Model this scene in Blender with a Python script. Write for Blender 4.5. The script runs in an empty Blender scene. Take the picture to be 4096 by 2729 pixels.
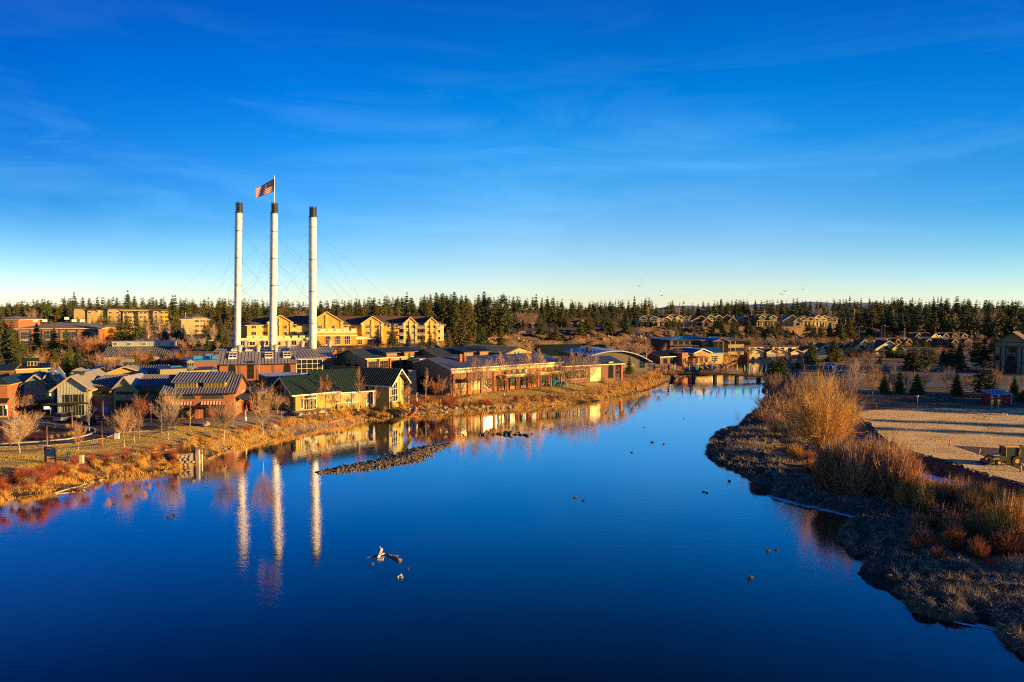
import bpy, math, random
import numpy as np
from mathutils import Vector, Matrix

random.seed(7)
rng = np.random.default_rng(7)
SC = bpy.context.scene
COL = SC.collection
R = math.radians

# ------------------------------------------------------------------ camera
CAMZ, F = 26.0, 2731.0
PITCH = math.atan((1364.5 - 1238) / F)
ROLL = 0.005
fw = Vector((0, math.cos(PITCH), -math.sin(PITCH)))
r0 = Vector((1, 0, 0)); u0 = r0.cross(fw)
rt = r0 * math.cos(ROLL) + u0 * math.sin(ROLL)
up = u0 * math.cos(ROLL) - r0 * math.sin(ROLL)
cam = bpy.data.cameras.new('camera')
cam.sensor_width = 36; cam.lens = 36 * F / 4096
cam.clip_start = 0.5; cam.clip_end = 40000
camo = bpy.data.objects.new('camera', cam); COL.objects.link(camo)
camo.matrix_world = Matrix(((rt.x, up.x, -fw.x, 0), (rt.y, up.y, -fw.y, 0),
                            (rt.z, up.z, -fw.z, CAMZ), (0, 0, 0, 1)))
SC.camera = camo

# ------------------------------------------------------------------ light
SUN_AZ, SUN_EL = R(75), R(8.0)          # azimuth from -Y towards +X
SUN = Vector((math.sin(SUN_AZ) * math.cos(SUN_EL), -math.cos(SUN_AZ) * math.cos(SUN_EL), math.sin(SUN_EL)))
sl = bpy.data.lights.new('sun', 'SUN'); sl.energy = 5.0; sl.angle = R(0.5); sl.color = (1.0, 0.60, 0.19)
so = bpy.data.objects.new('sun', sl); COL.objects.link(so)
so.rotation_euler = SUN.to_track_quat('Z', 'Y').to_euler()
W = bpy.data.worlds.new('World'); SC.world = W; W.use_nodes = True
nt = W.node_tree; nt.nodes.clear()
def wn(t, **k):
    n = nt.nodes.new(t)
    for a, b in k.items(): setattr(n, a, b)
    return n
sky = wn('ShaderNodeTexSky', sky_type='NISHITA', sun_disc=False)
sky.sun_elevation = SUN_EL; sky.sun_rotation = math.atan2(SUN.x, SUN.y)
sky.altitude = 1100; sky.air_density = 1.0; sky.dust_density = 0.3; sky.ozone_density = 3.0
hs = wn('ShaderNodeHueSaturation'); hs.inputs['Saturation'].default_value = 1.0; hs.inputs['Value'].default_value = 1.0
bg = wn('ShaderNodeBackground'); bg.inputs['Strength'].default_value = 0.11
wo = wn('ShaderNodeOutputWorld')
# cirrus streaks: stretched noise on the sky direction
tc = wn('ShaderNodeTexCoord')
mp = wn('ShaderNodeMapping'); mp.inputs['Scale'].default_value = (1.5, 1.5, 8.5); mp.inputs['Rotation'].default_value = (R(3), R(14), 0)
nz = wn('ShaderNodeTexNoise'); nz.inputs['Scale'].default_value = 1.7; nz.inputs['Detail'].default_value = 9; nz.inputs['Roughness'].default_value = .62; nz.inputs['Distortion'].default_value = .9
rp = wn('ShaderNodeValToRGB'); rp.color_ramp.elements[0].position = .46; rp.color_ramp.elements[0].color = (0, 0, 0, 1)
rp.color_ramp.elements[1].position = .78; rp.color_ramp.elements[1].color = (.11, .11, .11, 1)
fad = wn('ShaderNodeValToRGB'); e = fad.color_ramp.elements; e[0].position = 0; e[0].color = (.15, .15, .15, 1); e[1].position = .42; e[1].color = (.03, .03, .03, 1)
for p, c in ((.07, .6), (.13, 1), (.2, .9), (.3, .35)):
    k = e.new(p); k.color = (c, c, c, 1)
mcl = wn('ShaderNodeMath', operation='MULTIPLY')
# deepening of the blue with height above the horizon
sep = wn('ShaderNodeSeparateXYZ')
gr = wn('ShaderNodeValToRGB'); gr.color_ramp.interpolation = 'LINEAR'
GR = [(0.0,(1.08,1.0,1.12)),(.03,(1.02,.96,1.06)),(.064,(.82,.86,.98)),(.103,(.62,.79,.96)),(.16,(.34,.74,1.0)),(.224,(.08,.68,1.05)),(.288,(.0,.58,1.06)),(.396,(0,.42,.96)),(.6,(.0,.17,.50)),(1.0,(.02,.10,.34))]
e = gr.color_ramp.elements
e[0].position, e[0].color = GR[0][0], (*GR[0][1], 1)
e[1].position, e[1].color = GR[-1][0], (*GR[-1][1], 1)
for p, c in GR[1:-1]:
    k = e.new(p); k.color = (*c, 1)
mul = wn('ShaderNodeMix', data_type='RGBA', blend_type='MULTIPLY'); mul.inputs[0].default_value = 1
azr = wn('ShaderNodeValToRGB'); mra = wn('ShaderNodeMapRange'); mra.inputs[1].default_value = -1; mra.inputs[2].default_value = 1
e = azr.color_ramp.elements; e[0].position = 0; e[0].color = (.15, .40, .56, 1); e[1].position = 1; e[1].color = (.62, .8, .9, 1)
for p, c in ((.22, (.14, .42, .60)), (.36, (.45, .74, .88)), (.5, (1, 1, 1)), (.66, (.92, .97, 1)), (.8, (.30, .68, .80))):
    k = e.new(p); k.color = (*c, 1)
mul2 = wn('ShaderNodeMix', data_type='RGBA', blend_type='MULTIPLY'); mul2.inputs[0].default_value = 1
mix = wn('ShaderNodeMix', data_type='RGBA', blend_type='MIX'); mix.inputs[7].default_value = (2.4, 4.9, 7.0, 1)
L = nt.links.new
L(tc.outputs['Generated'], mp.inputs['Vector']); L(mp.outputs[0], nz.inputs['Vector']); L(nz.outputs['Fac'], rp.inputs['Fac'])
L(tc.outputs['Generated'], sep.inputs[0]); L(sep.outputs['Z'], gr.inputs['Fac'])
L(sky.outputs[0], hs.inputs['Color']); L(hs.outputs[0], mul.inputs[6]); L(gr.outputs[0], mul.inputs[7])
L(sep.outputs['X'], mra.inputs[0]); L(mra.outputs[0], azr.inputs[0]); L(mul.outputs[2], mul2.inputs[6]); L(azr.outputs[0], mul2.inputs[7]); mrz = wn('ShaderNodeMapRange'); mrz.inputs[1].default_value = -.02; mrz.inputs[2].default_value = .13; L(sep.outputs['Z'], mrz.inputs[0]); L(mrz.outputs[0], mul2.inputs[0]); L(mul2.outputs[2], mix.inputs[6]); L(rp.outputs[0], mcl.inputs[0]); L(sep.outputs['Z'], fad.inputs[0]); L(fad.outputs[0], mcl.inputs[1]); L(mcl.outputs[0], mix.inputs[0])
L(mix.outputs[2], bg.inputs['Color']); L(bg.outputs[0], wo.inputs['Surface'])

SC.view_settings.view_transform = 'Standard'; SC.view_settings.look = 'None'
SC.view_settings.exposure = 1.4; SC.view_settings.gamma = 1
SC.render.engine = 'CYCLES'
SC.cycles.use_denoising = False; SC.cycles.filter_width = 1.15
SC.cycles.max_bounces = 5; SC.cycles.diffuse_bounces = 2; SC.cycles.glossy_bounces = 3
SC.cycles.transparent_max_bounces = 4; SC.cycles.caustics_reflective = False; SC.cycles.caustics_refractive = False

# ------------------------------------------------------------------ picture measurements -> places
def ray(u, v):
    return rt * ((u - 2048) / F) + up * ((1364.5 - v) / F) + fw
def G(u, v, z=0.0):                      # point of the level z seen at (u, v)
    d = ray(u, v); t = (z - CAMZ) / d.z
    return Vector((d.x * t, d.y * t, z))
def AT(u, v, Y):                         # point at depth Y
    d = ray(u, v); t = Y / d.y
    return Vector((d.x * t, Y, CAMZ + d.z * t))
def HZ(v, x, y):                         # height of row v above the spot (x, y)
    lo, hi = -60.0, 400.0
    for _ in range(40):
        m = (lo + hi) / 2
        q = Vector((x, y, m - CAMZ)); vv = 1364.5 - F * q.dot(up) / q.dot(fw)
        if vv > v: lo = m
        else: hi = m
    return lo

# ------------------------------------------------------------------ materials
def mat(name, c, rough=.8, c2=None, scale=1.0, amt=.5, bump=0, metal=0, spec=.5, kind='noise', coord='Object', brick=None, stretch=None, detail=4):
    m = bpy.data.materials.new(name); m.use_nodes = True
    n = m.node_tree; b = n.nodes['Principled BSDF']
    b.inputs['Base Color'].default_value = (*c, 1); b.inputs['Roughness'].default_value = rough
    b.inputs['Metallic'].default_value = metal; b.inputs['Specular IOR Level'].default_value = spec
    if c2 is None: c2 = tuple(x * .72 for x in c)
    t = n.nodes.new('ShaderNodeTexCoord'); src = t.outputs[coord]
    if stretch:
        q = n.nodes.new('ShaderNodeMapping'); q.inputs['Scale'].default_value = stretch
        n.links.new(src, q.inputs[0]); src = q.outputs[0]
    x = n.nodes.new('ShaderNodeTexNoise'); x.inputs['Scale'].default_value = scale; x.inputs['Detail'].default_value = detail; x.inputs['Roughness'].default_value = .6
    n.links.new(src, x.inputs['Vector'])
    r = n.nodes.new('ShaderNodeValToRGB'); r.color_ramp.elements[0].position = .5 - amt * .4; r.color_ramp.elements[1].position = .5 + amt * .4
    r.color_ramp.elements[0].color = (*c, 1); r.color_ramp.elements[1].color = (*c2, 1)
    n.links.new(x.outputs['Fac'], r.inputs[0]); out = r.outputs[0]
    if brick:
        k = n.nodes.new('ShaderNodeTexBrick'); k.inputs['Scale'].default_value = 1; k.inputs['Brick Width'].default_value = brick[0]; k.inputs['Row Height'].default_value = brick[1]
        k.inputs['Mortar Size'].default_value = brick[2]; k.inputs['Mortar'].default_value = (*brick[3], 1)
        q = n.nodes.new('ShaderNodeMapping'); q.inputs['Rotation'].default_value = (R(90), 0, 0); n.links.new(t.outputs['Object'], q.inputs[0])
        n.links.new(q.outputs[0], k.inputs['Vector'])
        n.links.new(out, k.inputs['Color1'])
        d = n.nodes.new('ShaderNodeMix'); d.data_type = 'RGBA'; d.blend_type = 'MULTIPLY'; d.inputs[0].default_value = 1; d.inputs[7].default_value = (.8, .75, .72, 1)
        n.links.new(out, d.inputs[6]); n.links.new(d.outputs[2], k.inputs['Color2']); out = k.outputs['Color']
    n.links.new(out, b.inputs['Base Color'])
    if bump:
        bp = n.nodes.new('ShaderNodeBump'); bp.inputs['Strength'].default_value = min(1, bump); bp.inputs['Distance'].default_value = .3 if bump <= 1 else bump
        n.links.new(x.outputs['Fac'], bp.inputs['Height']); n.links.new(bp.outputs[0], b.inputs['Normal'])
    return m

M = {}
def D(k, *a, **kw): M[k] = mat(k, *a, **kw)
D('brick', (.40, .125, .036), .9, (.28, .085, .028), .5, .6, brick=(.24, .08, .008, (.28, .16, .10)))
D('brick_tan', (.40, .185, .07), .9, (.28, .12, .045), .5, .6, brick=(.24, .08, .008, (.3, .18, .1)))
D('brick_dark', (.22, .085, .05), .9, (.15, .06, .04), .6, .6, brick=(.24, .08, .008, (.2, .13, .1)))
D('stucco', (.68, .33, .035), .9, (.60, .29, .03), .3, .6)
D('stucco_pale', (.74, .46, .10), .9, (.66, .40, .085), .3, .6)
D('stucco_tan', (.42, .33, .17), .9, (.36, .28, .14), .2, .6)
D('stucco_olive', (.27, .24, .12), .9, (.22, .2, .1), .2, .6)
D('cream', (.80, .66, .32), .85, (.70, .57, .27), .3, .6)
D('white_trim', (.78, .74, .64), .6, (.68, .63, .54), .8)
D('siding_yellow', (.40, .29, .05), .8, (.30, .22, .035), .6, .7)
D('panel_olive', (.12, .105, .06), .8, (.09, .08, .045), .5, .7)
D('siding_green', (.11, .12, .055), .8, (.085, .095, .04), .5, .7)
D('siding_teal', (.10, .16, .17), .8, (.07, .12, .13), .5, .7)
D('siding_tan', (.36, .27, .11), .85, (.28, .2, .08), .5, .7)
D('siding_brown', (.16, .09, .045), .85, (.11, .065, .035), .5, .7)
D('wood', (.30, .15, .05), .75, (.2, .095, .035), 1.2, .7)
D('pier_dark', (.05, .045, .042), .8)
D('wood_dark', (.055, .035, .022), .8, (.035, .022, .015), 1.2, .7)
D('metal_grey', (.27, .26, .26), .6, (.21, .205, .21), .4, .8)
D('metal_blue', (.09, .11, .17), .55, (.07, .085, .14), .3, .8)
D('metal_green', (.014, .034, .026), .5, (.010, .026, .020), .3, .8)
D('seam_green', (.06, .095, .06), .6)  # sunlit seams painted in, lighter than the roof green
D('metal_slate', (.075, .10, .12), .5, (.055, .075, .09), .3, .8)
D('metal_brightblue', (.03, .19, .42), .4, (.025, .15, .35), .3, .8, metal=.2)
D('metal_frost', (.42, .44, .50), .5, (.30, .34, .42), .6, .8, metal=.2)
D('metal_dark', (.04, .04, .045), .5, (.028, .028, .03), 1, .6, metal=.5)
D('corrugated', (.42, .42, .30), .5, (.33, .34, .25), .5, .7, metal=.2)
D('shingle', (.15, .085, .045), .9, (.07, .045, .032), 1.5, .8)
D('shingle_grey', (.17, .15, .14), .9, (.13, .115, .105), .8, .7)
D('stack_paint', (.80, .78, .75), .45, (.64, .60, .54), .5, .7, stretch=(1, 1, .15))
D('mesh_black', (.03, .03, .035), .6)
D('concrete', (.42, .38, .31), .9, (.33, .3, .25), .5, .7, bump=.15)
D('stone', (.36, .29, .20), .9, (.22, .18, .13), 1.2, .8, bump=.5)
D('stone_dark', (.13, .11, .09), .9, (.08, .07, .06), 1.2, .8, bump=.5)
D('gravel', (.22, .17, .12), .9, (.04, .034, .028), 3.5, .6, bump=.3)
D('asphalt', (.055, .055, .058), .9, (.04, .04, .043), .3, .7, bump=.1)
D('paving', (.22, .17, .13), .9, (.17, .13, .10), .5, .7)
D('lawn', (.55, .36, .11), .95, (.22, .175, .05), .45, .9)
D('field_grass', (.82, .60, .26), .95, (.62, .44, .18), .10, .7, detail=9)
D('tussock_core', (.10, .078, .05), .95, (.045, .035, .022), .6, .8)  # core colour darkened for the self-shadow inside each tussock
D('snow', (.80, .84, .90), .7, (.7, .76, .85), 1.5, .6, bump=.3)
D('bark', (.16, .10, .065), .9, (.09, .06, .04), 3, .8)
D('bark_pale', (.62, .54, .42), .8, (.42, .35, .27), 2, .7)
D('twig', (.33, .22, .14), .85, (.24, .15, .09), 1, .8)
D('twig_red', (.42, .17, .065), .85, (.27, .085, .03), 1, .8)
D('twig_gold', (.70, .42, .10), .85, (.48, .26, .055), .25, .8)
D('twig_pink', (.50, .30, .16), .85, (.33, .18, .09), .6, .8)
D('twig_pale', (.50, .38, .25), .85, (.38, .28, .18), .6, .8)
D('needle', (.085, .095, .026), .85, (.045, .06, .02), .6, .8)
D('needle_gold', (.16, .13, .026), .85, (.095, .085, .02), .6, .8)
D('needle_green', (.095, .125, .02), .85, (.05, .08, .016), .6, .8)
D('needle_blue', (.085, .11, .085), .85, (.05, .07, .05), .6, .8)
D('grass_gold', (.70, .40, .08), .9, (.44, .22, .04), .3, .9)
D('grass_dull', (.46, .36, .23), .9, (.28, .22, .14), .25, .9)
D('reed', (.50, .42, .30), .9, (.19, .16, .11), .3, .9)
D('shrub_red', (.40, .085, .03), .9, (.22, .05, .02), .5, .8)
D('shrub_gold', (.42, .22, .06), .9, (.28, .14, .045), .5, .8)
D('leaf_olive', (.16, .13, .035), .9, (.1, .08, .025), .6, .8)
D('earth', (.075, .045, .03), .95, (.045, .03, .02), 1, .8, bump=.5)
D('red_paint', (.32, .02, .015), .6, (.25, .016, .012), 1)
D('orange_paint', (.75, .10, .02), .6)
D('white_paint', (.8, .8, .8), .5)
D('blue_paint', (.03, .16, .55), .5)
D('teal_paint', (.03, .30, .35), .5)
D('green_paint', (.03, .30, .07), .5)
D('black_paint', (.02, .02, .022), .45)
D('yellow_paint', (.80, .48, .02), .45)
D('tyre', (.02, .02, .02), .9)
D('cloth_purple', (.13, .03, .42), .8); D('cloth_blue', (.02, .10, .55), .8); D('cloth_green', (.10, .48, .32), .8)
D('cloth_red', (.60, .06, .03), .8); D('cloth_cream', (.72, .62, .42), .8); D('canopy_red', (.25, .015, .02), .8)
D('bird_dark', (.03, .025, .02), .8); D('bird_pale', (.55, .45, .35), .8)
D('car_silver', (.45, .44, .42), .3, metal=.5); D('car_blue', (.10, .22, .36), .3, metal=.3); D('car_dark', (.02, .025, .04), .25); D('car_white', (.7, .72, .75), .3)
D('glass', (.012, .016, .022), .06, (.02, .026, .034), .3); D('glass_green', (.05, .07, .055), .12, (.035, .05, .04), .3)
D('blind', (.46, .36, .15), .7, (.40, .31, .13), .3)
def emis(name, c, s):
    m = bpy.data.materials.new(name); m.use_nodes = True; b = m.node_tree.nodes['Principled BSDF']
    b.inputs['Base Color'].default_value = (*c, 1); b.inputs['Emission Color'].default_value = (*c, 1); b.inputs['Emission Strength'].default_value = s; M[name] = m
emis('lamp_warm', (1, .62, .18), 2.2)

# water
def water_mat():
    m = bpy.data.materials.new('water'); m.use_nodes = True; n = m.node_tree; n.nodes.clear()
    out = n.nodes.new('ShaderNodeOutputMaterial'); mx = n.nodes.new('ShaderNodeMixShader'); df = n.nodes.new('ShaderNodeBsdfDiffuse'); b = n.nodes.new('ShaderNodeBsdfGlossy')
    df.inputs['Color'].default_value = (.0, .003, .012, 1); b.inputs['Roughness'].default_value = .012; b.inputs['Color'].default_value = (1, 1, 1, 1)
    lw = n.nodes.new('ShaderNodeLayerWeight'); lw.inputs['Blend'].default_value = .5; fr = n.nodes.new('ShaderNodeValToRGB'); e = fr.color_ramp.elements   # reflectance by viewing angle
    e[0].position = 0; e[0].color = (.02, .02, .02, 1); e[1].position = 1; e[1].color = (1, 1, 1, 1)
    for p_, c_ in ((.30, .03), (.50, .06), (.58, .17), (.65, .32), (.741, .57), (.826, .84), (.90, .96)):
        k = e.new(p_); k.color = (c_, c_, c_, 1)
    n.links.new(lw.outputs['Facing'], fr.inputs[0]); n.links.new(fr.outputs[0], mx.inputs[0]); n.links.new(df.outputs[0], mx.inputs[1]); n.links.new(b.outputs[0], mx.inputs[2]); n.links.new(mx.outputs[0], out.inputs['Surface'])
    t = n.nodes.new('ShaderNodeTexCoord')
    def layer(sc, stretch, rot):
        q = n.nodes.new('ShaderNodeMapping'); q.inputs['Scale'].default_value = stretch; q.inputs['Rotation'].default_value = (0, 0, rot)
        x = n.nodes.new('ShaderNodeTexNoise'); x.inputs['Scale'].default_value = sc; x.inputs['Detail'].default_value = 3
        n.links.new(t.outputs['Object'], q.inputs[0]); n.links.new(q.outputs[0], x.inputs[0]); return x.outputs['Fac']
    a = layer(.55, (1, 2.0, 1), .2); c = layer(4.0, (1, 1.6, 1), -.3)
    mask = layer(.018, (1, 2.2, 1), .6)
    mr = n.nodes.new('ShaderNodeMapRange'); mr.inputs[1].default_value = .42; mr.inputs[2].default_value = .68; mr.inputs[3].default_value = .25; mr.inputs[4].default_value = 1.0
    n.links.new(mask, mr.inputs[0])
    mr2 = n.nodes.new('ShaderNodeMapRange'); mr2.inputs[1].default_value = .46; mr2.inputs[2].default_value = .66; mr2.inputs[3].default_value = .006; mr2.inputs[4].default_value = .07
    n.links.new(layer(.03, (.6, 2.6, 1), .25), mr2.inputs[0]); n.links.new(mr2.outputs[0], b.inputs['Roughness'])
    m1 = n.nodes.new('ShaderNodeMath'); m1.operation = 'MULTIPLY'; m1.inputs[1].default_value = .55; n.links.new(c, m1.inputs[0])
    ad = n.nodes.new('ShaderNodeMath'); ad.operation = 'ADD'; n.links.new(a, ad.inputs[0]); n.links.new(m1.outputs[0], ad.inputs[1])
    m2 = n.nodes.new('ShaderNodeMath'); m2.operation = 'MULTIPLY'; n.links.new(ad.outputs[0], m2.inputs[0]); n.links.new(mr.outputs[0], m2.inputs[1])
    bp = n.nodes.new('ShaderNodeBump'); bp.inputs['Strength'].default_value = .6; bp.inputs['Distance'].default_value = .027
    n.links.new(m2.outputs[0], bp.inputs['Height']); n.links.new(bp.outputs[0], b.inputs['Normal'])
    M['water'] = m
water_mat()

# ------------------------------------------------------------------ mesh building
class MB:
    def __init__(s): s.v = []; s.f = []; s.g = []
    def add(s, vs, fs):
        o = len(s.v); s.g.append((o, len(s.f))); s.v += [tuple(p) for p in vs]; s.f += [tuple(i + o for i in q) for q in fs]; return s
    def box(s, x0, x1, y0, y1, z0, z1):
        return s.add([(x0, y0, z0), (x1, y0, z0), (x1, y1, z0), (x0, y1, z0), (x0, y0, z1), (x1, y0, z1), (x1, y1, z1), (x0, y1, z1)],
                     [(0, 3, 2, 1), (4, 5, 6, 7), (0, 1, 5, 4), (1, 2, 6, 5), (2, 3, 7, 6), (3, 0, 4, 7)])
    def bar(s, a, b, w, h=None):
        h = h or w; a = Vector(a); b = Vector(b); d = (b - a).normalized()
        x = d.cross(Vector((0, 0, 1)));
        if x.length < 1e-3: x = Vector((1, 0, 0))
        x.normalize(); y = x.cross(d); x = x * w / 2; y = y * h / 2
        vs = [a - x - y, a + x - y, a + x + y, a - x + y, b - x - y, b + x - y, b + x + y, b - x + y]
        return s.add(vs, [(0, 3, 2, 1), (4, 5, 6, 7), (0, 1, 5, 4), (1, 2, 6, 5), (2, 3, 7, 6), (3, 0, 4, 7)])
    def tube(s, a, b, r0, r1=None, n=8, cap=True):
        r1 = r0 if r1 is None else r1; a = Vector(a); b = Vector(b); d = (b - a).normalized()
        x = d.cross(Vector((0, 0, 1)));
        if x.length < 1e-3: x = Vector((1, 0, 0))
        x.normalize(); y = d.cross(x); vs = []
        for c, r in ((a, r0), (b, r1)):
            for i in range(n):
                t = 2 * math.pi * i / n; vs.append(c + x * (r * math.cos(t)) + y * (r * math.sin(t)))
        fs = [(i, (i + 1) % n, n + (i + 1) % n, n + i) for i in range(n)]
        if cap: fs += [tuple(range(n - 1, -1, -1)), tuple(range(n, 2 * n))]
        return s.add(vs, fs)
    def lathe(s, prof, n=12, c=(0, 0, 0)):
        vs = []; m = len(prof)
        for r, z in prof:
            for i in range(n):
                t = 2 * math.pi * i / n; vs.append((c[0] + r * math.cos(t), c[1] + r * math.sin(t), c[2] + z))
        fs = [(k * n + i, k * n + (i + 1) % n, (k + 1) * n + (i + 1) % n, (k + 1) * n + i) for k in range(m - 1) for i in range(n)]
        fs += [tuple(range(n - 1, -1, -1)), tuple(range((m - 1) * n, m * n))]
        return s.add(vs, fs)
    def prism(s, poly, y0, y1, axis='y'):            # outline in (x, z) pushed along y, or (y, z) along x, or (x, y) along z
        def P(p, t):
            return (p[0], t, p[1]) if axis == 'y' else ((t, p[0], p[1]) if axis == 'x' else (p[0], p[1], t))
        n = len(poly); vs = [P(p, y0) for p in poly] + [P(p, y1) for p in poly]
        return s.add(vs, [tuple(range(n)), tuple(range(2 * n - 1, n - 1, -1))] + [(i, i + n, (i + 1) % n + n, (i + 1) % n) for i in range(n)])
    def slab(s, q, t):                               # four corners of the top face, thickness below
        q = [Vector(p) for p in q]; nn = (q[1] - q[0]).cross(q[3] - q[0]).normalized()
        if nn.z < 0: nn = -nn
        return s.add(q + [p - nn * t for p in q], [(0, 1, 2, 3), (7, 6, 5, 4), (0, 4, 5, 1), (1, 5, 6, 2), (2, 6, 7, 3), (3, 7, 4, 0)])
    def build(s, name, m, parent=None, smooth=False):
        me = bpy.data.meshes.new(name); me.from_pydata(s.v, [], s.f); me.materials.append(M[m] if isinstance(m, str) else m); me.update()
        if smooth:
            me.polygons.foreach_set('use_smooth', [True] * len(me.polygons))
        return link(name, me, parent)
def split(mb):                                            # every added piece as a mesh of its own
    out = []; g = mb.g + [(len(mb.v), len(mb.f))]
    for (a, i), (b, j) in zip(g[:-1], g[1:]):
        m = MB(); m.v = mb.v[a:b]; m.f = [tuple(k - a for k in q) for q in mb.f[i:j]]; out.append(m)
    return out
def link(name, me, parent=None, loc=(0, 0, 0), rz=0):
    o = bpy.data.objects.new(name, me); COL.objects.link(o); o.location = loc; o.rotation_euler = (0, 0, rz)
    if parent: o.parent = parent
    return o
def tag(o, label=None, cat=None, group=None, kind=None):
    if label: o['label'] = label
    if cat: o['category'] = cat
    if group: o['group'] = group
    if kind: o['kind'] = kind
    return o
def empty(name, loc, rz, label, cat, group=None):
    o = bpy.data.objects.new(name, None); COL.objects.link(o); o.location = loc; o.rotation_euler = (0, 0, rz); o.empty_display_size = .1
    return tag(o, label, cat, group)
KIDS = {}
def kids(o):
    return [c for c in bpy.data.objects if c.parent == o]
def copy_tree(o, ch=None, parent=None):
    c = o.copy(); COL.objects.link(c); c.parent = parent
    for k, sub in (ch if ch is not None else tree(o)): copy_tree(k, sub, c)
    return c
def tree(o): return [(k, tree(k)) for k in kids(o)]
def npmesh(name, V, T, m, smooth=False, midx=None):           # vertices (n,3), triangles (m,3)
    V = np.asarray(V, np.float32); T = np.asarray(T, np.int32); me = bpy.data.meshes.new(name)
    k = T.shape[1]
    me.vertices.add(len(V)); me.vertices.foreach_set('co', V.ravel())
    me.loops.add(T.size); me.loops.foreach_set('vertex_index', T.ravel())
    me.polygons.add(len(T)); me.polygons.foreach_set('loop_start', np.arange(0, T.size, k, dtype=np.int32))
    try: me.polygons.foreach_set('loop_total', np.full(len(T), k, np.int32))
    except Exception: pass
    for x in (m if isinstance(m, (list, tuple)) else [m]): me.materials.append(M[x])
    if midx is not None: me.polygons.foreach_set('material_index', np.asarray(midx, np.int32))
    if smooth: me.polygons.foreach_set('use_smooth', np.ones(len(T), bool))
    me.update(calc_edges=True); return me
def blades(base, dirs, ln, wd):                               # thin pointed blades, one triangle each
    n = len(base); d = dirs / np.linalg.norm(dirs, axis=1, keepdims=True)
    s = np.cross(d, rng.normal(size=(n, 3))); s /= np.linalg.norm(s, axis=1, keepdims=True) + 1e-9
    w = (np.ones(n) * wd)[:, None] / 2; tip = base + d * (np.ones(n) * ln)[:, None]
    V = np.stack([base - s * w, base + s * w, tip], 1).reshape(-1, 3)
    return V, np.arange(3 * n).reshape(-1, 3)
def merge(parts):
    V = []; T = []; o = 0
    for v, t in parts: V.append(v); T.append(t + o); o += len(v)
    return np.concatenate(V), np.concatenate(T)

# grass relief: fine upright blades catch a low sun, given to the lawns as bump of real height
def grassy(name, d=.10, sc=7.0):
    n = M[name].node_tree; b = n.nodes['Principled BSDF']; t = n.nodes.new('ShaderNodeTexCoord')
    x = n.nodes.new('ShaderNodeTexNoise'); x.inputs['Scale'].default_value = sc; x.inputs['Detail'].default_value = 4; n.links.new(t.outputs['Object'], x.inputs[0])
    bp = n.nodes.new('ShaderNodeBump'); bp.inputs['Strength'].default_value = 1; bp.inputs['Distance'].default_value = d
    n.links.new(x.outputs['Fac'], bp.inputs['Height']); n.links.new(bp.outputs[0], b.inputs['Normal'])
grassy('lawn', .5, 4.0); grassy('field_grass', .22, 9.0)
D('lawn_blade', (.54, .38, .10), .9, (.26, .22, .06), .12, .8); D('field_blade', (.86, .64, .30), .9, (.70, .50, .21), .10, .7)
# ------------------------------------------------------------------ river outline and terrain
LS = [(0,2012),(77,1988),(191,1973),(329,1938),(398,1921),(497,1907),(600,1893),(689,1879),(780,1860),(801,1847),(896,1811),(920,1794),(1042,1770),(1110,1756),(1178,1742),(1280,1719),(1399,1698),(1472,1680),(1580,1667),(1676,1659),(1778,1654),(1880,1649),(2000,1638),(2120,1632),(2238,1624),(2330,1612),(2408,1603),(2476,1587),(2561,1569),(2600,1556),(2640,1540),(2700,1512),(2740,1490),(2810,1478),(2889,1468),(2930,1448),(3000,1430),(3090,1415)]
RS = [(3160,1440),(3070,1458),(3046,1484),(3075,1520),(3060,1545),(3044,1565),(3062,1585),(3058,1615),(3032,1645),(2985,1674),(2962,1708),(2905,1724),(2862,1750),(2846,1778),(2828,1822),(2844,1845),(2890,1865),(2968,1880),(3010,1918),(3024,1978),(3098,1986),(3175,2009),(3270,2028),(3366,2051),(3440,2070),(3420,2090),(3377,2124),(3374,2192),(3424,2232),(3462,2250),(3434,2292),(3478,2343),(3552,2372),(3652,2418),(3702,2458),(3792,2478),(3901,2493),(4020,2518),(4048,2566),(4090,2604)]
lsw = [G(u, v).xy for u, v in LS]; rsw = [G(u, v).xy for u, v in RS]
RIVER = [(-150, -200), (-140, 20), (-108, 66)] + [tuple(p) for p in lsw] + [(240, 470), (250, 455)] + [tuple(p) for p in rsw] + [(46, 44), (58, 20), (70, -200)]
def sdf(P, poly):                         # signed distance, positive inside
    P = np.asarray(P, float); A = np.array(poly, float); B = np.roll(A, -1, 0)
    dmin = np.full(len(P), 1e18); ins = np.zeros(len(P), bool)
    for a, b in zip(A, B):
        e = b - a; w = P - a; t = np.clip((w @ e) / (e @ e + 1e-12), 0, 1); q = w - t[:, None] * e
        dmin = np.minimum(dmin, (q * q).sum(1))
        c = (a[1] > P[:, 1]) != (b[1] > P[:, 1])
        with np.errstate(divide='ignore', invalid='ignore'):
            xi = (b[0] - a[0]) * (P[:, 1] - a[1]) / (b[1] - a[1] + 1e-12) + a[0]
        ins ^= c & (P[:, 0] < xi)
    d = np.sqrt(dmin); return np.where(ins, d, -d)
FE = [(3400,1640),(3407,1668),(3468,1694),(3503,1736),(3541,1766),(3602,1804),(3679,1825),(3793,1854),(3870,1881),(3946,1905),(4096,1942),(4260,1985)]
FIELD = [tuple(G(u, v, 3.0).xy) for u, v in FE] + [(230, 60), (260, 300), (150, 330), (110, 262), (93, 215)]
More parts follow.
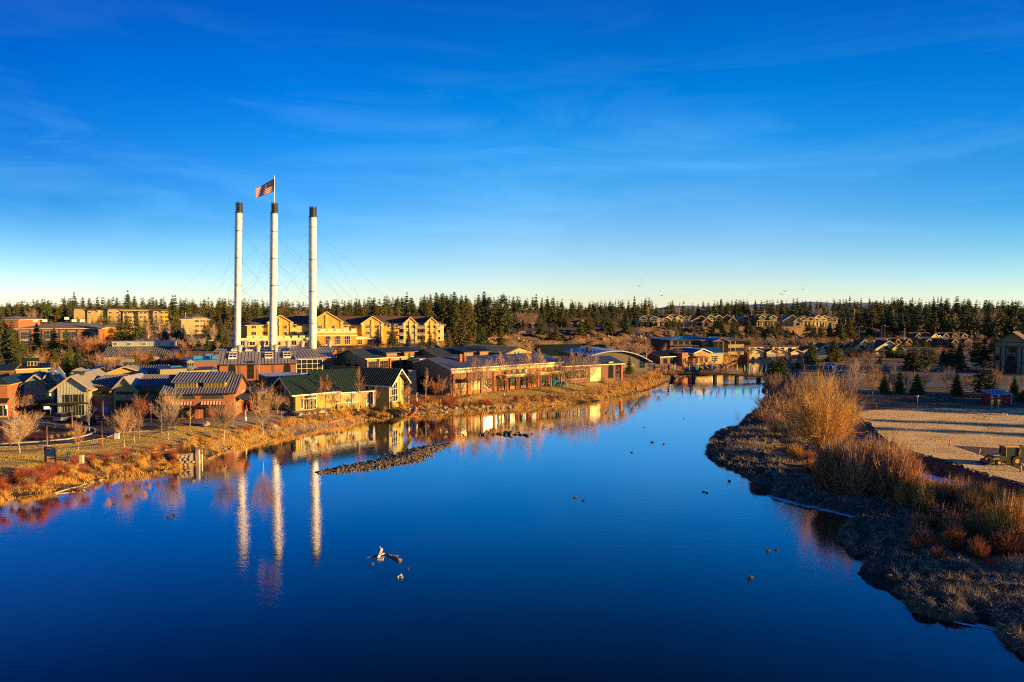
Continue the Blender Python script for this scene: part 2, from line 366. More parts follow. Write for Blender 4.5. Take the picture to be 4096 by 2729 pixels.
# the bluff: per direction t=x/y, foot and top distance and height of the plateau
BT = np.array([[-1.2,255,300,9],[-.75,262,300,9.5],[-.5,243,254,9.5],[-.26,243,252,9.5],[-.14,262,282,10],[-.05,300,350,12.5],[.02,322,392,14],[.2,345,425,15.4],[.4,410,445,15.6],[.5,470,520,16],[.75,490,580,17],[1.3,490,600,17]])
def smooth(t): t = np.clip(t, 0, 1); return t * t * (3 - 2 * t)
def vnoise(x, y, s, seed=0):
    x = x / s; y = y / s; xi = np.floor(x); yi = np.floor(y); fx = smooth(x - xi); fy = smooth(y - yi)
    def h(a, b): return np.modf(np.sin(a * 127.1 + b * 311.7 + seed * 17.3) * 43758.5453)[0]
    return (h(xi, yi) * (1 - fx) * (1 - fy) + h(xi + 1, yi) * fx * (1 - fy) + h(xi, yi + 1) * (1 - fx) * fy + h(xi + 1, yi + 1) * fx * fy)
def height(x, y):
    x = np.atleast_1d(np.asarray(x, float)); y = np.atleast_1d(np.asarray(y, float)); P = np.stack([x, y], 1)
    d = -sdf(P, RIVER); yy = np.maximum(y, 1); t = np.clip(x / yy, -1.2, 1.3)
    # which bank: right of the middle of the river
    mid = np.interp(y, [0, 60, 90, 130, 180, 245, 300, 370, 470], [0, 0, 10, 20, 55, 78, 103, 122, 245])
    right = x > mid
    left_z = 1.5 * smooth(d / 4.5) + (.5 + 1.0 * smooth((y - 112) / 34)) * smooth((d - 4) / 10) + np.clip((y - 180) * .012, 0, 1.2)
    f = sdf(P, FIELD)
    rz = .25 + .65 * smooth(d / 8) + .8 * smooth((d - 8) / 22)
    rz = np.where(y > 200, .2 + 2.8 * smooth(d / 10), rz)
    blend = smooth((y - 185) / 30); rz2 = .2 + 2.8 * smooth(d / 12)
    rz = (.25 + .65 * smooth(d / 8) + .8 * smooth((d - 8) / 22)) * (1 - blend) + rz2 * blend
    rz = rz + (3.05 - rz) * smooth((f + 1.2) / 1.2)
    low = np.where(right, rz, left_z)
    far = np.clip((y - 300) * .014, 0, 3.0) * np.where(right, 1, .6)
    low = low + far * smooth(d / 30)
    foot = np.interp(t, BT[:, 0], BT[:, 1]); top = np.interp(t, BT[:, 0], BT[:, 2]); zp = np.interp(t, BT[:, 0], BT[:, 3])
    k = smooth((y - foot) / (top - foot))
    plat = zp + np.clip((y - top) * .008, 0, 3.5) 
    z = low * (1 - k) + plat * k
    rough = (vnoise(x, y, 7) - .5) * .8 + (vnoise(x, y, 2.5, 3) - .5) * .5
    z = z + rough * np.where((k > .02) & (k < .98) & (t > -.2), 2.2, .06)
    # unseen hill right of the picture, added to shade the valley
    e = (x - 330) * .78 - (y - 180) * .62; a_ = (x - 330) * .62 + (y - 180) * .78
    z = z + 23 * np.exp(-(e / 70) ** 2) * smooth((a_ + 40) / 90) * smooth((x / yy - .84) / .14)
    lo = (d < 0)
    return np.where(lo, np.maximum(-1.2, d * .5), z)
def hz(x, y): return float(height([x], [y])[0])
def GG(u, v, n=4):                        # spot on the terrain seen at (u, v)
    z = 3.0
    for _ in range(n):
        p = G(u, v, z); z = hz(p.x, p.y)
    return G(u, v, z)

def make_ground():
    az = np.linspace(-R(80), R(80), 561)
    rr = np.concatenate([np.linspace(5, 60, 40)[:-1], np.linspace(60, 300, 241)[:-1], np.linspace(300, 640, 150)[:-1], np.geomspace(640, 30000, 30)])
    A, Q = np.meshgrid(az, rr); x = (np.sin(A) * Q).ravel(); y = (np.cos(A) * Q).ravel()
    z = height(x, y)
    n, m = A.shape; i = np.arange(n * m).reshape(n, m)
    T = np.stack([i[:-1, :-1].ravel(), i[:-1, 1:].ravel(), i[1:, 1:].ravel(), i[1:, :-1].ravel()], 1)
    me = npmesh('ground', np.stack([x, y, z], 1), T, 'ground', True)
    return tag(link('ground', me), kind='structure')
def ground_mat():
    m = mat('ground', (.30, .185, .07), .95, (.14, .095, .04), .12, .8, detail=9)
    n = m.node_tree; b = n.nodes['Principled BSDF']; base = b.inputs['Base Color'].links[0].from_socket
    g = n.nodes.new('ShaderNodeTexCoord'); x = n.nodes.new('ShaderNodeTexNoise'); x.inputs['Scale'].default_value = .9; x.inputs['Detail'].default_value = 8
    n.links.new(g.outputs['Object'], x.inputs[0])
    r = n.nodes.new('ShaderNodeValToRGB'); r.color_ramp.elements[0].position = .42; r.color_ramp.elements[1].position = .62
    r.color_ramp.elements[0].color = (.55, .5, .5, 1); r.color_ramp.elements[1].color = (1.2, 1.1, 1, 1)
    d = n.nodes.new('ShaderNodeMix'); d.data_type = 'RGBA'; d.blend_type = 'MULTIPLY'; d.inputs[0].default_value = 1
    n.links.new(x.outputs[0], r.inputs[0]); n.links.new(base, d.inputs[6]); n.links.new(r.outputs[0], d.inputs[7]); n.links.new(d.outputs[2], b.inputs['Base Color'])
    # wet, dark soil at the waterline
    sx = n.nodes.new('ShaderNodeSeparateXYZ'); wr = n.nodes.new('ShaderNodeValToRGB'); wr.color_ramp.elements[0].position = .18; wr.color_ramp.elements[0].color = (.16, .15, .15, 1); wr.color_ramp.elements[1].position = .75; wr.color_ramp.elements[1].color = (1, 1, 1, 1)
    d2 = n.nodes.new('ShaderNodeMix'); d2.data_type = 'RGBA'; d2.blend_type = 'MULTIPLY'; d2.inputs[0].default_value = 1
    n.links.new(g.outputs['Object'], sx.inputs[0]); n.links.new(sx.outputs['Z'], wr.inputs[0]); n.links.new(d.outputs[2], d2.inputs[6]); n.links.new(wr.outputs[0], d2.inputs[7]); n.links.new(d2.outputs[2], b.inputs['Base Color'])
    M['ground'] = m; grassy('ground', .3, 2.5)
ground_mat()
make_ground()
wv = MB(); wv.add([(-600, -300, 0), (600, -300, 0), (600, 700, 0), (-600, 700, 0)], [(0, 1, 2, 3)])
tag(wv.build('river', 'water'), kind='structure')

# far mountains, the blue of distance haze painted into their colour
def mountains():
    V = []; T = []; N = 240
    for i in range(N + 1):
        t = -1.0 + 2.2 * i / N; Y = 16000
        u = 2048 + t * F
        v = np.interp(u, [-800, 1500, 2400, 2450, 2520, 2650, 2700, 2800, 2900, 3000, 3100, 3180, 3260, 3330, 3420, 3480, 3560, 3700, 4096, 5200],
                      [1214, 1232, 1232, 1222, 1236, 1224, 1218, 1222, 1216, 1214, 1212, 1206, 1203, 1210, 1204, 1206, 1214, 1226, 1245, 1240])
        p = AT(u, v, Y); zz = p.z - 30 + 9 * math.sin(i * 1.7) + 10 * math.sin(i * .6 + 1) + 6 * random.random()
        V += [(t * Y, Y, zz), (t * (Y - 3500), Y - 3500, 10), (t * (Y + 4000), Y + 4000, 10)]
    for i in range(N):
        a = 3 * i; b = a + 3; T += [(a, a + 1, b + 1, b), (a, b, b + 2, a + 2)]
    D('hill_haze_blue', (.085, .155, .28), .95, (.07, .13, .24), .0008, .8)
    me = npmesh('hills', V, T, 'hill_haze_blue', False); tag(link('hills', me), kind='structure')
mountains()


def bluff_rocks():
    g = np.random.default_rng(41); import bmesh
    bm = bmesh.new(); bmesh.ops.create_icosphere(bm, subdivisions=1, radius=1); BV = np.array([v.co[:] for v in bm.verts]); BF = np.array([[v.index for v in f.verts] for f in bm.faces]); bm.free()
    t = g.uniform(-.12, .62, 2600); f0 = np.interp(t, BT[:, 0], BT[:, 1]); f1 = np.interp(t, BT[:, 0], BT[:, 2]); y = f0 - 6 + (f1 - f0 + 8) * g.random(2600); x = t * y; z = height(x, y); r = g.uniform(.25, .95, 2600)
    k = vnoise(x, y, 9, 6) > .4; x, y, z, r = x[k], y[k], z[k], r[k]; n = len(x)
    V = BV[None] * r[:, None, None] * g.uniform(.7, 1.3, (n, 1, 3)) * g.uniform(.8, 1.2, (n, len(BV), 1)) + np.c_[x, y, z][:, None]
    tag(link('bluff_rocks', npmesh('bluff_rocks', V.reshape(-1, 3), (BF[None] + (np.arange(n) * len(BV))[:, None, None]).reshape(-1, 3), 'stone')), 'loose basalt rocks strewn over the bluff', 'rocks', kind='stuff')
bluff_rocks()
# ------------------------------------------------------------------ building kit
def C(u, Y, v=1450):
    p = AT(u, v, Y); return (p.x, p.y)
def frameM(a, b, z):
    ang = math.atan2(b[1] - a[1], b[0] - a[0])
    return Matrix.Translation((a[0], a[1], z)) @ Matrix.Rotation(ang, 4, 'Z'), math.hypot(b[0] - a[0], b[1] - a[1]), ang
WIN = {}
class Bld:
    def __init__(s, name, label, A, B, z=None, cat='building', group=None):
        a = C(*A); b = C(*B); s.zg = hz(*a) if z is None else z
        s.M, s.w, ang = frameM(a, b, s.zg); s.T = Matrix.Identity(4)
        s.e = empty(name, (a[0], a[1], s.zg), ang, label, cat, group)
    def vol(s, A, B, z=None):
        m, s.w, _ = frameM(C(*A), C(*B), s.zg if z is None else z); s.T = s.M.inverted() @ m; return s
    def loc(s, x, y, rz=0): s.T = s.T @ Matrix.Translation((x, y, 0)) @ Matrix.Rotation(rz, 4, 'Z'); return s
    def home(s): s.T = Matrix.Identity(4); return s
    def z(s, v, x=0, y=0):
        p = s.M @ s.T @ Vector((x, y, 0)); return HZ(v, p.x, p.y) - p.z
    def put(s, mb, name, m, parent=None, T=None):
        o = mb.build(name, m, parent or s.e)
        if parent is None: o.matrix_local = s.T if T is None else s.T @ T
        return o
    def puts(s, mb, name, m):
        return [s.put(q, name, m) for q in split(mb)]
    def walls(s, m, x0, x1, y0, y1, z1, z0=-1.0, name='wall'):
        return s.put(MB().box(x0, x1, y0, y1, z0, z1), name, m)
    def seams(s, quads, step, parent, m, h=.09, w=.07):
        mb = MB()
        for q in quads:                                   # eave0, eave1, ridge1, ridge0
            q = [Vector(p) for p in q]; n = max(1, int((q[1] - q[0]).length / step)); nn = (q[1] - q[0]).cross(q[3] - q[0]).normalized() * (h / 2)
            if nn.z < 0: nn = -nn
            for i in range(n + 1):
                a = q[0].lerp(q[1], i / n); b = q[3].lerp(q[2], i / n)
                if (b - a).length > .3: mb.bar(a + nn, b + nn, w, h)
        o = mb.build('roof_seams', m, parent); o['kind'] = 'stuff'; return o
    def gable(s, wall, roof, x0, x1, y0, y1, ze, zr, axis='x', ov=.6, th=.22, seam=.6, trim='white_trim', base=-1.0, ovg=None, wallname='wall', seam_m=None):
        ovg = ov if ovg is None else ovg
        mb = MB()
        if axis == 'x':
            ym = (y0 + y1) / 2; k = (zr - ze) / (ym - y0)
            mb.prism([(y0, base), (y1, base), (y1, ze), (ym, zr), (y0, ze)], x0, x1, 'x')
            E = ze - ov * k + th; Z = zr + th; X0, X1 = x0 - ovg, x1 + ovg
            F_ = [(X0, y0 - ov, E), (X1, y0 - ov, E), (X1, ym, Z), (X0, ym, Z)]
            B_ = [(X1, y1 + ov, E), (X0, y1 + ov, E), (X0, ym, Z), (X1, ym, Z)]
        else:
            xm = (x0 + x1) / 2; k = (zr - ze) / (xm - x0)
            mb.prism([(x0, base), (x1, base), (x1, ze), (xm, zr), (x0, ze)], y0, y1, 'y')
            E = ze - ov * k + th; Z = zr + th; Y0, Y1 = y0 - ovg, y1 + ovg
            F_ = [(x0 - ov, Y1, E), (x0 - ov, Y0, E), (xm, Y0, Z), (xm, Y1, Z)]
            B_ = [(x1 + ov, Y0, E), (x1 + ov, Y1, E), (xm, Y1, Z), (xm, Y0, Z)]
        w = s.put(mb, wallname, wall)
        r = s.put(MB().slab(F_, th).slab(B_, th), 'roof', roof)
        if seam: s.seams([F_, B_], seam, r, seam_m or roof)
        if trim:
            t = MB()
            for q in (F_, B_):
                q = [Vector(p) - Vector((0, 0, th * .6)) for p in q]
                t.bar(q[0], q[1], .14, .26)
                for a, b in ((q[0], q[3]), (q[1], q[2])): t.bar(a, b, .14, .26)
            t.build('fascia', trim, r)
        return w, r
    def hip(s, wall, roof, x0, x1, y0, y1, ze, zr, ov=.8, th=.2, trim='white_trim', base=-1.0, seam=0):
        w = s.walls(wall, x0, x1, y0, y1, ze, base) if wall else None
        X0, X1, Y0, Y1 = x0 - ov, x1 + ov, y0 - ov, y1 + ov; W_ = X1 - X0; D_ = Y1 - Y0; q = min(W_, D_) / 2
        if W_ >= D_: a, b = (X0 + q, (Y0 + Y1) / 2, zr), (X1 - q, (Y0 + Y1) / 2, zr)
        else: a, b = ((X0 + X1) / 2, Y0 + q, zr), ((X0 + X1) / 2, Y1 - q, zr)
        c = [(X0, Y0, ze + .02), (X1, Y0, ze + .02), (X1, Y1, ze + .02), (X0, Y1, ze + .02)]
        t = [(p[0], p[1], ze + .02 + th) for p in c]
        fs = [(3, 2, 1, 0), (0, 1, 5, 4), (1, 2, 6, 5), (2, 3, 7, 6), (3, 0, 4, 7)]
        if W_ >= D_: fs += [(4, 5, 9, 8), (5, 6, 9), (6, 7, 8, 9), (7, 4, 8)]
        else: fs += [(4, 5, 8), (5, 6, 9, 8), (6, 7, 9), (7, 4, 8, 9)]
        r = s.put(MB().add(c + t + [a, b], fs), 'roof', roof)
        if seam and W_ >= D_:
            s.seams([(t[0], t[1], b, a)], seam, r, roof)
        if trim:
            f = MB(); 
            for i in range(4): f.bar(Vector(t[i]) - Vector((0, 0, th / 2)), Vector(t[(i + 1) % 4]) - Vector((0, 0, th / 2)), .12, th)
            f.build('fascia', trim, r)
        return w, r
    def win(s, x, z, w, h, nx=2, ny=1, face='F', at=0.0, frame='white_trim', pane='glass', arch=0, fw=.09, name='window', label=None, dx=0):
        key = (round(w, 2), round(h, 2), nx, ny, frame, pane, arch, fw)
        if key not in WIN:
            f = MB(); p = MB(); d0, d1 = -.11, .02
            hs_ = h - arch
            f.box(-w/2, -w/2 + fw, d0, d1, 0, hs_); f.box(w/2 - fw, w/2, d0, d1, 0, hs_); f.box(-w/2 + fw, w/2 - fw, d0, d1, 0, fw)
            if not arch:
                f.box(-w/2 + fw, w/2 - fw, d0, d1, h - fw, h); p.box(-w/2 + fw, w/2 - fw, -.04, .015, fw, h - fw)
            else:
                N = 10; o = [( -w/2 * math.cos(math.pi * i / N), hs_ + arch * math.sin(math.pi * i / N)) for i in range(N + 1)]
                for i in range(N): f.bar((o[i][0] * (1 - fw / w), -.045, o[i][1] - fw * .4), (o[i + 1][0] * (1 - fw / w), -.045, o[i + 1][1] - fw * .4), .13, fw)
                p.prism([(-w/2 + fw, fw), (w/2 - fw, fw)] + [(q[0] * .96, q[1] - .02) for q in reversed(o)], -.04, .015)
            mw = fw * .6
            for i in range(1, nx):
                xx = -w/2 + w * i / nx; hh = hs_ + (arch * math.sqrt(max(0, 1 - (2 * xx / w) ** 2)) if arch else 0) - (0 if arch else fw)
                f.box(xx - mw/2, xx + mw/2, -.08, .01, fw, hh)
            for j in range(1, ny):
                zz = hs_ * j / ny if not arch or ny > 1 else hs_; f.box(-w/2 + fw, w/2 - fw, -.078, .012, zz - mw/2, zz + mw/2)
            me = []
            for mb, mm in ((f, frame), (p, pane)):
                q = bpy.data.meshes.new('window'); q.from_pydata(mb.v, [], mb.f); q.materials.append(M[mm]); me.append(q)
            WIN[key] = me
        a, b = WIN[key]; rz = {'F': 0, 'R': math.pi/2, 'L': -math.pi/2}[face]
        T = Matrix.Translation({'F': (x, at, z), 'R': (at, x, z), 'L': (at, x, z)}[face]) @ Matrix.Rotation(rz, 4, 'Z')
        o = link(name, a, s.e); o.matrix_local = s.T @ T
        if label: o['label'] = label
        link('pane', b, o); return o
    def row(s, xs, z, w, h, **k):
        for x in xs: s.win(x, z, w, h, **k)
    def box(s, name, m, *b): return s.put(MB().box(*b), name, m)
    def cupola(s, x, y, z, w, h, roof='metal_grey', wall='siding_yellow', axis='x', zr=.8):
        q = s.put(MB().box(x - w/2, x + w/2, y - w/2, y + w/2, z - .8, z + h), 'cupola', wall)
        mb = MB(); o = w/2 + .35
        if axis == 'p': mb.add([(x-o, y-o, z+h), (x+o, y-o, z+h), (x+o, y+o, z+h), (x-o, y+o, z+h), (x, y, z+h+zr)], [(3, 2, 1, 0), (0, 1, 4), (1, 2, 4), (2, 3, 4), (3, 0, 4)])
        elif axis == 'x': mb.prism([(y-o, z+h-.1), (y+o, z+h-.1), (y, z+h+zr)], x-o-.2, x+o+.2, 'x')
        else: mb.prism([(x-o, z+h-.1), (x+o, z+h-.1), (x, z+h+zr)], y-o-.2, y+o+.2, 'y')
        mb.build('cupola_roof', roof, q)
        g = MB()
        for i in range(3):
            xx = x - w/2 + w * (i + .5) / 3; g.box(xx - w*.12, xx + w*.12, y - w/2 - .04, y - w/2 + .01, z + .15, z + h - .25)
            yy = y - w/2 + w * (i + .5) / 3; g.box(x + w/2 - .01, x + w/2 + .04, yy - w*.12, yy + w*.12, z + .15, z + h - .25)
        g.build('louvre', 'glass', q)
        return q

# ================================================================== power house and stacks
b = Bld('powerhouse', 'brick powerhouse with ribbed grey metal roof under the three white stacks', (878, 205), (1183, 212), 3.2)
W_ = b.w; ze = b.z(1458); zr = b.z(1411, 0, 9)
b.gable('brick', 'metal_grey', 0, W_, 0, 18, ze, zr, ov=.7, seam=.95, trim='metal_dark')
mb = MB()
for fx in (.255, .49, .70): mb.box(W_*fx - .35, W_*fx + .35, -.12, .05, -1, ze - .3)
b.puts(mb, 'pilaster', 'brick_dark')
for fx, w, h, z0 in ((.40, 1.9, 5.6, 1.2),): b.win(W_*fx, z0, w, h, nx=2, ny=3, arch=.7, frame='wood_dark', fw=.14)
for fx in (.16, .885): b.win(W_*fx, 2.6, 2.0, 2.9, nx=3, ny=1, arch=.8, frame='wood_dark', fw=.12)
def skylight(b, x, y0, y1, zf, parent_name='skylight'):
    f = MB(); p = MB(); k = 2.2; r = .05
    z0, z1 = zf(y0), zf(y1)
    for xx in (x - k/2, x, x + k/2): f.bar((xx, y0, z0 + .35), (xx, y1, z1 + .35), .13, .2)
    for t in (0, .5, 1): f.bar((x - k/2, y0 + (y1-y0)*t, z0 + (z1-z0)*t + .37), (x + k/2, y0 + (y1-y0)*t, z0 + (z1-z0)*t + .37), .13, .2)
    f.box(x - k/2, x + k/2, y0 - .08, y0 + .05, z0 - .1, z0 + .35)
    o = b.put(f, parent_name, 'white_trim'); p.slab([(x - k/2, y0, z0 + .33), (x + k/2, y0, z0 + .33), (x + k/2, y1, z1 + .33), (x - k/2, y1, z1 + .33)], .3)
    p.build('pane', 'glass', o)
def vent(b, x, y, z, r=.75, h=1.5):
    o = b.put(MB().lathe([(r*.8, -.6), (r*.8, h*.5), (r, h*.52), (r, h), (r*1.45, h), (r*1.45, h + .12), (r*.35, h + .75), (.02, h + .85)], 14, (x, y, z)), 'roof_vent', 'concrete'); return o
sl_ = lambda y: ze + .22 + (zr - ze) * min(y, 18 - y) / 9
for fx in (.155, .635, .885): skylight(b, W_*fx, 3.4, 7.2, sl_)
for fx, in ((.235,), (.485,), (.73,)): vent(b, W_*fx, 9, zr + .2)
# rear hall, longer, higher ridge
b.vol((862, 226), (1330, 232), 3.2); W2 = b.w; zr2 = b.z(1391, 0, 8); ze2 = b.z(1412, 0, -1)
b.gable('brick', 'metal_grey', 0, W2, 0, 15, ze2, zr2, ov=.6, seam=.95, trim='metal_dark')
for u in (648, 1095-48, 1330): pass
for fx in (.115, .21, .36, .47, .585, .71, .955): vent(b, W2*fx, 7.5, zr2 + .1, .8, 1.6)
for fx in (.155, .275, .515, .64): skylight(b, W2*fx, 1.0, 4.5, lambda y: ze2 + .25 + (zr2 - ze2) * y / 7.5)
# glazed link on the right with brick end
b.vol((1183, 214), (1334, 219), 3.2); W3 = b.w; z3 = b.z(1434); 
b.put(MB().prism([(0, -1), (14, -1), (14, b.z(1394, 0, 14)), (0, z3)], 0, W3, 'x'), 'wall', 'brick')
r = b.put(MB().slab([(-.2, -.7, z3 + .1), (W3 + .5, -.7, z3 + .1), (W3 + .5, 14.5, b.z(1391, 0, 14)), (-.2, 14.5, b.z(1391, 0, 14))], .22), 'roof', 'metal_grey')
b.seams([[(-.2, -.7, z3 + .1), (W3 + .5, -.7, z3 + .1), (W3 + .5, 14.5, b.z(1391, 0, 14)), (-.2, 14.5, b.z(1391, 0, 14))]], .95, r, 'metal_grey')
b.win(W3*.36, .8, W3*.7, z3 - 1.1, nx=5, ny=4, frame='white_trim', fw=.16, label='tall glazed wall of grid windows')
b.win(W3*.87, 1.8, 1.9, 2.9, nx=2, ny=1, arch=.8, frame='wood_dark')

def smokestack(uu, vb, vt, Y, rad, lean, mesh_h, label, rings):
    p = AT(uu, vb, Y); x, y = p.x, p.y; z0 = p.z - 1.2; top = HZ(vt, x, y); H = top - z0
    o = empty('smokestack', (x, y, z0), 0, label, 'smokestack', 'white smokestacks over the powerhouse')
    o.rotation_euler = (0, lean, 0)
    prof = [(rad, 0)]; n = 16
    for i in range(1, n):
        z = (H - mesh_h) * i / n; prof += [(rad, z - .05), (rad * 1.004, z - .04), (rad * 1.004, z + .04), (rad, z + .05)]
    prof.append((rad, H - mesh_h)); MB().lathe(prof, 28).build('shaft', 'stack_paint', o, True)
    mb = MB(); mb.lathe([(rad + .05, H - mesh_h - .15), (rad + .18, H - mesh_h - .12), (rad + .18, H - mesh_h + .12), (rad + .05, H - mesh_h + .15)], 24)
    mb.build('collar', 'metal_dark', o)
    mb = MB(); R_ = rad * .96
    for i in range(18):
        t = 2 * math.pi * i / 18; mb.bar((R_*math.cos(t), R_*math.sin(t), H - mesh_h), (R_*math.cos(t), R_*math.sin(t), H), .07)
    for j in range(5):
        z = H - mesh_h + mesh_h * (j + .2) / 4.2 * .98
        for i in range(18):
            t = 2 * math.pi * i / 18; t2 = 2 * math.pi * (i + 1) / 18; mb.bar((R_*math.cos(t), R_*math.sin(t), z), (R_*math.cos(t2), R_*math.sin(t2), z), .12 if j in (0, 4) else .07)
    mb.build('spark_screen', 'mesh_black', o)
    MB().lathe([(R_ * .80, H - mesh_h), (R_ * .80, H - .25)], 20).build('screen_lining', 'mesh_black', o)
    for q in rings: MB().lathe([(rad + .01, H*q - .1), (rad + .09, H*q - .08), (rad + .09, H*q + .08), (rad + .01, H*q + .1)], 20).build('guy_ring', 'metal_dark', o)
    lad = MB(); 
    for s_ in (-.22, .22): lad.bar((-rad - .18, s_, .5), (-rad - .18, s_, H - mesh_h), .05)
    for i in range(int((H - mesh_h) / 1.6)): lad.bar((-rad - .18, -.22, 1 + i*1.6), (-rad - .18, .22, 1 + i*1.6), .05)
    lad.build('ladder', 'metal_grey', o)
    return o, Vector((x, y, z0)), H, lean
ST = []
ST.append(smokestack(949, 1396, 809, 231, 1.12, .027, 3.5, 'leftmost white smokestack with a black screen cap, no flag', (.45, .63, .81)))
ST.append(smokestack(1091, 1396, 812, 229, 1.12, .023, 3.4, 'middle white smokestack carrying the flagpole on its black cap', (.45, .63, .81)))
ST.append(smokestack(1251.5, 1396, 828, 229, 1.20, .009, 3.4, 'rightmost and slightly shorter white smokestack with a black screen cap', (.2, .42, .64, .86)))
def top_of(k, f=1.0):
    o, p, H, l = ST[k]; return p + Vector((math.sin(l) * H * f, 0, math.cos(l) * H * f))
# flagpole and flag
tp = top_of(1, .94); ft = AT(1100, 705, tp.y).z
fp = empty('flagpole', tp, 0, 'white flagpole rising from the middle smokestack', 'flagpole'); 
MB().tube((0, 0, 0), (.12, 0, ft - tp.z), .13, .09, 10).build('pole', 'white_paint', fp); MB().lathe([(.05, 0), (.16, .1), (.16, .2), (.03, .3)], 10, (.12, 0, ft - tp.z)).build('finial', 'yellow_paint', fp)
def us_flag(pole_x, y, zt, zb, W):
    fl = empty('flag', (pole_x, y, zb), 0, 'American flag with stars and red and white stripes flying from the pole', 'flag')
    Hh = zt - zb; nx_ = 26
    def P(s_, t, off=0):                      # s along the fly, t up the hoist
        droop = -Hh * (.78 * s_) ; x = -W * s_; yy = .28 * math.sin(s_ * 9 + t * 1.5) * s_ ** .5 + off; z = Hh * t * (1 - .22 * s_) + droop + Hh * .20 * s_ + .12 * math.sin(s_ * 8 + 1) * s_
        return (x, yy, z)
    def patch(s0, s1, t0, t1, n, off=0):
        mb = MB(); vs = []
        for i in range(n + 1):
            s_ = s0 + (s1 - s0) * i / n; vs += [P(s_, t0, off), P(s_, t1, off), P(s_, t1, off + .02), P(s_, t0, off + .02)]
        fs = []
        for i in range(n):
            a = 4 * i; c = a + 4; fs += [(a, c, c + 1, a + 1), (a + 2, c + 2, c + 3, a + 3), (a + 1, c + 1, c + 2, a + 2), (a, a + 3, c + 3, c)]
        return mb.add(vs, fs)
    D('flag_red', (.36, .01, .015), .7); D('flag_white', (.62, .6, .58), .7); D('flag_blue', (.008, .012, .07), .7)
    for k in range(13):
        patch(0 if k < 6 else .42, 1, k / 13, (k + 1) / 13, nx_).build('stripe', 'flag_red' if k % 2 == 0 else 'flag_white', fl)
    patch(0, .42, 6 / 13, 1, 10).build('canton', 'flag_blue', fl)
    mb = MB()
    for r_ in range(9):
        for c_ in range(6 if r_ % 2 == 0 else 5):
            s_ = .42 * (c_ + (.5 if r_ % 2 == 0 else 1)) / 6; t = 6/13 + 7/13 * (r_ + .5) / 9; q = Vector(P(s_, t, -.02)); vs = []
            for i in range(10):
                an = math.pi / 2 + math.pi * i / 5; rr = .075 if i % 2 == 0 else .032; vs.append(q + Vector((rr * math.cos(an), -.01, rr * math.sin(an))))
            mb.add(vs, [tuple(range(10))])
    st = mb.build('stars', 'flag_white', fl); st['kind'] = 'stuff'
fy = tp.y
us_flag(AT(1096, 740, fy).x, fy, AT(1096, 715, fy).z, AT(1096, 765, fy).z, 6.0)
# guy wires
def wire(name, pts, r, m, label, cat='wire', group=None):
    mb = MB()
    for a, b_ in zip(pts[:-1], pts[1:]): mb.tube(a, b_, r, r, 4, False)
    return tag(mb.build(name, m), label, cat, group)
rs_ = {0: (.63, .81, .45), 1: (.63, .81, .45), 2: (.42, .64, .86)}
NM = ['left', 'middle', 'right']; LV = ['lowest', 'middle', 'uppermost']
for k in range(3):
    for f_ in rs_[k]:
        a = top_of(k, f_)
        for dx, dy, dn in ((-58, 8, 'left'), (52, 10, 'right'), (28, -38 if False else 30, 'rear right'), (-30, 28, 'rear left')):
            b_ = Vector((a.x + dx * f_ * 1.1, a.y + dy, hz(a.x + dx * f_ * 1.1, a.y + dy)))
            wire('guy_wire', [a, b_], .016, 'metal_dark', '%s steel guy wire from the %s smokestack down to its %s' % (LV[sorted(rs_[k]).index(f_)], NM[k], dn), group='guy wires of the smokestacks')
# conical vents etc are parts above

# ================================================================== yellow hotel on the terrace
b = Bld('hotel', 'long golden stucco hotel with gabled bays and dark shingle roof on the terrace', (965, 292), (1780, 318), 9.6)
W_ = b.w; X = lambda u: W_ * (u - 965) / (1780 - 965)
ze = b.z(1302, W_/2, 3); zr = b.z(1264, W_/2, 12)
b.hip('stucco_pale', 'shingle', 0, W_, 3, 19, ze, zr, ov=.9, trim='white_trim')
b.walls('stucco_pale', X(990), X(1240), 1.0, 3.2, ze - .15); b.walls('stucco', X(700+.34*2080), X(1590), 1.2, 3.1, ze - .2)
def bay(u0, u1, va, ve, y0, wm='stucco', big=False, acc='stucco_pale'):
    x0, x1 = X(u0), X(u1); e_ = b.z(ve, x0, y0); r_ = b.z(va, (x0 + x1) / 2, y0)
    b.gable(wm, 'shingle', x0, x1, y0, 10, e_, r_, axis='y', ov=.5, seam=0, trim='cream', wallname='bay_wall')
    m = (x0 + x1) / 2; w = x1 - x0
    mb = MB(); mb.box(m - .55, m + .55, y0 - .35, y0 + .1, -1, r_ - 1.5)
    for xx in (x0 + .45, x1 - .45): mb.box(xx - .5, xx + .5, y0 - .3, y0 + .1, -1, e_ + .1)
    b.puts(mb, 'pier', 'stucco_pale')
    mb = MB()
    for xx in (m, x0 + .45, x1 - .45): mb.box(xx - .7, xx + .7, y0 - .4, y0 - .02, e_ - .9, e_ - .55)
    b.puts(mb, 'cornice', 'cream')
    for xx in (x0 + w*.29, x1 - w*.29):
        for zz in (1.2, 4.6, 7.4):
            if zz + 1.9 < e_: b.win(xx, zz, 1.9, 1.7, nx=3, at=y0, fw=.12)
        b.win(xx, e_ - .4, 1.6, 1.3, nx=2, arch=.5, at=y0, frame='cream', pane='stucco', fw=.12, name='niche')
bay(1066, 1158, 1262, 1290, 0)
bay(1228, 1354, 1248, 1287, -1.0, big=True)
bay(1431, 1518, 1266, 1294, 0)
bay(1604, 1660, 1270, 1294, .2, 'stucco')
bay(1695, 1748, 1270, 1294, .2, 'stucco')
for u in (1016, 1052, 1166, 1210): 
    for zz in (4.8, 7.8): b.win(X(u), zz, 2.0, 1.6, nx=3, at=1.0)
for u in (1368, 1417): 
    for zz in (4.8, 7.8): b.win(X(u), zz, 2.0, 1.6, nx=3, at=3)
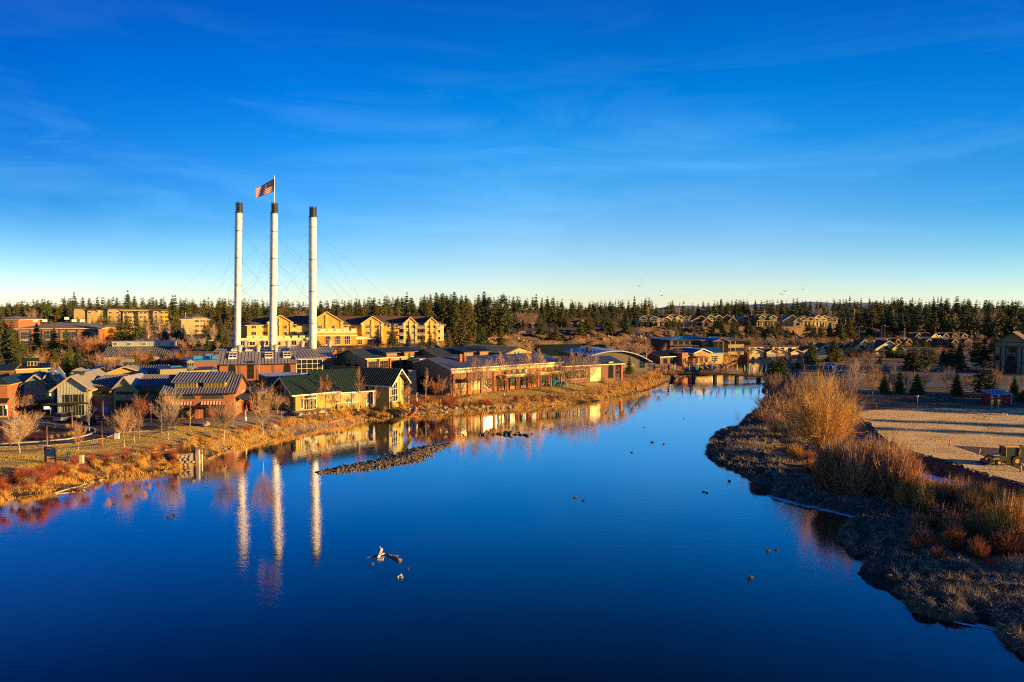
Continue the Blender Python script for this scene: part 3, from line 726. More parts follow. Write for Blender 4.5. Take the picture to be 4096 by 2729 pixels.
for u in (1542, 1574):
    for zz in (1.2, 4.6, 7.8): b.win(X(u), zz, 1.8, 1.7, nx=3, at=1.2)
# ground storey with arched openings, terraces with parapets
b.walls('stucco_pale', X(963), X(1232), -5.5, 1.2, b.z(1364, 0, -5)); b.box('terrace', 'cream', X(961), X(1234), -5.9, 1.0, b.z(1364, 0, -5) + .003, b.z(1353, 0, -5))
b.walls('stucco', X(1232), X(1404), -6.5, .5, b.z(1335, 0, -6)); b.box('terrace', 'cream', X(1230), X(1407), -6.9, .4, b.z(1335, 0, -6) + .003, b.z(1325, 0, -6))
b.walls('stucco', X(1404), X(1482), -3, 1.2, b.z(1361, 0, -3)); b.box('terrace', 'cream', X(1402), X(1484), -3.4, 1, b.z(1361, 0, -3) + .003, b.z(1350, 0, -3))
b.box('cornice', 'cream', X(1228), X(1409), -6.8, -6.51, b.z(1347, 0, -6), b.z(1342, 0, -6))
for u in (1294, 1332, 1370): b.win(X(u), .8, 2.6, 3.9, nx=3, ny=3, arch=.9, at=-6.5, fw=.15)
for u in (975, 1059, 1164): b.win(X(u), .5, 2.4, 2.8, nx=2, arch=.8, at=-5.5, fw=.15)
for u in (1010, 1105, 1200): b.win(X(u), .5, 2.4, 1.8, nx=2, at=-5.5, fw=.15)
for u in (1420, 1461): b.win(X(u), .5, 2.4, 2.1, nx=3, ny=2, at=-3, fw=.12)
mb = MB()
for u in range(1000, 1225, 28): mb.box(X(u) - 1.1, X(u) + 1.1, -5.3, -4.6, b.z(1353, 0, -5), b.z(1353, 0, -5) + .9)
for u in range(1245, 1400, 30): mb.box(X(u) - 1.1, X(u) + 1.1, -6.3, -5.6, b.z(1325, 0, -6), b.z(1325, 0, -6) + .9)
b.puts(mb, 'parapet', 'cream')
for u0, u1 in ((1586, 1606), (1658, 1694), (1746, 1772)):   # balconies on the right
    for zz in (1.4, 4.6, 7.8):
        mb = MB(); mb.box(X(u0), X(u1), -.6, 3.1, zz - .3, zz - .1)
        mb.box(X(u0), X(u1), -.62, -.54, zz + .75, zz + .85)
        n = int((X(u1) - X(u0)) / .4)
        for i in range(n + 1): mb.box(X(u0) + i*.4 - .04, X(u0) + i*.4 + .04, -.61, -.55, zz - .1, zz + .75)
        b.put(mb, 'balcony', 'white_trim')
for u in (1594, 1668, 1684, 1758):
    for zz in (1.5, 4.7, 7.9): b.win(X(u), zz, 1.7, 2.0, nx=2, at=2.95)
b.vol((990, 291), (1050, 293), 9.6); b.hip('stucco_pale', 'shingle', 0, b.w, 0, 8, b.z(1303), b.z(1287, 3, 4), ov=.7)
for x in (b.w*.45,): 
    for zz in (4.8, 7.6): b.win(x, zz, 1.9, 1.6, nx=3)

# ================================================================== brick mill with clerestory
b = Bld('brick_mill', 'old brick mill with ribbed blue roof and pale clerestory of five windows', (414, 228), (700, 234), 3.4)
W_ = b.w; ze = b.z(1424); zr = b.z(1387, 0, 8)
b.gable('brick_dark', 'metal_slate', 0, W_, 0, 17, ze - .2, zr + .4, ov=.4, seam=.75, trim='metal_dark', seam_m='metal_grey')
b.box('frieze', 'stucco_tan', 0.1, W_ - .1, -.12, .1, ze - 1.5, ze - .3)
b.box('clerestory', 'corrugated', .8, W_ - .8, 7, 11, zr - .6, b.z(1367, 0, 8)); b.box('clerestory_cap', 'metal_grey', .6, W_ - .6, 6.8, 11.2, b.z(1367, 0, 8) + .002, b.z(1366, 0, 8) + .1)
zc = b.z(1383, 0, 7)
b.row([W_*(.08 + .205*i) for i in range(5)], zc, 1.6, 1.0, nx=4, ny=2, at=7, frame='white_trim', fw=.07)
mb = MB()
for i in range(6): mb.box(W_*i/5 - .3 + (.3 if i == 0 else (-.3 if i == 5 else 0)), W_*i/5 + .3 + (.3 if i == 0 else (-.3 if i == 5 else 0)), -.1, .05, -1, ze - 1.5)
b.puts(mb, 'pilaster', 'brick')
b.row([W_*(.1 + .2*i) for i in range(5)], .8, 2.6, 3.2, nx=3, arch=.9, frame='wood_dark')

# ================================================================== brick office, apartments, second hotel
b = Bld('office_building', 'two storey brick office with wide grey shingle hip roof and skylights', (78, 296), (395, 306), 7.5)
W_ = b.w; ze = b.z(1317)
b.hip('brick', 'shingle_grey', 0, W_, 0, 30, ze, b.z(1284, 10, 14), ov=1.6, trim='white_trim')
for fx in (.08, .63, .88): 
    for zz, h in ((1.2, 2.6), (4.6, 3.0)): b.win(W_*fx, zz, 5.2, h, nx=6, ny=2, frame='metal_grey', fw=.12)
b.win(W_*.36, 1.0, 4.2, 7.2, nx=3, ny=4, frame='metal_grey', fw=.16)
b.win(W_*.24, 4.6, 3, 2.8, nx=3, ny=2, frame='metal_grey'); b.win(W_*.46, 4.6, 3, 2.8, nx=3, ny=2, frame='metal_grey')
b.box('band', 'concrete', -.05, W_ + .05, -.1, .05, 3.9, 4.3)
mb = MB()
for fx, y in ((.12, 9), (.24, 9), (.5, 12), (.62, 9), (.73, 9)): mb.box(W_*fx - .8, W_*fx + .8, y, y + 1.2, ze + y * .33, ze + y * .33 + 1.1)
b.puts(mb, 'skylight', 'white_trim')
mb = MB()
for fx in (0.01, .16, .30, .42, .52, .74, .99): mb.box(W_*fx - .3, W_*fx + .3, -.35, .05, -1, ze)
b.puts(mb, 'column', 'brick_dark')
b = Bld('office_building', 'small brick office at the far left edge behind the pines', (-40, 330), (78, 332), 8.5)
b.hip('brick', 'shingle_grey', 0, b.w, 0, 20, b.z(1281), b.z(1266, 4, 9), ov=1.2)
b.row([b.w*.6, b.w*.87], 3.5, 3.4, 2.6, nx=3, frame='metal_grey'); b.row([b.w*.6, b.w*.87], .3, 3.4, 2.2, nx=3, frame='metal_grey')
b = Bld('annex', 'low annex with a brown pyramid roof beside the brick office', (400, 318), (520, 322), 9.0)
b.hip('stucco', 'shingle_grey', 0, b.w, 0, 14, b.z(1310), b.z(1290, 4, 7), ov=1.5)
b.row([b.w*.25, b.w*.6], 1.2, 2.6, 1.9, nx=3, frame='siding_yellow')

b = Bld('apartment_block', 'four storey tan apartment block with flat roofs and bracketed eaves', (293, 470), (676, 496), 11.5)
W_ = b.w; X = lambda u: W_ * (u - 293) / (676 - 293); H_ = b.z(1238, W_/2)
b.walls('stucco_tan', 0, W_, 2, 16, H_); b.box('roof', 'metal_dark', -.5, W_ + .5, 1.2, 16.5, H_ + .002, H_ + .35)
for u0, u1, v, m in ((300, 342, 1231, 'siding_tan'), (351, 392, 1238, 'siding_tan'), (430, 482, 1233, 'siding_tan'), (490, 528, 1243, 'stucco_tan'), (552, 592, 1243, 'stucco_tan'), (612, 645, 1240, 'siding_tan'), (645, 676, 1241, 'stucco')):
    h = b.z(v, X(u0)); b.walls(m, X(u0), X(u1), -.6, 2.1, h - .5, name='bay_wall'); b.box('eave', 'wood_dark', X(u0) - .9, X(u1) + .9, -2, 2.5, h - .498, h)
    mb = MB()
    for xx in (X(u0) + .2, X(u1) - .2): mb.bar((xx, -.5, h - 2), (xx, -1.8, h - .5), .25)
    b.puts(mb, 'bracket', 'wood_dark')
for u, at in ((360, -.6), (409, 2), (441, -.6), (470, -.6), (500, -.6), (516, -.6), (534, 2), (565, -.6), (580, -.6), (597, 2), (625, -.6), (652, -.6), (668, -.6)):
    for k in range(4):
        if u == 360 and k < 3: continue
        b.win(X(u), 1.0 + 3.0*k, 2.0 if at < 0 else 1.4, 1.5, nx=2, at=at, frame='cream', fw=.12)
b.box('stone_base', 'stone', X(300), X(676), -.72, -.603, -1, 2.2)

b = Bld('lodging_house', 'small peach hotel with three shingle hips left of the left smokestack', (728, 395), (844, 402), 10.5)
W_ = b.w
b.hip('stucco_tan', 'shingle_grey', 0, W_*.42, 0, 12, b.z(1279), b.z(1265, 3, 6), ov=.8)
b.hip('stucco_tan', 'shingle_grey', W_*.3, W_*.85, 2, 16, b.z(1274), b.z(1259, 3, 9), ov=.8)
b.hip('brick', 'shingle_grey', W_*.6, W_, 4, 16, b.z(1281), b.z(1268, 3, 9), ov=.8)
for fx in (.5, .58, .7, .8, .92):
    for k in range(3): b.win(W_*fx, 1.2 + 2.9*k, 1.3, 1.4, nx=2, at=2 if fx < .85 else 4, frame='cream')
# ================================================================== riverside restaurant
b = Bld('restaurant', 'riverside restaurant with ribbed dark green roofs, yellow siding and a tall gable window', (1283, 158), (1552, 167), 2.9)
W_ = b.w; ze = b.z(1563) ; zr = b.z(1481, W_ * .3, 6)
b.gable('siding_yellow', 'metal_green', 0, W_, 0, 12, ze, zr, ov=1.2, seam=.62, trim='white_trim', ovg=1.0, seam_m='seam_green')
X = lambda u: W_ * (u - 1283) / (1552 - 1283)
for u0, u1 in ((1337, 1357), (1359, 1400), (1402, 1437)): b.win((X(u0) + X(u1)) / 2, .7, X(u1) - X(u0) - .15, ze - 1.9, nx=1, frame='white_trim', pane='blind', label='wide window with a closed tan blind', fw=.1)
b.win(X(1470), .2, 1.0, ze - 1.4, nx=1, pane='glass', frame='white_trim'); b.win(X(1515), .2, 1.2, ze - 1.4, nx=1, pane='glass', frame='white_trim')
for u, m in ((1290, 'stone'), (1303, 'brick_dark')): b.box('pillar', m, X(u) - .7, X(u) + .7, -.35, .1, -1, ze - .5)
b.box('column', 'white_trim', X(1489) - .3, X(1489) + .3, -1.0, -.4, -.5, ze - .5)
mb = MB()
for i in range(int(W_ / .45)): mb.box(i * .45 + .1, i * .45 + .16, -.05, .02, 0, ze - .6)
o = b.put(mb, 'batten', 'siding_yellow'); o['kind'] = 'stuff'
# hip stone chimney is free standing (below). Left wing
b.vol((1180, 152), (1272, 156)); w = b.w; z1 = b.z(1572); z2 = b.z(1512, 0, 5)
b.gable('siding_yellow', 'metal_green', 0, w + 4, 0, 10, z1, z2, ov=1.0, ovg=1.3, seam=.62, trim='white_trim', seam_m='seam_green')
b.win(w*.62, .1, 3.2, 2.5, nx=4, ny=1, frame='white_trim', label='white framed glazed double doors'); b.win(w*.62, 2.7, 3.2, .7, nx=4, frame='white_trim'); b.win(w*.28, .5, .7, 2.4, nx=1)
for y, h in ((1.6, 3.2), (3.6, 4.6), (5.6, 5.0), (7.8, 3.4)): b.win(y, .3, 1.5, h, nx=2, ny=2, face='L', at=0, frame='white_trim')
b.box('step', 'concrete', -1, w + 2, -3.5, -.1, -.4, .12)
mb = MB()
for i in range(12): mb.box(i * .5 + .1, i * .5 + .17, -.05, .02, 0, z1 - .5)
o = b.put(mb, 'batten', 'siding_yellow'); o['kind'] = 'stuff'
# right wing turned towards the sun, with the tall window
pa, pb = C(1556, 163), C(1614, 169.5)
m_, w, _ = frameM(pa, pb, b.zg); b.T = b.M.inverted() @ m_; z1 = b.z(1531); z2 = b.z(1478, w / 2, 0)
b.gable('siding_yellow', 'metal_green', 0, w, 0, 17, z1, z2, axis='y', ov=1.1, ovg=1.5, seam=.62, trim='white_trim', seam_m='seam_green')
b.win(w*.33, .5, w*.46, z1 - .6, nx=3, ny=3, frame='white_trim', fw=.14, label='tall white framed gable window'); b.win(w*.33 + .1, z1 + .05, w*.40, 1.5, nx=3, arch=1.1, frame='white_trim', fw=.12)
b.win(w*.78, .8, w*.2, z1 - .4, nx=1, frame='siding_yellow', pane='blind')
b.put(MB().bar((w/2 - 1, -1.2, z2 - 1.1), (w/2 + 1, -1.2, z2 - 1.1), .18).bar((w*.06, -1.3, z1 - .2), (w*.06, -.02, z1 - 1.2), .16).bar((w*.94, -1.3, z1 - .2), (w*.94, -.02, z1 - 1.2), .16), 'truss', 'wood')
# rear flat wing
b.home(); b.vol((1072, 167), (1215, 172)); b.box('rear_wing', 'siding_green', 0, b.w, 0, 9, -1, b.z(1509)); b.box('rear_wing_roof', 'metal_frost', -.3, b.w + .3, -.3, 9.3, b.z(1509) + .002, b.z(1506))
b.vol((1030, 152), (1150, 157)); b.box('rear_wing', 'siding_green', 0, b.w, 0, 7, -1, b.z(1571)); b.box('rear_wing_roof', 'metal_dark', -.3, b.w + .3, -.3, 7.3, b.z(1571) + .002, b.z(1567))

# stone chimney / tower by the spruce
p = GG(1648, 1574); e = empty('stone_tower', (p.x, p.y, p.z), .3, 'square pale stone chimney tower standing beside the blue spruce', 'tower')
MB().add([(-1.25,-1.25,-.5),(1.25,-1.25,-.5),(1.25,1.25,-.5),(-1.25,1.25,-.5),(-.95,-.95,6.2),(.95,-.95,6.2),(.95,.95,6.2),(-.95,.95,6.2)], [(0,3,2,1),(4,5,6,7),(0,1,5,4),(1,2,6,5),(2,3,7,6),(3,0,4,7)]).build('shaft', 'stone', e)
MB().box(-1.05, 1.05, -1.05, 1.05, 6.2, 6.45).build('cap', 'concrete', e)

# ================================================================== long green roofed buildings
def longshop(label, A, B, v_e, v_r, dep, dormers, wm='siding_tan', gz=5.0):
    b = Bld('shop_building', label, A, B, gz); W_ = b.w; ze = b.z(v_e); zr = b.z(v_r, 0, dep / 2)
    b.gable(wm, 'metal_slate', 0, W_, 0, dep, ze, zr, ov=1.1, seam=.7, trim='cream', seam_m='seam_green')
    n = 6
    for i in range(n):
        x = W_ * (i + .5) / n
        b.win(x, .9, W_ / n * .78, max(1.4, ze - 2.0), nx=5, ny=3, frame='wood', fw=.1)
    mb = MB()
    for i in range(n + 1): mb.box(W_*i/n - .2, W_*i/n + .2, -.5, .05, -1, ze - .3)
    b.puts(mb, 'post', 'wood')
    for fx in dormers:
        x = W_ * fx; zd = ze + 1.5
        b.box('dormer', 'wood', x - 2.0, x + 2.0, -.6, 4, ze - .2, zd - .2)
        q = [(x - 2.9, -1.5, zd), (x + 2.9, -1.5, zd), (x + 2.9, 5.5, zd + 1.2), (x - 2.9, 5.5, zd + 1.2)]
        r = b.put(MB().slab(q, .18), 'dormer_roof', 'metal_slate'); b.seams([q], .7, r, 'metal_green')
    for y in (dep*.3, dep*.6): b.win(y, 1.0, 3.0, 2.2, nx=3, ny=2, face='L', at=0, frame='wood')
    return b
b = longshop('long tan shop hall with slate green roof left of the spruce', (1467, 214), (1728, 232), 1433, 1399, 18, (.35, .62))
b.vol((1405, 232), (1470, 222)); b.gable('siding_brown', 'metal_slate', 0, b.w, 0, 10, b.z(1420), b.z(1403, 0, 5), ov=.8, seam=0, trim='wood')
b = longshop('long tan shop hall with slate green roof right of the spruce', (1772, 222), (1995, 240), 1431, 1396, 18, (.42, .70))
b.box('side_wall', 'concrete', -8, -.3, 2, 6, -1, b.z(1433))
b = Bld('shop_building', 'brown gabled shop carrying a dark sign, behind the long halls', (2040, 236), (2128, 247), 5)
W_ = b.w; b.gable('siding_tan', 'metal_slate', -3, W_, 0, 22, b.z(1413), b.z(1390, W_*.3, 0), axis='y', ov=.8, seam=.7, trim='wood_dark', seam_m='seam_green')
b.win(W_*.5, .3, W_*.8, 1.8, nx=6, frame='wood'); 
b.vol((1905, 250), (1990, 258)); b.gable('siding_brown', 'metal_slate', 0, b.w + 2, 0, 14, b.z(1398), b.z(1379, 2, 7), ov=.8, seam=.7, trim='wood', seam_m='seam_green')
def text_mesh(txt, size, name, m, parent, loc, rot=(R(90), 0, 0), extr=.02):
    cu = bpy.data.curves.new('lettering', 'FONT'); cu.body = txt; cu.size = size; cu.extrude = extr; cu.align_x = 'CENTER'; cu.align_y = 'CENTER'
    o = bpy.data.objects.new('t', cu); COL.objects.link(o); dg = bpy.context.evaluated_depsgraph_get(); me = bpy.data.meshes.new_from_object(o.evaluated_get(dg))
    bpy.data.objects.remove(o); me.materials.clear(); me.materials.append(M[m]); q = link(name, me, parent, loc); q.rotation_euler = rot; return q
b.vol((2040, 236), (2128, 247))
sg = b.box('sign_board', 'metal_dark', W_*.20, W_*.58, -.25, -.02, b.z(1412.5, W_*.5), b.z(1405.5, W_*.5))
MB().prism([(W_*.22, b.z(1411.5, W_*.5)), (W_*.30, b.z(1411.5, W_*.5)), (W_*.26, b.z(1406.5, W_*.5))], -.3, -.252).build('sign_emblem', 'white_trim', sg)
text_mesh('VOHLE', .75, 'lettering', 'white_trim', sg, (W_*.45, -.27, b.z(1409, W_*.5)))

# ================================================================== long brick building
b = Bld('brick_hall', 'long red brick hall with purple blue standing seam roof behind the bare lawn trees', (1802, 181), (2247, 207), 3.6)
W_ = b.w; ze = b.z(1477); zr = b.z(1437, 0, 8)
b.gable('brick_tan', 'metal_blue', 0, W_, 0, 20, ze, zr, ov=.4, seam=.6, trim='white_trim', seam_m='metal_frost')
X = lambda u: W_ * (u - 1802) / (2247 - 1802)
b.box('eave_band', 'cream', 0.1, W_ - .1, -.16, -.02, ze - 1.2, ze - .5)
b.win(X(1838), 2.6, 5.0, 1.0, nx=5, frame='wood_dark', pane='glass'); b.win(X(1838), .4, 5.0, 2.0, nx=5, ny=2, frame='cream', pane='blind')
b.win(X(1895), .4, 3.4, 3.3, nx=3, ny=3, frame='cream', pane='blind')
for u in (1940, 1985, 2030, 2075, 2120, 2165, 2210): b.win(X(u), .4, 3.4, 3.0, nx=4, ny=3, frame='wood', pane='glass_green')
mb = MB()
for u in (1812, 1865, 1915, 1962, 2008, 2052, 2098, 2142, 2188, 2238): mb.box(X(u) - .35, X(u) + .35, -.35, .02, -1, ze - 1.3)
b.puts(mb, 'pilaster', 'brick')
b.box('porch', 'siding_tan', X(1990), X(2245), -2.6, -.4, 3.25, 3.9); b.box('porch_roof', 'cream', X(1985), X(2247), -2.9, -.3, 3.902, 4.1)
mb = MB()
for u in (1995, 2040, 2085, 2130, 2175, 2220, 2242): mb.box(X(u) - .2, X(u) + .2, -2.5, -2.1, -1, 3.25)
b.puts(mb, 'post', 'brick')
for u in (2039, 2064, 2091): b.win(X(u), 4.15, 1.1, .9, nx=1, frame='white_trim', pane='white_trim', at=-.25)
for u in (1878, 1893):  b.box('chimney', 'brick', X(u) - .4, X(u) + .4, 5, 5.9, ze + 1.2, ze + 3.4)
b.put(MB().tube((X(1815), 2, ze), (X(1815), 2, ze + 1.8), .15), 'flue', 'metal_dark')
b.win(8, .0, 3.6, 3.6, nx=3, arch=1.2, face='L', at=0, frame='wood_dark'); b.win(14, .0, 3.6, 3.6, nx=3, arch=1.2, face='L', at=0, frame='wood_dark')
b.put(MB().slab([(-2.4, 6, 3.0), (-.05, 6, 3.7), (-.05, 13, 3.7), (-2.4, 13, 3.0)], .15), 'awning', 'metal_dark')

# ================================================================== gabled wing, arched hall, dark green roof
b = Bld('brick_pavilion', 'brick building with dark blue gable roof and glazed porch beside the arched hall', (2245, 208), (2462, 219), 4.0)
W_ = b.w; X = lambda u: W_ * (u - 2245) / (2462 - 2245); ze = b.z(1455, W_); zr = b.z(1427, W_, 7)
b.gable('brick_dark', 'metal_blue', 0, W_, 0, 14, ze, zr, ov=.7, ovg=3.2, seam=.8, trim='cream')
b.box('light_wall', 'cream', X(2358), X(2400), -.12, .01, -.5, ze - .9); b.win(X(2443), .1, 2.0, 4.4, nx=2, arch=.9, frame='wood_dark'); b.win(X(2443), 4.6, 1.8, .8, nx=1, pane='blind', frame='cream')
for u in (2270, 2300, 2330): b.win(X(u), .5, 2.6, 3.0, nx=3, ny=2, frame='cream')
for y in (0.2, 13.8): b.box('column', 'brick', W_ + 2.3, W_ + 3.0, y - .35, y + .35, -1, ze)
b.win(7, .2, 9, 4.4, nx=5, ny=2, face='R', at=W_, frame='wood_dark')
b = Bld('arched_hall', 'hall with a curved blue grey barrel roof and olive panelled end wall', (2370, 248), (2590, 254), 4.2)
W_ = b.w; n = 20; z0 = b.z(1446); zt = b.z(1406, W_*.4)
f = lambda t: z0 + (zt - z0) * (1 - ((t - .42) / .58) ** 2 if t > .42 else 1 - .35 * ((.42 - t) / .42) ** 2)
ol = [(W_ * i / n, f(i / n)) for i in range(n + 1)]
b.put(MB().prism([(0, -1)] + [(W_, -1)] + list(reversed(ol)), 0, 26, 'y'), 'wall', 'panel_olive')
mb = MB(); o2 = [(-1.2, ol[0][1] - .4)] + ol + [(W_ + 1.4, f(1.0) - .7)]
for a, c in zip(o2[:-1], o2[1:]): mb.add([(a[0], -1.4, a[1] + .02), (c[0], -1.4, c[1] + .02), (c[0], 27, c[1] + .02), (a[0], 27, a[1] + .02), (a[0], -1.4, a[1] + .35), (c[0], -1.4, c[1] + .35), (c[0], 27, c[1] + .35), (a[0], 27, a[1] + .35)], [(0,3,2,1),(4,5,6,7),(0,1,5,4),(1,2,6,5),(2,3,7,6),(3,0,4,7)])
b.put(mb, 'roof', 'metal_frost')
for fx in (.2, .4, .6): b.box('panel', 'stucco_olive', W_*fx - 3.4, W_*fx + 3.4, -.08, .01, .5, z0 - 1.0)
b.win(W_*.90, .2, 2.4, 4.8, nx=2, ny=4, frame='teal_paint'); b.box('ventilator', 'metal_dark', W_*.1, W_*.16, 10, 12, zt - .5, zt + 1.0)
b = Bld('storage_hall', 'hall with a dark green roof at the foot of the bluff', (2188, 285), (2345, 292), 5)
W_ = b.w; b.gable('siding_brown', 'metal_green', 0, W_, 0, 16, b.z(1423), b.z(1381, 0, 8), ov=.5, seam=.9, trim=None)

# ================================================================== across the bridge
b = Bld('office_building', 'two storey office with bright blue hip roof below the bluff', (2680, 335), (2970, 345), 4.8)
W_ = b.w; X = lambda u: W_ * (u - 2680) / (2970 - 2680); ze = b.z(1362)
b.hip('siding_brown', 'metal_brightblue', 0, X(2890), 0, 22, ze, b.z(1346, 8, 10), ov=1.4, trim='metal_dark', seam=.9)
b.hip('siding_tan', 'metal_frost', X(2800), W_, -1, 20, b.z(1362, W_), b.z(1347, W_, 10), ov=1.4, trim='metal_dark', seam=.9)
b.gable('siding_brown', 'metal_brightblue', X(2830), X(2888), -5, 3, b.z(1365), b.z(1354, X(2860), -5), axis='y', ov=.8, seam=0, trim='wood')
for u in (2700, 2722, 2745, 2768, 2790, 2812, 2905, 2925, 2945, 2962):
    at = -1 if u > 2890 else 0
    for zz in (.6, 4.2): b.win(X(u), zz, 2.2, 1.9, nx=3, at=at, frame='wood_dark')
for u in (2838, 2858, 2880): b.win(X(u), .4, 2.2, 5.6, nx=2, ny=3, at=-5, frame='wood_dark')
b.box('balcony', 'metal_dark', X(2690), X(2825), -1.6, -.05, 3.5, 3.9)
b = Bld('market_building', 'golden boarded shop with blue gable roof on the far bank', (2778, 292), (2893, 300), 3.6)
W_ = b.w; X = lambda u: W_ * (u - 2778) / (2893 - 2778); ze = b.z(1410, X(2832))
b.gable('siding_tan', 'metal_brightblue', X(2765), X(2828), -1.5, 8, b.z(1411, 0), b.z(1396, X(2797), 0), axis='y', ov=.9, seam=.8, trim='cream')
b.gable('siding_tan', 'metal_brightblue', X(2822), W_, 0, 12, b.z(1410, W_), b.z(1392, W_, 6), ov=.6, seam=.8, trim=None)
b.win(X(2858), .2, 3.6, 2.6, nx=4, ny=3, frame='white_trim'); b.box('canopy', 'canopy_red', X(2762), X(2798), -3.6, -1.52, 2.5, 2.9)
b.row([X(2775), X(2795), X(2815)], .1, 1.6, 2.3, nx=2, at=-1.5, frame='wood')
mb = MB()
for i in range(10): mb.box(X(2768) + i*.68, X(2768) + i*.68 + .1, -1.57, -1.49, 0, 4.4)
o = b.put(mb, 'batten', 'wood'); o['kind'] = 'stuff'
b.vol((2708, 292), (2752, 293)); b.walls('stucco_tan', 0, b.w, 2, 11, b.z(1406)); b.box('roof', 'shingle_grey', -.5, b.w + .5, 1.5, 11.5, b.z(1406) + .002, b.z(1404))
b.win(b.w*.5, .2, 2.4, 2.4, nx=2, at=2, frame='wood_dark')
b = Bld('market_building', 'low brown shop with dark flat roof left of the golden shop', (2640, 282), (2745, 290), 3.6)
W_ = b.w; b.gable('siding_brown', 'metal_dark', 0, W_, 0, 12, b.z(1427), b.z(1406, 0, 6), ov=.8, seam=.9, trim='metal_frost')
b.row([W_*.2, W_*.45, W_*.7], .1, 2.2, 2.3, nx=2, frame='wood_dark'); b.vol((2728, 285), (2752, 287)); b.walls('brick', 0, b.w, 0, 8, b.z(1412)); b.win(b.w*.5, .3, 1.2, 2.4, nx=1)

# ================================================================== houses
def townhouse(name, label, A, Y, w, zg, wall, roof, rz, h=5.6, storeys=2, d=9, var=0, group=None):
    a = C(A, Y); c = (a[0] + w * math.cos(rz), a[1] + w * math.sin(rz)); b = Bld.__new__(Bld)
    b.zg = hz(*a) if zg is None else zg; b.M, b.w, ang = frameM(a, c, b.zg); b.T = Matrix.Identity(4); b.e = empty(name, (a[0], a[1], b.zg), ang, label, 'house', group)
    W_ = w
    if var == 0:      # low hip with two gabled bays and balcony
        b.hip(wall, roof, 0, W_, 1.5, d, h, h + 1.7, ov=.8, trim='wood_dark')
        for fx in (.27, .74):
            b.gable(wall, roof, W_*fx - 2.2, W_*fx + 2.2, 0, 3, h - .3, h + .9, axis='y', ov=.6, seam=0, trim='cream', wallname='bay_wall')
            b.win(W_*fx, .5, 2.2, 1.5, nx=2, frame='cream'); b.win(W_*fx, 3.3, 2.6, 1.5, nx=3, frame='cream')
        b.box('balcony', 'wood', .2, W_ - .2, -1.2, -.02, 2.75, 2.95)
        b.box('railing', 'cream', .2, W_ - .2, -1.2, -1.1, 3.6, 3.75)
        mb = MB()
        for i in range(5): mb.box(W_*(i + .05)/4.2, W_*(i + .05)/4.2 + .3, -1.15, -.85, -1, 2.75)
        b.puts(mb, 'post', 'cream')
    elif var == 1:    # flat upper storey behind, gabled lower wings in front
        b.walls('siding_brown', -3, W_*.12, 3.1, d, h - .6); b.box('roof', roof, -3.6, W_*.12 - .1, 2.4, d + .6, h - .598, h - .3); b.walls(wall, W_*.12, W_*.9, 3, d, h + .6); b.box('roof', roof, W_*.12 - .6, W_*.9 + .7, 2.3, d + .7, h + .602, h + .9)
        b.row([W_*.25, W_*.45, W_*.7], h - 1.3, 1.6, 1.3, nx=2, at=3, frame='wood_dark')
        b.gable(wall, roof, W_*.08, W_*.55, 0, 4, h - 2, h - .8, axis='y', ov=.6, seam=0, trim='cream', wallname='bay_wall')
        b.gable(wall, roof, W_*.62, W_, -1, 4, h - 2.2, h - .9, axis='y', ov=.6, seam=0, trim='cream', wallname='bay_wall')
        b.gable(wall, roof, W_*.35, W_*.85, -4, -.6, 1.8, 3.0, axis='y', ov=.5, seam=0, trim='cream', wallname='porch')
        b.row([W_*.2, W_*.43], 1.6, 1.2, 1.7, nx=2, at=0, frame='wood_dark'); b.row([W_*.73, W_*.9], 1.0, 1.3, 1.8, nx=2, at=-1, frame='wood_dark')
    elif var == 2:    # broad gable facing front with a smaller one
        b.gable(wall, roof, 0, W_, 0, d, h*.5, h*1.05, axis='y', ov=.8, seam=0, trim='cream')
        b.gable(wall, roof, W_*.55, W_*1.05, -1.5, 4, h*.45, h*.8, axis='y', ov=.5, seam=0, trim='cream', wallname='bay_wall')
        b.row([W_*.2, W_*.4], .4, 1.6, 1.8, nx=2, frame='wood_dark'); b.win(W_*.42, 3.0, 2.0, 1.5, nx=3, frame='wood_dark'); b.win(W_*.8, .4, 1.8, 1.8, nx=2, at=-1.5, frame='wood_dark')
        b.box('porch_roof', roof, W_*.1, W_*.6, -2, -.01, 2.4, 2.6); b.box('chimney', 'stone', -.4, .6, 2, 3.2, 0, h + .6)
    elif var == 3:    # row of small repeated dormer gables
        b.gable(wall, roof, 0, W_, 1, d, h*.72, h, ov=.6, seam=0, trim='wood_dark')
        k = max(2, int(W_ / 6))
        for i in range(k):
            x = W_*(i + .5)/k; b.gable(wall, roof, x - 1.9, x + 1.9, 0, 4, h*.62, h*.92, axis='y', ov=.4, seam=0, trim='cream', wallname='bay_wall')
            b.win(x, h*.3, 1.5, 1.3, nx=2, frame='cream'); b.win(x, .4, 1.8, 1.2, nx=2, frame='cream')
    elif var == 4:    # simple cottage
        b.gable(wall, roof, 0, W_, 0, d, h*.55, h, ov=.6, seam=0, trim='cream')
        b.gable(wall, roof, W_*.55, W_*.95, -1.2, 4, h*.5, h*.85, axis='y', ov=.5, seam=0, trim='white_trim', wallname='bay_wall')
        b.row([W_*.15, W_*.38], .8, 1.2, 1.3, nx=2, frame='white_trim'); b.win(W_*.75, .9, 1.5, 1.4, nx=2, at=-1.2, frame='white_trim')
    return b
g = 'tan townhouses along the top of the bluff'
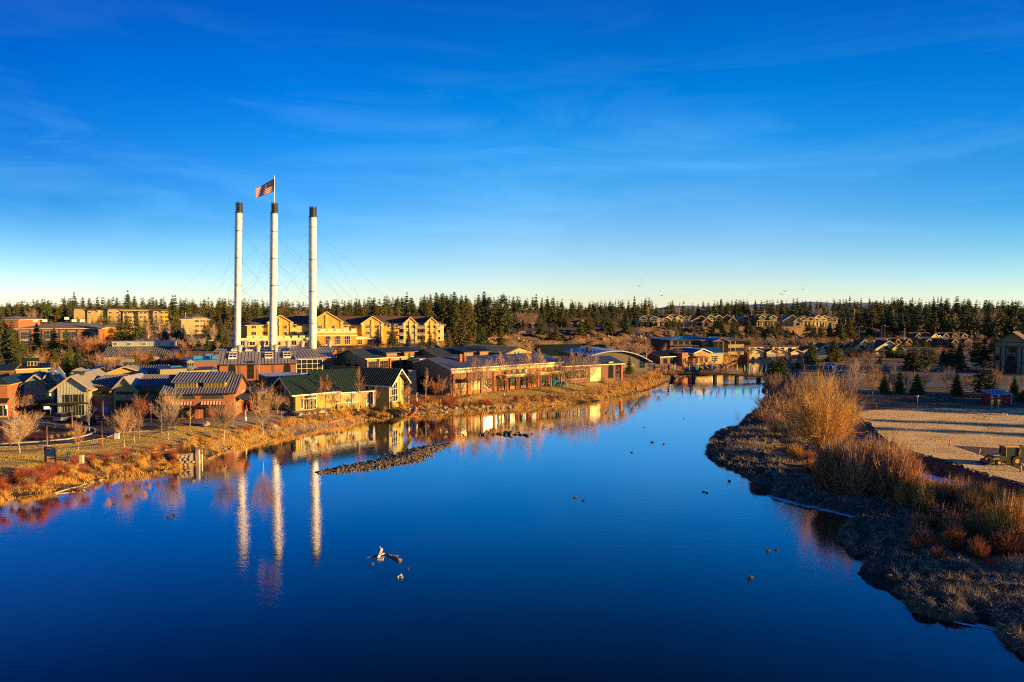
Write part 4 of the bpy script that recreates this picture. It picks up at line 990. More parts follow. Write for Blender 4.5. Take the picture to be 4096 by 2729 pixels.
for i, (u, Y, w, l, wl) in enumerate([(2546, 425, 14, 'leftmost tan townhouse on the bluff, with pale balcony posts', 'stucco_tan'), (2606, 436, 12, 'second tan townhouse from the left on the bluff', 'stucco_tan'), (2652, 436, 14, 'sunlit tan townhouse under the left power poles', 'stucco_tan'), (2704, 438, 8, 'narrow tan townhouse just right of the left power pole', 'stucco_tan'),
        (2762, 455, 13, 'shaded grey townhouse on the bluff behind young pines', 'siding_brown'), (2820, 458, 12, 'shaded olive townhouse on the bluff above the blue roof', 'siding_green'), (2872, 460, 11, 'shaded townhouse in the middle of the bluff row', 'siding_brown'), (2935, 462, 14, 'shaded townhouse behind the pair of bluff pines', 'siding_brown'),  # shade on these townhouses is put into their darker wall colours
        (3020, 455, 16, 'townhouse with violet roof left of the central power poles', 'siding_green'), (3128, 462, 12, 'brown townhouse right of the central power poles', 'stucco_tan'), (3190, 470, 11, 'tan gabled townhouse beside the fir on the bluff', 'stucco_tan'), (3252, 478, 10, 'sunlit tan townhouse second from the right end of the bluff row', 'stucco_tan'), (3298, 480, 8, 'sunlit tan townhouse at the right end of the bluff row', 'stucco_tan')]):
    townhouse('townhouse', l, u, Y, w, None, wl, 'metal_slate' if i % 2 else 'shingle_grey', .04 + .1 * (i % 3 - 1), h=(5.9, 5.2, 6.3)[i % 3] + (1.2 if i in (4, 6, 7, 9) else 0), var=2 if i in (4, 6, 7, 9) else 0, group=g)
g = 'cream houses below the bluff'
for u, Y, w, var, h, l in [(2988, 352, 16, 1, 8, 'left of the two large cream stepped houses'), (3085, 352, 16, 1, 8, 'right of the two large cream stepped houses'), (3197, 355, 14, 2, 5.5, 'cream gabled house directly behind the round pine'), (3262, 360, 13, 2, 5.5, 'cream gabled house between the two round pines'), (3330, 362, 10, 2, 5, 'small cream gabled house right of the second round pine'),
        (3415, 352, 10, 2, 7, 'cream gabled house with two windows left of the largest gabled house'), (3502, 346, 13, 2, 7, 'largest cream gabled house with stone chimney')]:
    townhouse('house', l, u, Y, w, None, 'cream', 'shingle', .05, h=h, var=var, group=g)
g = 'brown row houses on the valley floor'
for u, Y, w, h, l in [(3385, 440, 18, 6.5, 'brown row house with four sunlit dormers'), (3520, 430, 22, 7, 'brown row house with tall sunlit dormers'), (3600, 445, 12, 6.5, 'shaded row house right of the tall dormers'), (3650, 470, 14, 6, 'shaded row house left of the sunlit yellow gable'), (3760, 470, 20, 6, 'long shaded row house right of the sunlit yellow gable'), (3690, 410, 14, 5.5, 'dark low row house behind the black conifers'), (3790, 405, 16, 5.5, 'dark low row house left of the stone faced hotel'), (3470, 395, 12, 5.5, 'shaded brown row house behind the cream gabled house')]:
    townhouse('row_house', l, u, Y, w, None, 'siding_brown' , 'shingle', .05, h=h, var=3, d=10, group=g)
b = Bld('house', 'tall sunlit yellow gabled house above the dark row houses', (3722, 440), (3750, 442)); W_ = b.w
b.gable('stucco', 'shingle', 0, W_, 0, 8, b.z(1348), b.z(1336, W_/2), axis='y', ov=.4, seam=0); b.gable('stucco_tan', 'shingle', W_, W_ + 4, 1, 8, b.z(1352), b.z(1342, W_ + 2), axis='y', ov=.4, seam=0)
b.row([W_*.3, W_*.7], 2.5, .8, 1.4, nx=1); 
g = 'cottages on the plateau'
for u, Y, w, wl, l, var in [(1948, 415, 11, 'siding_brown', 'dark cottage with brick chimney left of the parked pickup', 4), (2040, 470, 13, 'siding_brown', 'dark brown cottage behind the parked white cars', 4), (2126, 430, 8, 'siding_teal', 'teal cottage behind the small plateau pines', 4), (2168, 440, 10, 'cream', 'pale cottage with white trimmed gables', 4), (2212, 445, 9, 'siding_teal', 'grey blue cottage with white trimmed gable', 4), (2258, 435, 14, 'siding_brown', 'brown cottage with a sunlit yellow end right of the pines', 4),
        (3560, 590, 14, 'stucco_tan', 'tan roofed house on the right plateau, left of the middle one', 0), (3620, 590, 14, 'stucco_tan', 'house with sunlit bay in the middle of the right plateau', 0), (3682, 595, 15, 'stucco_tan', 'house on the right plateau above the street lamps', 0), (3772, 600, 12, 'stucco_tan', 'small house half hidden by pines at the right of the plateau', 0)]:
    townhouse('cottage', l, u, Y, w, None, wl, 'shingle', .1, h=5.6, var=var, d=8, group=g)

# big timbered hotel at the right edge
b = Bld('timber_hotel', 'timber framed hotel with stone pillars at the right edge', (3975, 256), (4140, 248), 3.2)
W_ = b.w; ze = b.z(1378, 0); zr = b.z(1334, b.w*.5)
X = lambda u: W_ * (u - 3975) / (4140 - 3975)
b.gable('stucco_tan', 'shingle', 0, X(4120), 0, 18, b.z(1372), b.z(1330, X(4050)), axis='y', ov=1.6, seam=0, trim='wood_dark')
b.box('pillar', 'stone', X(4006), X(4021), -.5, .02, -1, b.z(1367)); b.box('pillar', 'stone', X(4070), X(4084), -.5, .02, -1, b.z(1385))
mb = MB()
for v in (1367, 1383, 1414, 1447): mb.box(0, X(4120), -.16, -.01, b.z(v) - .22, b.z(v) + .02)
for u in (3977, 4003, 4023, 4047, 4068, 4086): mb.box(X(u) - .18, X(u) + .18, -.15, -.005, -1, b.z(1385))
b.puts(mb, 'timber', 'wood_dark')
b.win(X(4047), b.z(1408), 2.4, 2.0, nx=2, ny=2, frame='wood_dark'); b.win(X(4045), b.z(1441), 2.4, 2.0, nx=2, ny=2, frame='wood_dark'); b.win(X(4045), .2, 3.2, 4.4, nx=2, ny=2, frame='wood_dark')
b.win(X(3990), b.z(1441), 1.2, 2.0, nx=1, frame='wood_dark')

# red shed
p0 = G(3974, 1617, 3.05); p1 = G(4052, 1619, 3.05); Ysh = p0.y
b = Bld('shed', 'small red shed with blue glass roof and white edges beside the field', (3973, Ysh), (4051, Ysh + .6), 3.05)
W_ = b.w; zt = b.z(1579); z2 = b.z(1563, 0, 3)
b.put(MB().prism([(0, -.3), (3.4, -.3), (3.4, z2), (0, zt)], 0, W_, 'x'), 'wall', 'red_paint')
r = b.put(MB().slab([(-.2, -.25, zt + .1), (W_ + .2, -.25, zt + .1), (W_ + .2, 3.6, z2 + .1), (-.2, 3.6, z2 + .1)], .12), 'roof', 'blue_paint')
mb = MB(); 
for i in range(6): x = -.2 + (W_ + .4)*i/5; mb.bar((x, -.25, zt + .16), (x, 3.6, z2 + .16), .09)
mb.bar((-.2, -.25, zt + .14), (W_ + .2, -.25, zt + .14), .1); mb.bar((-.2, 3.6, z2 + .14), (W_ + .2, 3.6, z2 + .14), .1); mb.build('glazing_bars', 'white_paint', r)
for x in (0, W_): b.box('corner_trim', 'white_paint', x - .07, x + .07, -.08, -.01, -.3, zt)

# ================================================================== shops at the left
b = Bld('brick_shop', 'brick shop with two arched windows, two long dormers and striped awnings', (652, 140.5), (934, 143), 3.0)
W_ = b.w; X = lambda u: W_ * (u - 652) / (934 - 652); ze = b.z(1571); zr = b.z(1503, 0, 6.5)
b.gable('brick', 'metal_blue', 0, W_, 0, 13, ze, zr, ov=.9, seam=.55, trim='metal_dark', ovg=.5, seam_m='metal_grey')
sl = lambda y: ze + .22 + (zr - ze) * y / 6.5
for u0, u1 in ((682, 785), (798, 900)):
    x0, x1 = X(u0), X(u1); y = 1.3; zz = sl(y)
    q = b.box('dormer', 'siding_yellow', x0 + .3, x1 - .3, y, 5.5, zz - .5, zz + 1.25)
    rq = [(x0 - .2, y - .5, zz + 1.2), (x1 + .2, y - .5, zz + 1.2), (x1 + .2, 6.6, zr + .75), (x0 - .2, 6.6, zr + .75)]
    r = b.put(MB().slab(rq, .15), 'dormer_roof', 'metal_blue'); b.seams([rq], .55, r, 'metal_grey')
    n = 5
    for i in range(n): b.win(x0 + .3 + (x1 - x0 - .6) * (i + .5) / n, zz + .08, (x1 - x0 - .6) / n * .72, .95, nx=2, ny=2, at=y, frame='siding_yellow', fw=.07)
for u in (733, 848): b.win(X(u), ze - 1.45, X(92 + 652) , 1.1, nx=4, arch=1.0, frame='wood_dark', pane='glass_green', fw=.14, label='broad arched window with green glass')
for u0, u1 in ((688, 770), (803, 888)):
    n = 14
    for i in range(n):
        xa = X(u0) + (X(u1) - X(u0)) * i / n; xb = X(u0) + (X(u1) - X(u0)) * (i + 1) / n
        b.put(MB().slab([(xa, -.7, 2.85), (xb, -.7, 2.85), (xb, -.03, 3.5), (xa, -.03, 3.5)], .05), 'awning_stripe', 'canopy_red' if i % 2 else 'cloth_cream')
b.box('canopy', 'metal_dark', X(685), X(905), -2.2, -.12, 2.5, 2.66)
for u in (722, 768, 835, 880): b.win(X(u), .05, 2.1, 2.4, nx=3, ny=2, frame='metal_dark')
for u in (783, 905): b.box('pillar', 'brick', X(u) - .5, X(u) + .5, -.4, .02, -1, 2.45)
mb = MB()
for u in (690, 735, 783, 830, 900): mb.tube((X(u), -2.0, -.2), (X(u), -2.0, 2.5), .08)
b.puts(mb, 'canopy_post', 'metal_dark')
b.win(3, 1.0, 2, 1.6, nx=2, face='R', at=W_); b.win(9, 3.0, 2, 1.6, nx=2, face='R', at=W_)
b.put(MB().slab([(W_ + 2.2, 1, 3.4), (W_ + 2.2, 10, 3.4), (W_ + .05, 10, 4.1), (W_ + .05, 1, 4.1)], .1), 'side_canopy', 'metal_dark')
# long dark shop behind the forecourt
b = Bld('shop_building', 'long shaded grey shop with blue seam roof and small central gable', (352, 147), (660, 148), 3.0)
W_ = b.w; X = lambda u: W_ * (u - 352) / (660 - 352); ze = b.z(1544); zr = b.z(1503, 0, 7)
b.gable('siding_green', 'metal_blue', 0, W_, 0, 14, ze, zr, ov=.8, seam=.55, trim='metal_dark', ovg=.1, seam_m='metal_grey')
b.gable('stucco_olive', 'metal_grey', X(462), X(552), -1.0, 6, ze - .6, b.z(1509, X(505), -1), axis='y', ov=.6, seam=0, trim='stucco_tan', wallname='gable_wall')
for u, at in ((415, 0), (505, -1), (590, 0)):
    for i in range(5): b.win(X(u) + (i - 2) * .72, ze - 1.75, .62, .6, nx=1, at=at, frame='wood_dark', fw=.07)
for u in (415, 505, 590): b.win(X(u), .0, 3.6, 3.0, nx=4, ny=1, at=-1 if u == 505 else 0, frame='metal_dark')
b.box('brick_base', 'brick_dark', 0, X(463), -.12, -.003, -1, 3.4); b.box('brick_base', 'brick_dark', X(551), W_, -.12, -.003, -1, 3.4)
b.box('doorway_panel', 'blue_paint', X(400), X(432), -.2, -.125, .2, 1.6)
for u in (422, 508): b.put(MB().lathe([(.02, .15), (.2, .1), (.2, 0), (.02, -.02)], 8, (X(u), -.9 - (1 if u == 508 else 0), 4.0)), 'wall_lamp', 'white_trim')
# grey corrugated barn front
b = Bld('barn_front', 'corrugated grey green gable front with dark glass entry and roof cupola', (226, 143), (350, 144.5), 3.0)
W_ = b.w; ze = b.z(1550); zr = b.z(1506, W_/2)
b.gable('corrugated', 'metal_grey', 0, W_, 0, 16, ze, zr, axis='y', ov=1.1, seam=.6, trim='stucco_tan')
mb = MB()
for i in range(11): mb.box(W_*i/11 + .2, W_*i/11 + .27, -.06, .01, -.5, ze + (zr - ze) * (1 - abs(i/11 + .03 - .5) * 2) - .2)
o = b.put(mb, 'batten', 'corrugated'); o['kind'] = 'stuff'
b.win(W_*.52, b.z(1610), W_*.68, b.z(1580) - b.z(1610), nx=5, ny=2, frame='metal_dark'); b.win(W_*.52, .1, W_*.68, 2.2, nx=4, frame='metal_dark')
b.box('canopy', 'metal_dark', -2.0, W_ + .6, -2.6, -.15, b.z(1614), b.z(1611))
b.cupola(W_*.5, 4, zr - .1, 1.6, 1.1, roof='metal_grey', axis='y', wall='siding_green', zr=.5)
lb = b.box('lantern_sign', 'lamp_warm', -1.5, -.6, -2.9, -2.7, 2.0, 2.5)
b.vol((300, 150), (350, 150.5)); b.put(MB().slab([(-1, -1, 8.6), (5, -1, 5.6), (5, 10, 5.6), (-1, 10, 8.6)], .2), 'side_roof', 'metal_grey')
# teal gabled shop
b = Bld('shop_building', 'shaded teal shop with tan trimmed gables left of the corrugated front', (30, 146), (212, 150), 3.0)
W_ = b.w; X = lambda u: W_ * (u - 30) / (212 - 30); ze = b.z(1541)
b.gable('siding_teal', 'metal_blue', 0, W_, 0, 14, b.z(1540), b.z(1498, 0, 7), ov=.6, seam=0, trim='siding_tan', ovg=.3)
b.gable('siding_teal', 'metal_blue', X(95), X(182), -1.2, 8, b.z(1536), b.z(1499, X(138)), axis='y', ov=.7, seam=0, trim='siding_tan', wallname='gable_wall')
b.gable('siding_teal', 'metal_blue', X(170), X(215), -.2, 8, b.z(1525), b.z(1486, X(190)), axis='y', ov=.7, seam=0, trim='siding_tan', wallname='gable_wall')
b.row([X(64), X(112), X(150)], b.z(1551), .9, .9, nx=1, at=-1.2, frame='siding_tan'); b.row([X(60), X(120), X(165)], .1, 3.0, 2.6, nx=3, at=-1.2, frame='wood_dark')
b.box('band', 'siding_tan', 0, X(182), -1.3, -1.21, b.z(1580), b.z(1577))
for u in (34, 52): b.box('wall_lamp', 'lamp_warm', X(u) - .12, X(u) + .12, -.35, -.1, 1.9, 2.3)
b.box('wall_lamp', 'lamp_warm', X(198) - .12, X(198) + .12, -.6, -.3, 3.6, 4.0)
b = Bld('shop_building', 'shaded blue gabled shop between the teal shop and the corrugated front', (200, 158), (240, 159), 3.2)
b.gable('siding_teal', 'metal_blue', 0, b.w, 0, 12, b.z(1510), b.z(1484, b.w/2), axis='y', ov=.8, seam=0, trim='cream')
b = Bld('brick_shop', 'orange brick shop with green tile roof at the left edge', (-70, 140), (26, 141), 3.0)
W_ = b.w; b.hip('brick', 'metal_green', 0, W_, 0, 12, b.z(1544), b.z(1504, W_*.4, 6), ov=.6, trim='siding_yellow', seam=.5)
b.win(W_*.8, .3, 1.6, 2.4, nx=2); b.put(MB().slab([(W_*.5, -1.5, 3.3), (W_ + .4, -1.5, 3.3), (W_ + .4, -.05, 4.1), (W_*.5, -.05, 4.1)], .12), 'awning', 'metal_dark'); b.box('wall_lamp', 'lamp_warm', W_*.93, W_*.98, -.3, -.05, 2.0, 2.6)
# second row roofs
b = Bld('shop_building', 'green tile roofed shop with a small glazed cupola behind the teal shop', (62, 176), (190, 180), 3.6)
b.gable('siding_tan', 'metal_green', 0, b.w, 0, 12, b.z(1478), b.z(1459, 0, 6), ov=.7, seam=.5, trim='cream'); b.cupola(b.w*.52, 4, b.z(1465, 0, 4), 2.2, 1.3, roof='metal_green', wall='stucco', zr=.7)
b = Bld('shop_building', 'low green roofed shop at the far left behind the orange brick shop', (-60, 172), (45, 174), 3.6)
b.gable('siding_brown', 'metal_green', 0, b.w, 0, 10, b.z(1486), b.z(1462, 0, 5), ov=.6, seam=.6, trim='wood')
b = Bld('shop_building', 'yellow boarded clerestory block behind the corrugated front', (330, 170), (410, 172), 3.4)
b.put(MB().prism([(0, -1), (b.w, -1), (b.w, b.z(1472)), (0, b.z(1487))], 0, 8, 'y'), 'wall', 'siding_yellow'); b.put(MB().slab([(-.3, -.4, b.z(1486)), (b.w + .3, -.4, b.z(1471)), (b.w + .3, 9, b.z(1471)), (-.3, 9, b.z(1486))], .2), 'roof', 'metal_blue')
b.win(b.w*.4, b.z(1499), 1.2, .9, nx=2, frame='siding_yellow')
b = Bld('shop_building', 'shop with yellow end gable and grey cupola in the second row', (460, 168), (652, 172), 3.4)
W_ = b.w; b.gable('stucco', 'metal_blue', 0, W_, 0, 14, b.z(1497), b.z(1467, 0, 7), ov=.7, seam=.55, trim='stucco_tan', seam_m='metal_grey'); b.gable('siding_yellow', 'metal_grey', -1.5, 6.5, -3, 4, b.z(1490), b.z(1468, 2, -3), axis='y', ov=.8, seam=0, trim='stucco_tan')
b.cupola(2.4, 3, b.z(1466, 0, 3), 1.7, 1.2, roof='metal_grey', axis='x', wall='siding_green', zr=.6)
b.box('roof_unit', 'metal_frost', 4.8, 7.5, -4.5, -3.1, b.z(1502), b.z(1488)); b.put(MB().lathe([(.6, 0), (.6, .8), (.9, .9), (.5, 1.3), (.05, 1.4)], 10, (10.5, -1, b.z(1497, 0, 2))), 'roof_vent', 'metal_frost')
b = Bld('shop_building', 'flat roofed olive shop behind the two dormer shop', (640, 163), (872, 170), 3.4)
W_ = b.w; b.walls('stucco_olive', 0, W_*.45, 0, 10, b.z(1478)); b.walls('siding_yellow', W_*.45, W_, 1, 10, b.z(1489)); b.box('roof', 'metal_dark', -.3, W_*.45, -.3, 10.2, b.z(1478) + .002, b.z(1476)); b.box('roof', 'metal_dark', W_*.45 + .01, W_ + .3, .7, 10.2, b.z(1489) + .002, b.z(1487))
b.box('roof_unit', 'metal_brightblue', 2.5, 5, 2, 4, b.z(1478) + .2, b.z(1471)); b.cupola(W_*.54, 3, b.z(1470, 0, 3), 1.4, 1.1, roof='metal_frost', axis='p', wall='siding_yellow', zr=.6)
b.put(MB().add([(W_*.44, .2, b.z(1480)), (W_*.66, .2, b.z(1480)), (W_*.66, 6, b.z(1480)), (W_*.44, 6, b.z(1480)), (W_*.55, 3, b.z(1468))], [(3,2,1,0),(0,1,4),(1,2,4),(2,3,4),(3,0,4)]), 'pyramid_roof', 'metal_frost')
b.put(MB().add([(W_*.84, -1, b.z(1506)), (W_*1.06, -1, b.z(1506)), (W_*1.06, 6, b.z(1506)), (W_*.84, 6, b.z(1506)), (W_*.94, 2, b.z(1484))], [(3,2,1,0),(0,1,4),(1,2,4),(2,3,4),(3,0,4)]), 'pyramid_roof', 'metal_frost')
b = Bld('shop_building', 'brick block with bright blue flat roof and rooftop units left of the powerhouse', (752, 196), (868, 200), 3.4)
W_ = b.w; b.walls('brick_dark', 0, W_, 0, 14, b.z(1446)); b.box('roof', 'metal_brightblue', -.2, W_ + .2, -.2, 14.2, b.z(1446) + .002, b.z(1443))
for x, y, w, h in ((2, 5, 2.4, 1), (5.5, 7, 2, 1.4), (6.8, 3, 1.8, 1.1)): b.box('roof_unit', 'metal_brightblue', x, x + w, y, y + 2, b.z(1443), b.z(1443) + h)
# ================================================================== plants
def conifer(seed, n_wh, per, tri, size, rad=.17, base=.12, shape=1.0, mat_='needle', gaps=.1, droop=.15, trunk=True, whole=False):
    """unit-height conifer: crown of small needle sprays on whorled boughs"""
    g = np.random.default_rng(seed); P = []; S = []
    for i in range(n_wh):
        t = (i + g.random() * .9) / n_wh; z = base + (1 - base) * t
        if g.random() < gaps: continue
        r = rad * 1.3 * (1 - t) ** shape * (.70 + .5 * g.random()) * (min(1, t * 6 + .45)) + .012
        a0 = g.random() * 6.28
        for k in range(per):
            a = a0 + 6.28 * k / per + g.normal() * .35; rr = r * (.55 + .6 * g.random())
            m = 3 if rr > .05 else 2
            for q in range(m):
                f = (q + 1) / m; P.append((math.cos(a) * rr * f, math.sin(a) * rr * f, z - droop * rr * f * 1.5 + g.normal() * .004)); S.append(size * (1.15 - .35 * f) * (.26 + .94 * (1 - t) ** .8))
    P.append((0, 0, 1.0 - size * .3)); S.append(size * .34); P.append((0, 0, .965 - size * .2)); S.append(size * .45)
    P = np.array(P); S = np.array(S); n = len(P); B = np.repeat(P, tri, 0); s = np.repeat(S, tri)[:, None]
    c = B + g.normal(size=B.shape) * s * (.42, .42, .20)
    d1 = g.normal(size=B.shape); d1[:, 2] *= .5; d1 /= np.linalg.norm(d1, axis=1, keepdims=True)
    d2 = g.normal(size=B.shape); d2[:, 2] *= .6; d2 -= (d1 * d2).sum(1, keepdims=True) * d1; d2 /= np.linalg.norm(d2, axis=1, keepdims=True)
    V = np.stack([c - d1 * s * .5, c + d1 * s * .5 - d2 * s * .25, c + d2 * s * .55], 1).reshape(-1, 3)
    return V, np.arange(len(V)).reshape(-1, 3)
def trunk_np(h=.9, r=.013, n=5):
    V = []; T = []
    for k, (z, q) in enumerate(((-.02, r * 1.3), (h * .5, r * .75), (h, r * .2))):
        for i in range(n): V.append((q * math.cos(6.283 * i / n), q * math.sin(6.283 * i / n), z))
    for k in range(2):
        for i in range(n):
            a, b, c, d = k*n+i, k*n+(i+1)%n, (k+1)*n+(i+1)%n, (k+1)*n+i; T += [(a, b, c), (a, c, d)]
    return np.array(V), np.array(T)
FAR = {}
def far_conifer(key, seed, m, **k):
    V, T = conifer(seed, **k); tv, tt = trunk_np(); n = len(T)
    V2, T2 = merge([(V, T), (tv, tt)]); me = npmesh('pine_tree', V2, T2, [m, 'bark'], midx=[0] * n + [1] * len(tt)); FAR[key] = me; return me
PN = []
for i in range(7):
    PN.append(far_conifer('p%d' % i, 20 + i, ['needle', 'needle', 'needle_gold', 'needle', 'needle_gold', 'needle', 'needle_green'][i], n_wh=24 + i, per=6, tri=5, size=.062, rad=[.17, .22, .19, .15, .24, .18, .2][i], base=[.15, .25, .12, .1, .3, .2, .1][i], shape=[.95, .8, 1.05, 1.15, .75, .95, 1.0][i], gaps=.14))
NEAR = {}
def near_conifer(key, seed, m, **k):
    V, T = conifer(seed, **k); tv, tt = trunk_np(); NEAR[key] = (npmesh('trunk', tv, tt, 'bark'), npmesh('crown', V, T, m))
near_conifer('pine', 51, 'needle', n_wh=34, per=7, tri=9, size=.046, rad=.22, base=.16, shape=.62, gaps=.08)
near_conifer('pine2', 52, 'needle', n_wh=36, per=7, tri=9, size=.044, rad=.18, base=.14, shape=.75, gaps=.08)
near_conifer('pine3', 57, 'needle_gold', n_wh=34, per=7, tri=9, size=.046, rad=.20, base=.2, shape=.7, gaps=.1)
near_conifer('green', 53, 'needle_green', n_wh=40, per=8, tri=9, size=.044, rad=.26, base=.05, shape=.85, gaps=.02)
near_conifer('green2', 58, 'needle_green', n_wh=40, per=8, tri=9, size=.044, rad=.22, base=.05, shape=.9, gaps=.03)
near_conifer('spruce', 54, 'needle_blue', n_wh=44, per=9, tri=8, size=.04, rad=.27, base=.03, shape=.95, gaps=.0, droop=.25)
near_conifer('round', 55, 'needle_green', n_wh=30, per=9, tri=12, size=.065, rad=.38, base=.06, shape=.5, gaps=.0)
near_conifer('gold', 56, 'needle_gold', n_wh=36, per=8, tri=8, size=.05, rad=.26, base=.03, shape=.8, gaps=.02)

# ---- leafless trees
def bare(seed, kind):
    g = np.random.default_rng(seed); tubes = MB(); tw_b = []; tw_d = []; tw_l = []; tw_w = []; bt = MB()
    K = dict(vase=dict(th=.2, nb=30, ang=(.35, .95), bl=.62, up=.5, sec=10, tw=9, w=.0062), birch=dict(th=.3, nb=32, ang=(.4, .8), bl=.26, up=.25, sec=8, tw=9, w=.0046),
             column=dict(th=.1, nb=46, ang=(.12, .3), bl=.30, up=.8, sec=7, tw=7, w=.0046), wide=dict(th=.22, nb=24, ang=(.5, 1.15), bl=.52, up=.25, sec=10, tw=9, w=.0058),
             tall=dict(th=.26, nb=34, ang=(.6, 1.25), bl=.36, up=.12, sec=10, tw=9, w=.0048), willow=dict(th=.03, nb=95, ang=(.12, 1.15), bl=.80, up=.35, sec=18, tw=13, w=.0034), bush=dict(th=.02, nb=46, ang=(.1, .6), bl=.95, up=.5, sec=8, tw=8, w=.0050))[kind]
    def limb(p, d, L, r, n, mb, curve=.12, up=0, sides=4):
        pts = [np.array(p, float)]; d = np.array(d, float)
        for i in range(n):
            d = d + g.normal(size=3) * curve; d[2] += up / n; d /= np.linalg.norm(d); pts.append(pts[-1] + d * L / n)
        for i in range(n): mb.tube(pts[i], pts[i+1], r * (1 - i / n * .8), r * (1 - (i + 1) / n * .8), sides, False)
        return pts
    if kind in ('bush', 'willow'): tr = [np.array((0, 0, 0.0)), np.array((0, 0, .03))]
    else: tr = limb((0, 0, -.02), (g.normal() * .03, g.normal() * .03, 1), .98 if kind in ('birch', 'column', 'tall') else .55, .0125 if kind != 'tall' else .014, 6, tubes, .035, .1, 6)
    top = tr[-1][2]
    for i in range(K['nb']):
        t = (i + g.random()) / K['nb']
        if kind in ('birch', 'tall', 'column'): z = K['th'] + (.97 - K['th']) * t; L = K['bl'] * (1 - t * .75) * (.7 + .5 * g.random())
        elif kind in ('bush', 'willow'): z = .02; L = K['bl'] * (.55 + .45 * g.random())
        else: z = K['th'] + (top - K['th']) * t ** .8; L = K['bl'] * (1 - .15 * t) * (.75 + .35 * g.random())
        f = min(len(tr) - 1.001, (z / max(top, .01)) * (len(tr) - 1)); j = int(max(0, f)); p = tr[j] + (tr[min(j + 1, len(tr) - 1)] - tr[j]) * (f - j)
        a = g.random() * 6.283; an = K['ang'][0] + (K['ang'][1] - K['ang'][0]) * ((1 - t) * .8 + .2 * g.random()) if kind not in ('bush', 'willow') else g.random() ** .6 * K['ang'][1]
        d = (math.cos(a) * math.sin(an), math.sin(a) * math.sin(an), math.cos(an))
        pts = limb(p, d, L, .0052 if kind not in ('bush', 'willow') else .0042, 5, bt, .10, K['up'] * L, 3)
        for s_ in range(K['sec']):
            q = 1 + g.random() * (len(pts) - 1.01); j = int(q); b0 = pts[j] + (pts[min(j+1, len(pts)-1)] - pts[j]) * (q - j); dm = pts[min(j+1, len(pts)-1)] - pts[j-1]; dm /= np.linalg.norm(dm)
            dd = dm + g.normal(size=3) * .45; dd[2] += K['up'] * .4; dd /= np.linalg.norm(dd); LL = L * .42 * (.6 + .6 * g.random())
            tw_b.append(b0); tw_d.append(dd); tw_l.append(LL); tw_w.append(K['w'])
            for q2 in range(K['tw']):
                f2 = g.random(); b1 = b0 + dd * LL * f2; d2 = dd + g.normal(size=3) * .42; d2[2] += K['up'] * .3; tw_b.append(b1); tw_d.append(d2); tw_l.append(LL * .62 * (.5 + .6 * g.random())); tw_w.append(K['w'] * .72)
    V, T = blades(np.array(tw_b), np.array(tw_d), np.array(tw_l), np.array(tw_w))
    # scale to unit height
    h = np.percentile(V[:, 2], 99.7); s = 1 / h
    bv = np.array(bt.v) * s; bf = []
    for f in bt.f: bf += [(f[0], f[1], f[2]), (f[0], f[2], f[3])]
    W_, T_ = merge([(V * s, T), (bv, np.array(bf))])
    tubes.v = [tuple(np.array(p) * s) for p in tubes.v]
    return tubes, W_, T_
BARE = {}
def bare_kind(key, seed, kind, bark, twig):
    t, V, T = bare(seed, kind); tm = None
    if t.f:
        tm = bpy.data.meshes.new('trunk'); tm.from_pydata(t.v, [], t.f); tm.materials.append(M[bark])
    BARE[key] = (tm, npmesh('crown', V, T, twig))
for i, (k, kd, bk, tg) in enumerate([('vase', 'vase', 'bark_pale', 'twig_pale'), ('vase2', 'vase', 'bark_pale', 'twig_pink'), ('vase3', 'vase', 'bark_pale', 'twig'), ('redvase', 'vase', 'bark', 'twig_red'), ('birch', 'birch', 'bark_pale', 'twig_red'), ('birch2', 'birch', 'bark_pale', 'twig_pink'),
        ('column', 'column', 'bark_pale', 'twig_pale'), ('column2', 'column', 'bark', 'twig_pink'), ('wide', 'wide', 'bark', 'twig'), ('tall', 'tall', 'bark', 'twig'), ('tall2', 'tall', 'bark', 'twig_gold'), ('widep', 'wide', 'bark_pale', 'twig_pale'), ('pale', 'vase', 'bark_pale', 'twig_pale'),
        ('bushp', 'bush', 'bark', 'twig_pink'), ('bushr', 'bush', 'bark', 'shrub_red'), ('bushg', 'bush', 'bark', 'twig_gold'), ('bushd', 'bush', 'bark', 'twig'), ('bushp2', 'bush', 'bark', 'twig_pink'), ('bushr2', 'bush', 'bark', 'shrub_red'), ('busho', 'bush', 'bark', 'leaf_olive')]):
    bare_kind(k, 100 + i, kd, bk, tg)
WORD = {'pine': 'ponderosa pine', 'pine2': 'ponderosa pine', 'pine3': 'golden green pine', 'green': 'bright green conifer', 'green2': 'bright green conifer', 'spruce': 'blue spruce', 'round': 'round dense evergreen', 'gold': 'golden green juniper'}
def plant(key, p, h, wf=1.0, label=None, cat='tree', group=None, name=None):
    nm = name or ('conifer' if key in NEAR else ('shrub' if key.startswith('bush') else 'bare_tree'))
    if key.startswith('bush') or key in FAR:
        me = BARE[key][1] if key in BARE else FAR[key]; o = link(nm, me); o.location = p; tag(o, label, cat, group)
        if key in ('bushr', 'bushr2'): h *= 1.3; wf *= 1.25
        o.scale = (h * wf, h * wf, h); o.rotation_euler = (0, 0, random.random() * 6.28); return o
    o = empty(nm, p, random.random() * 6.28, label, cat, group); o.scale = (h * wf, h * wf, h)
    t, c = NEAR[key] if key in NEAR else BARE[key]
    link('trunk', t, o); link('crown', c, o); return o
NW = {}
def natw(key):
    if key not in NW:
        me = (NEAR.get(key) or BARE.get(key))[1]; c = np.empty(len(me.vertices) * 3, np.float32); me.vertices.foreach_get('co', c); c = c.reshape(-1, 3); NW[key] = 2 * float(np.percentile(np.hypot(c[:, 0], c[:, 1]), 95))
    return NW[key]
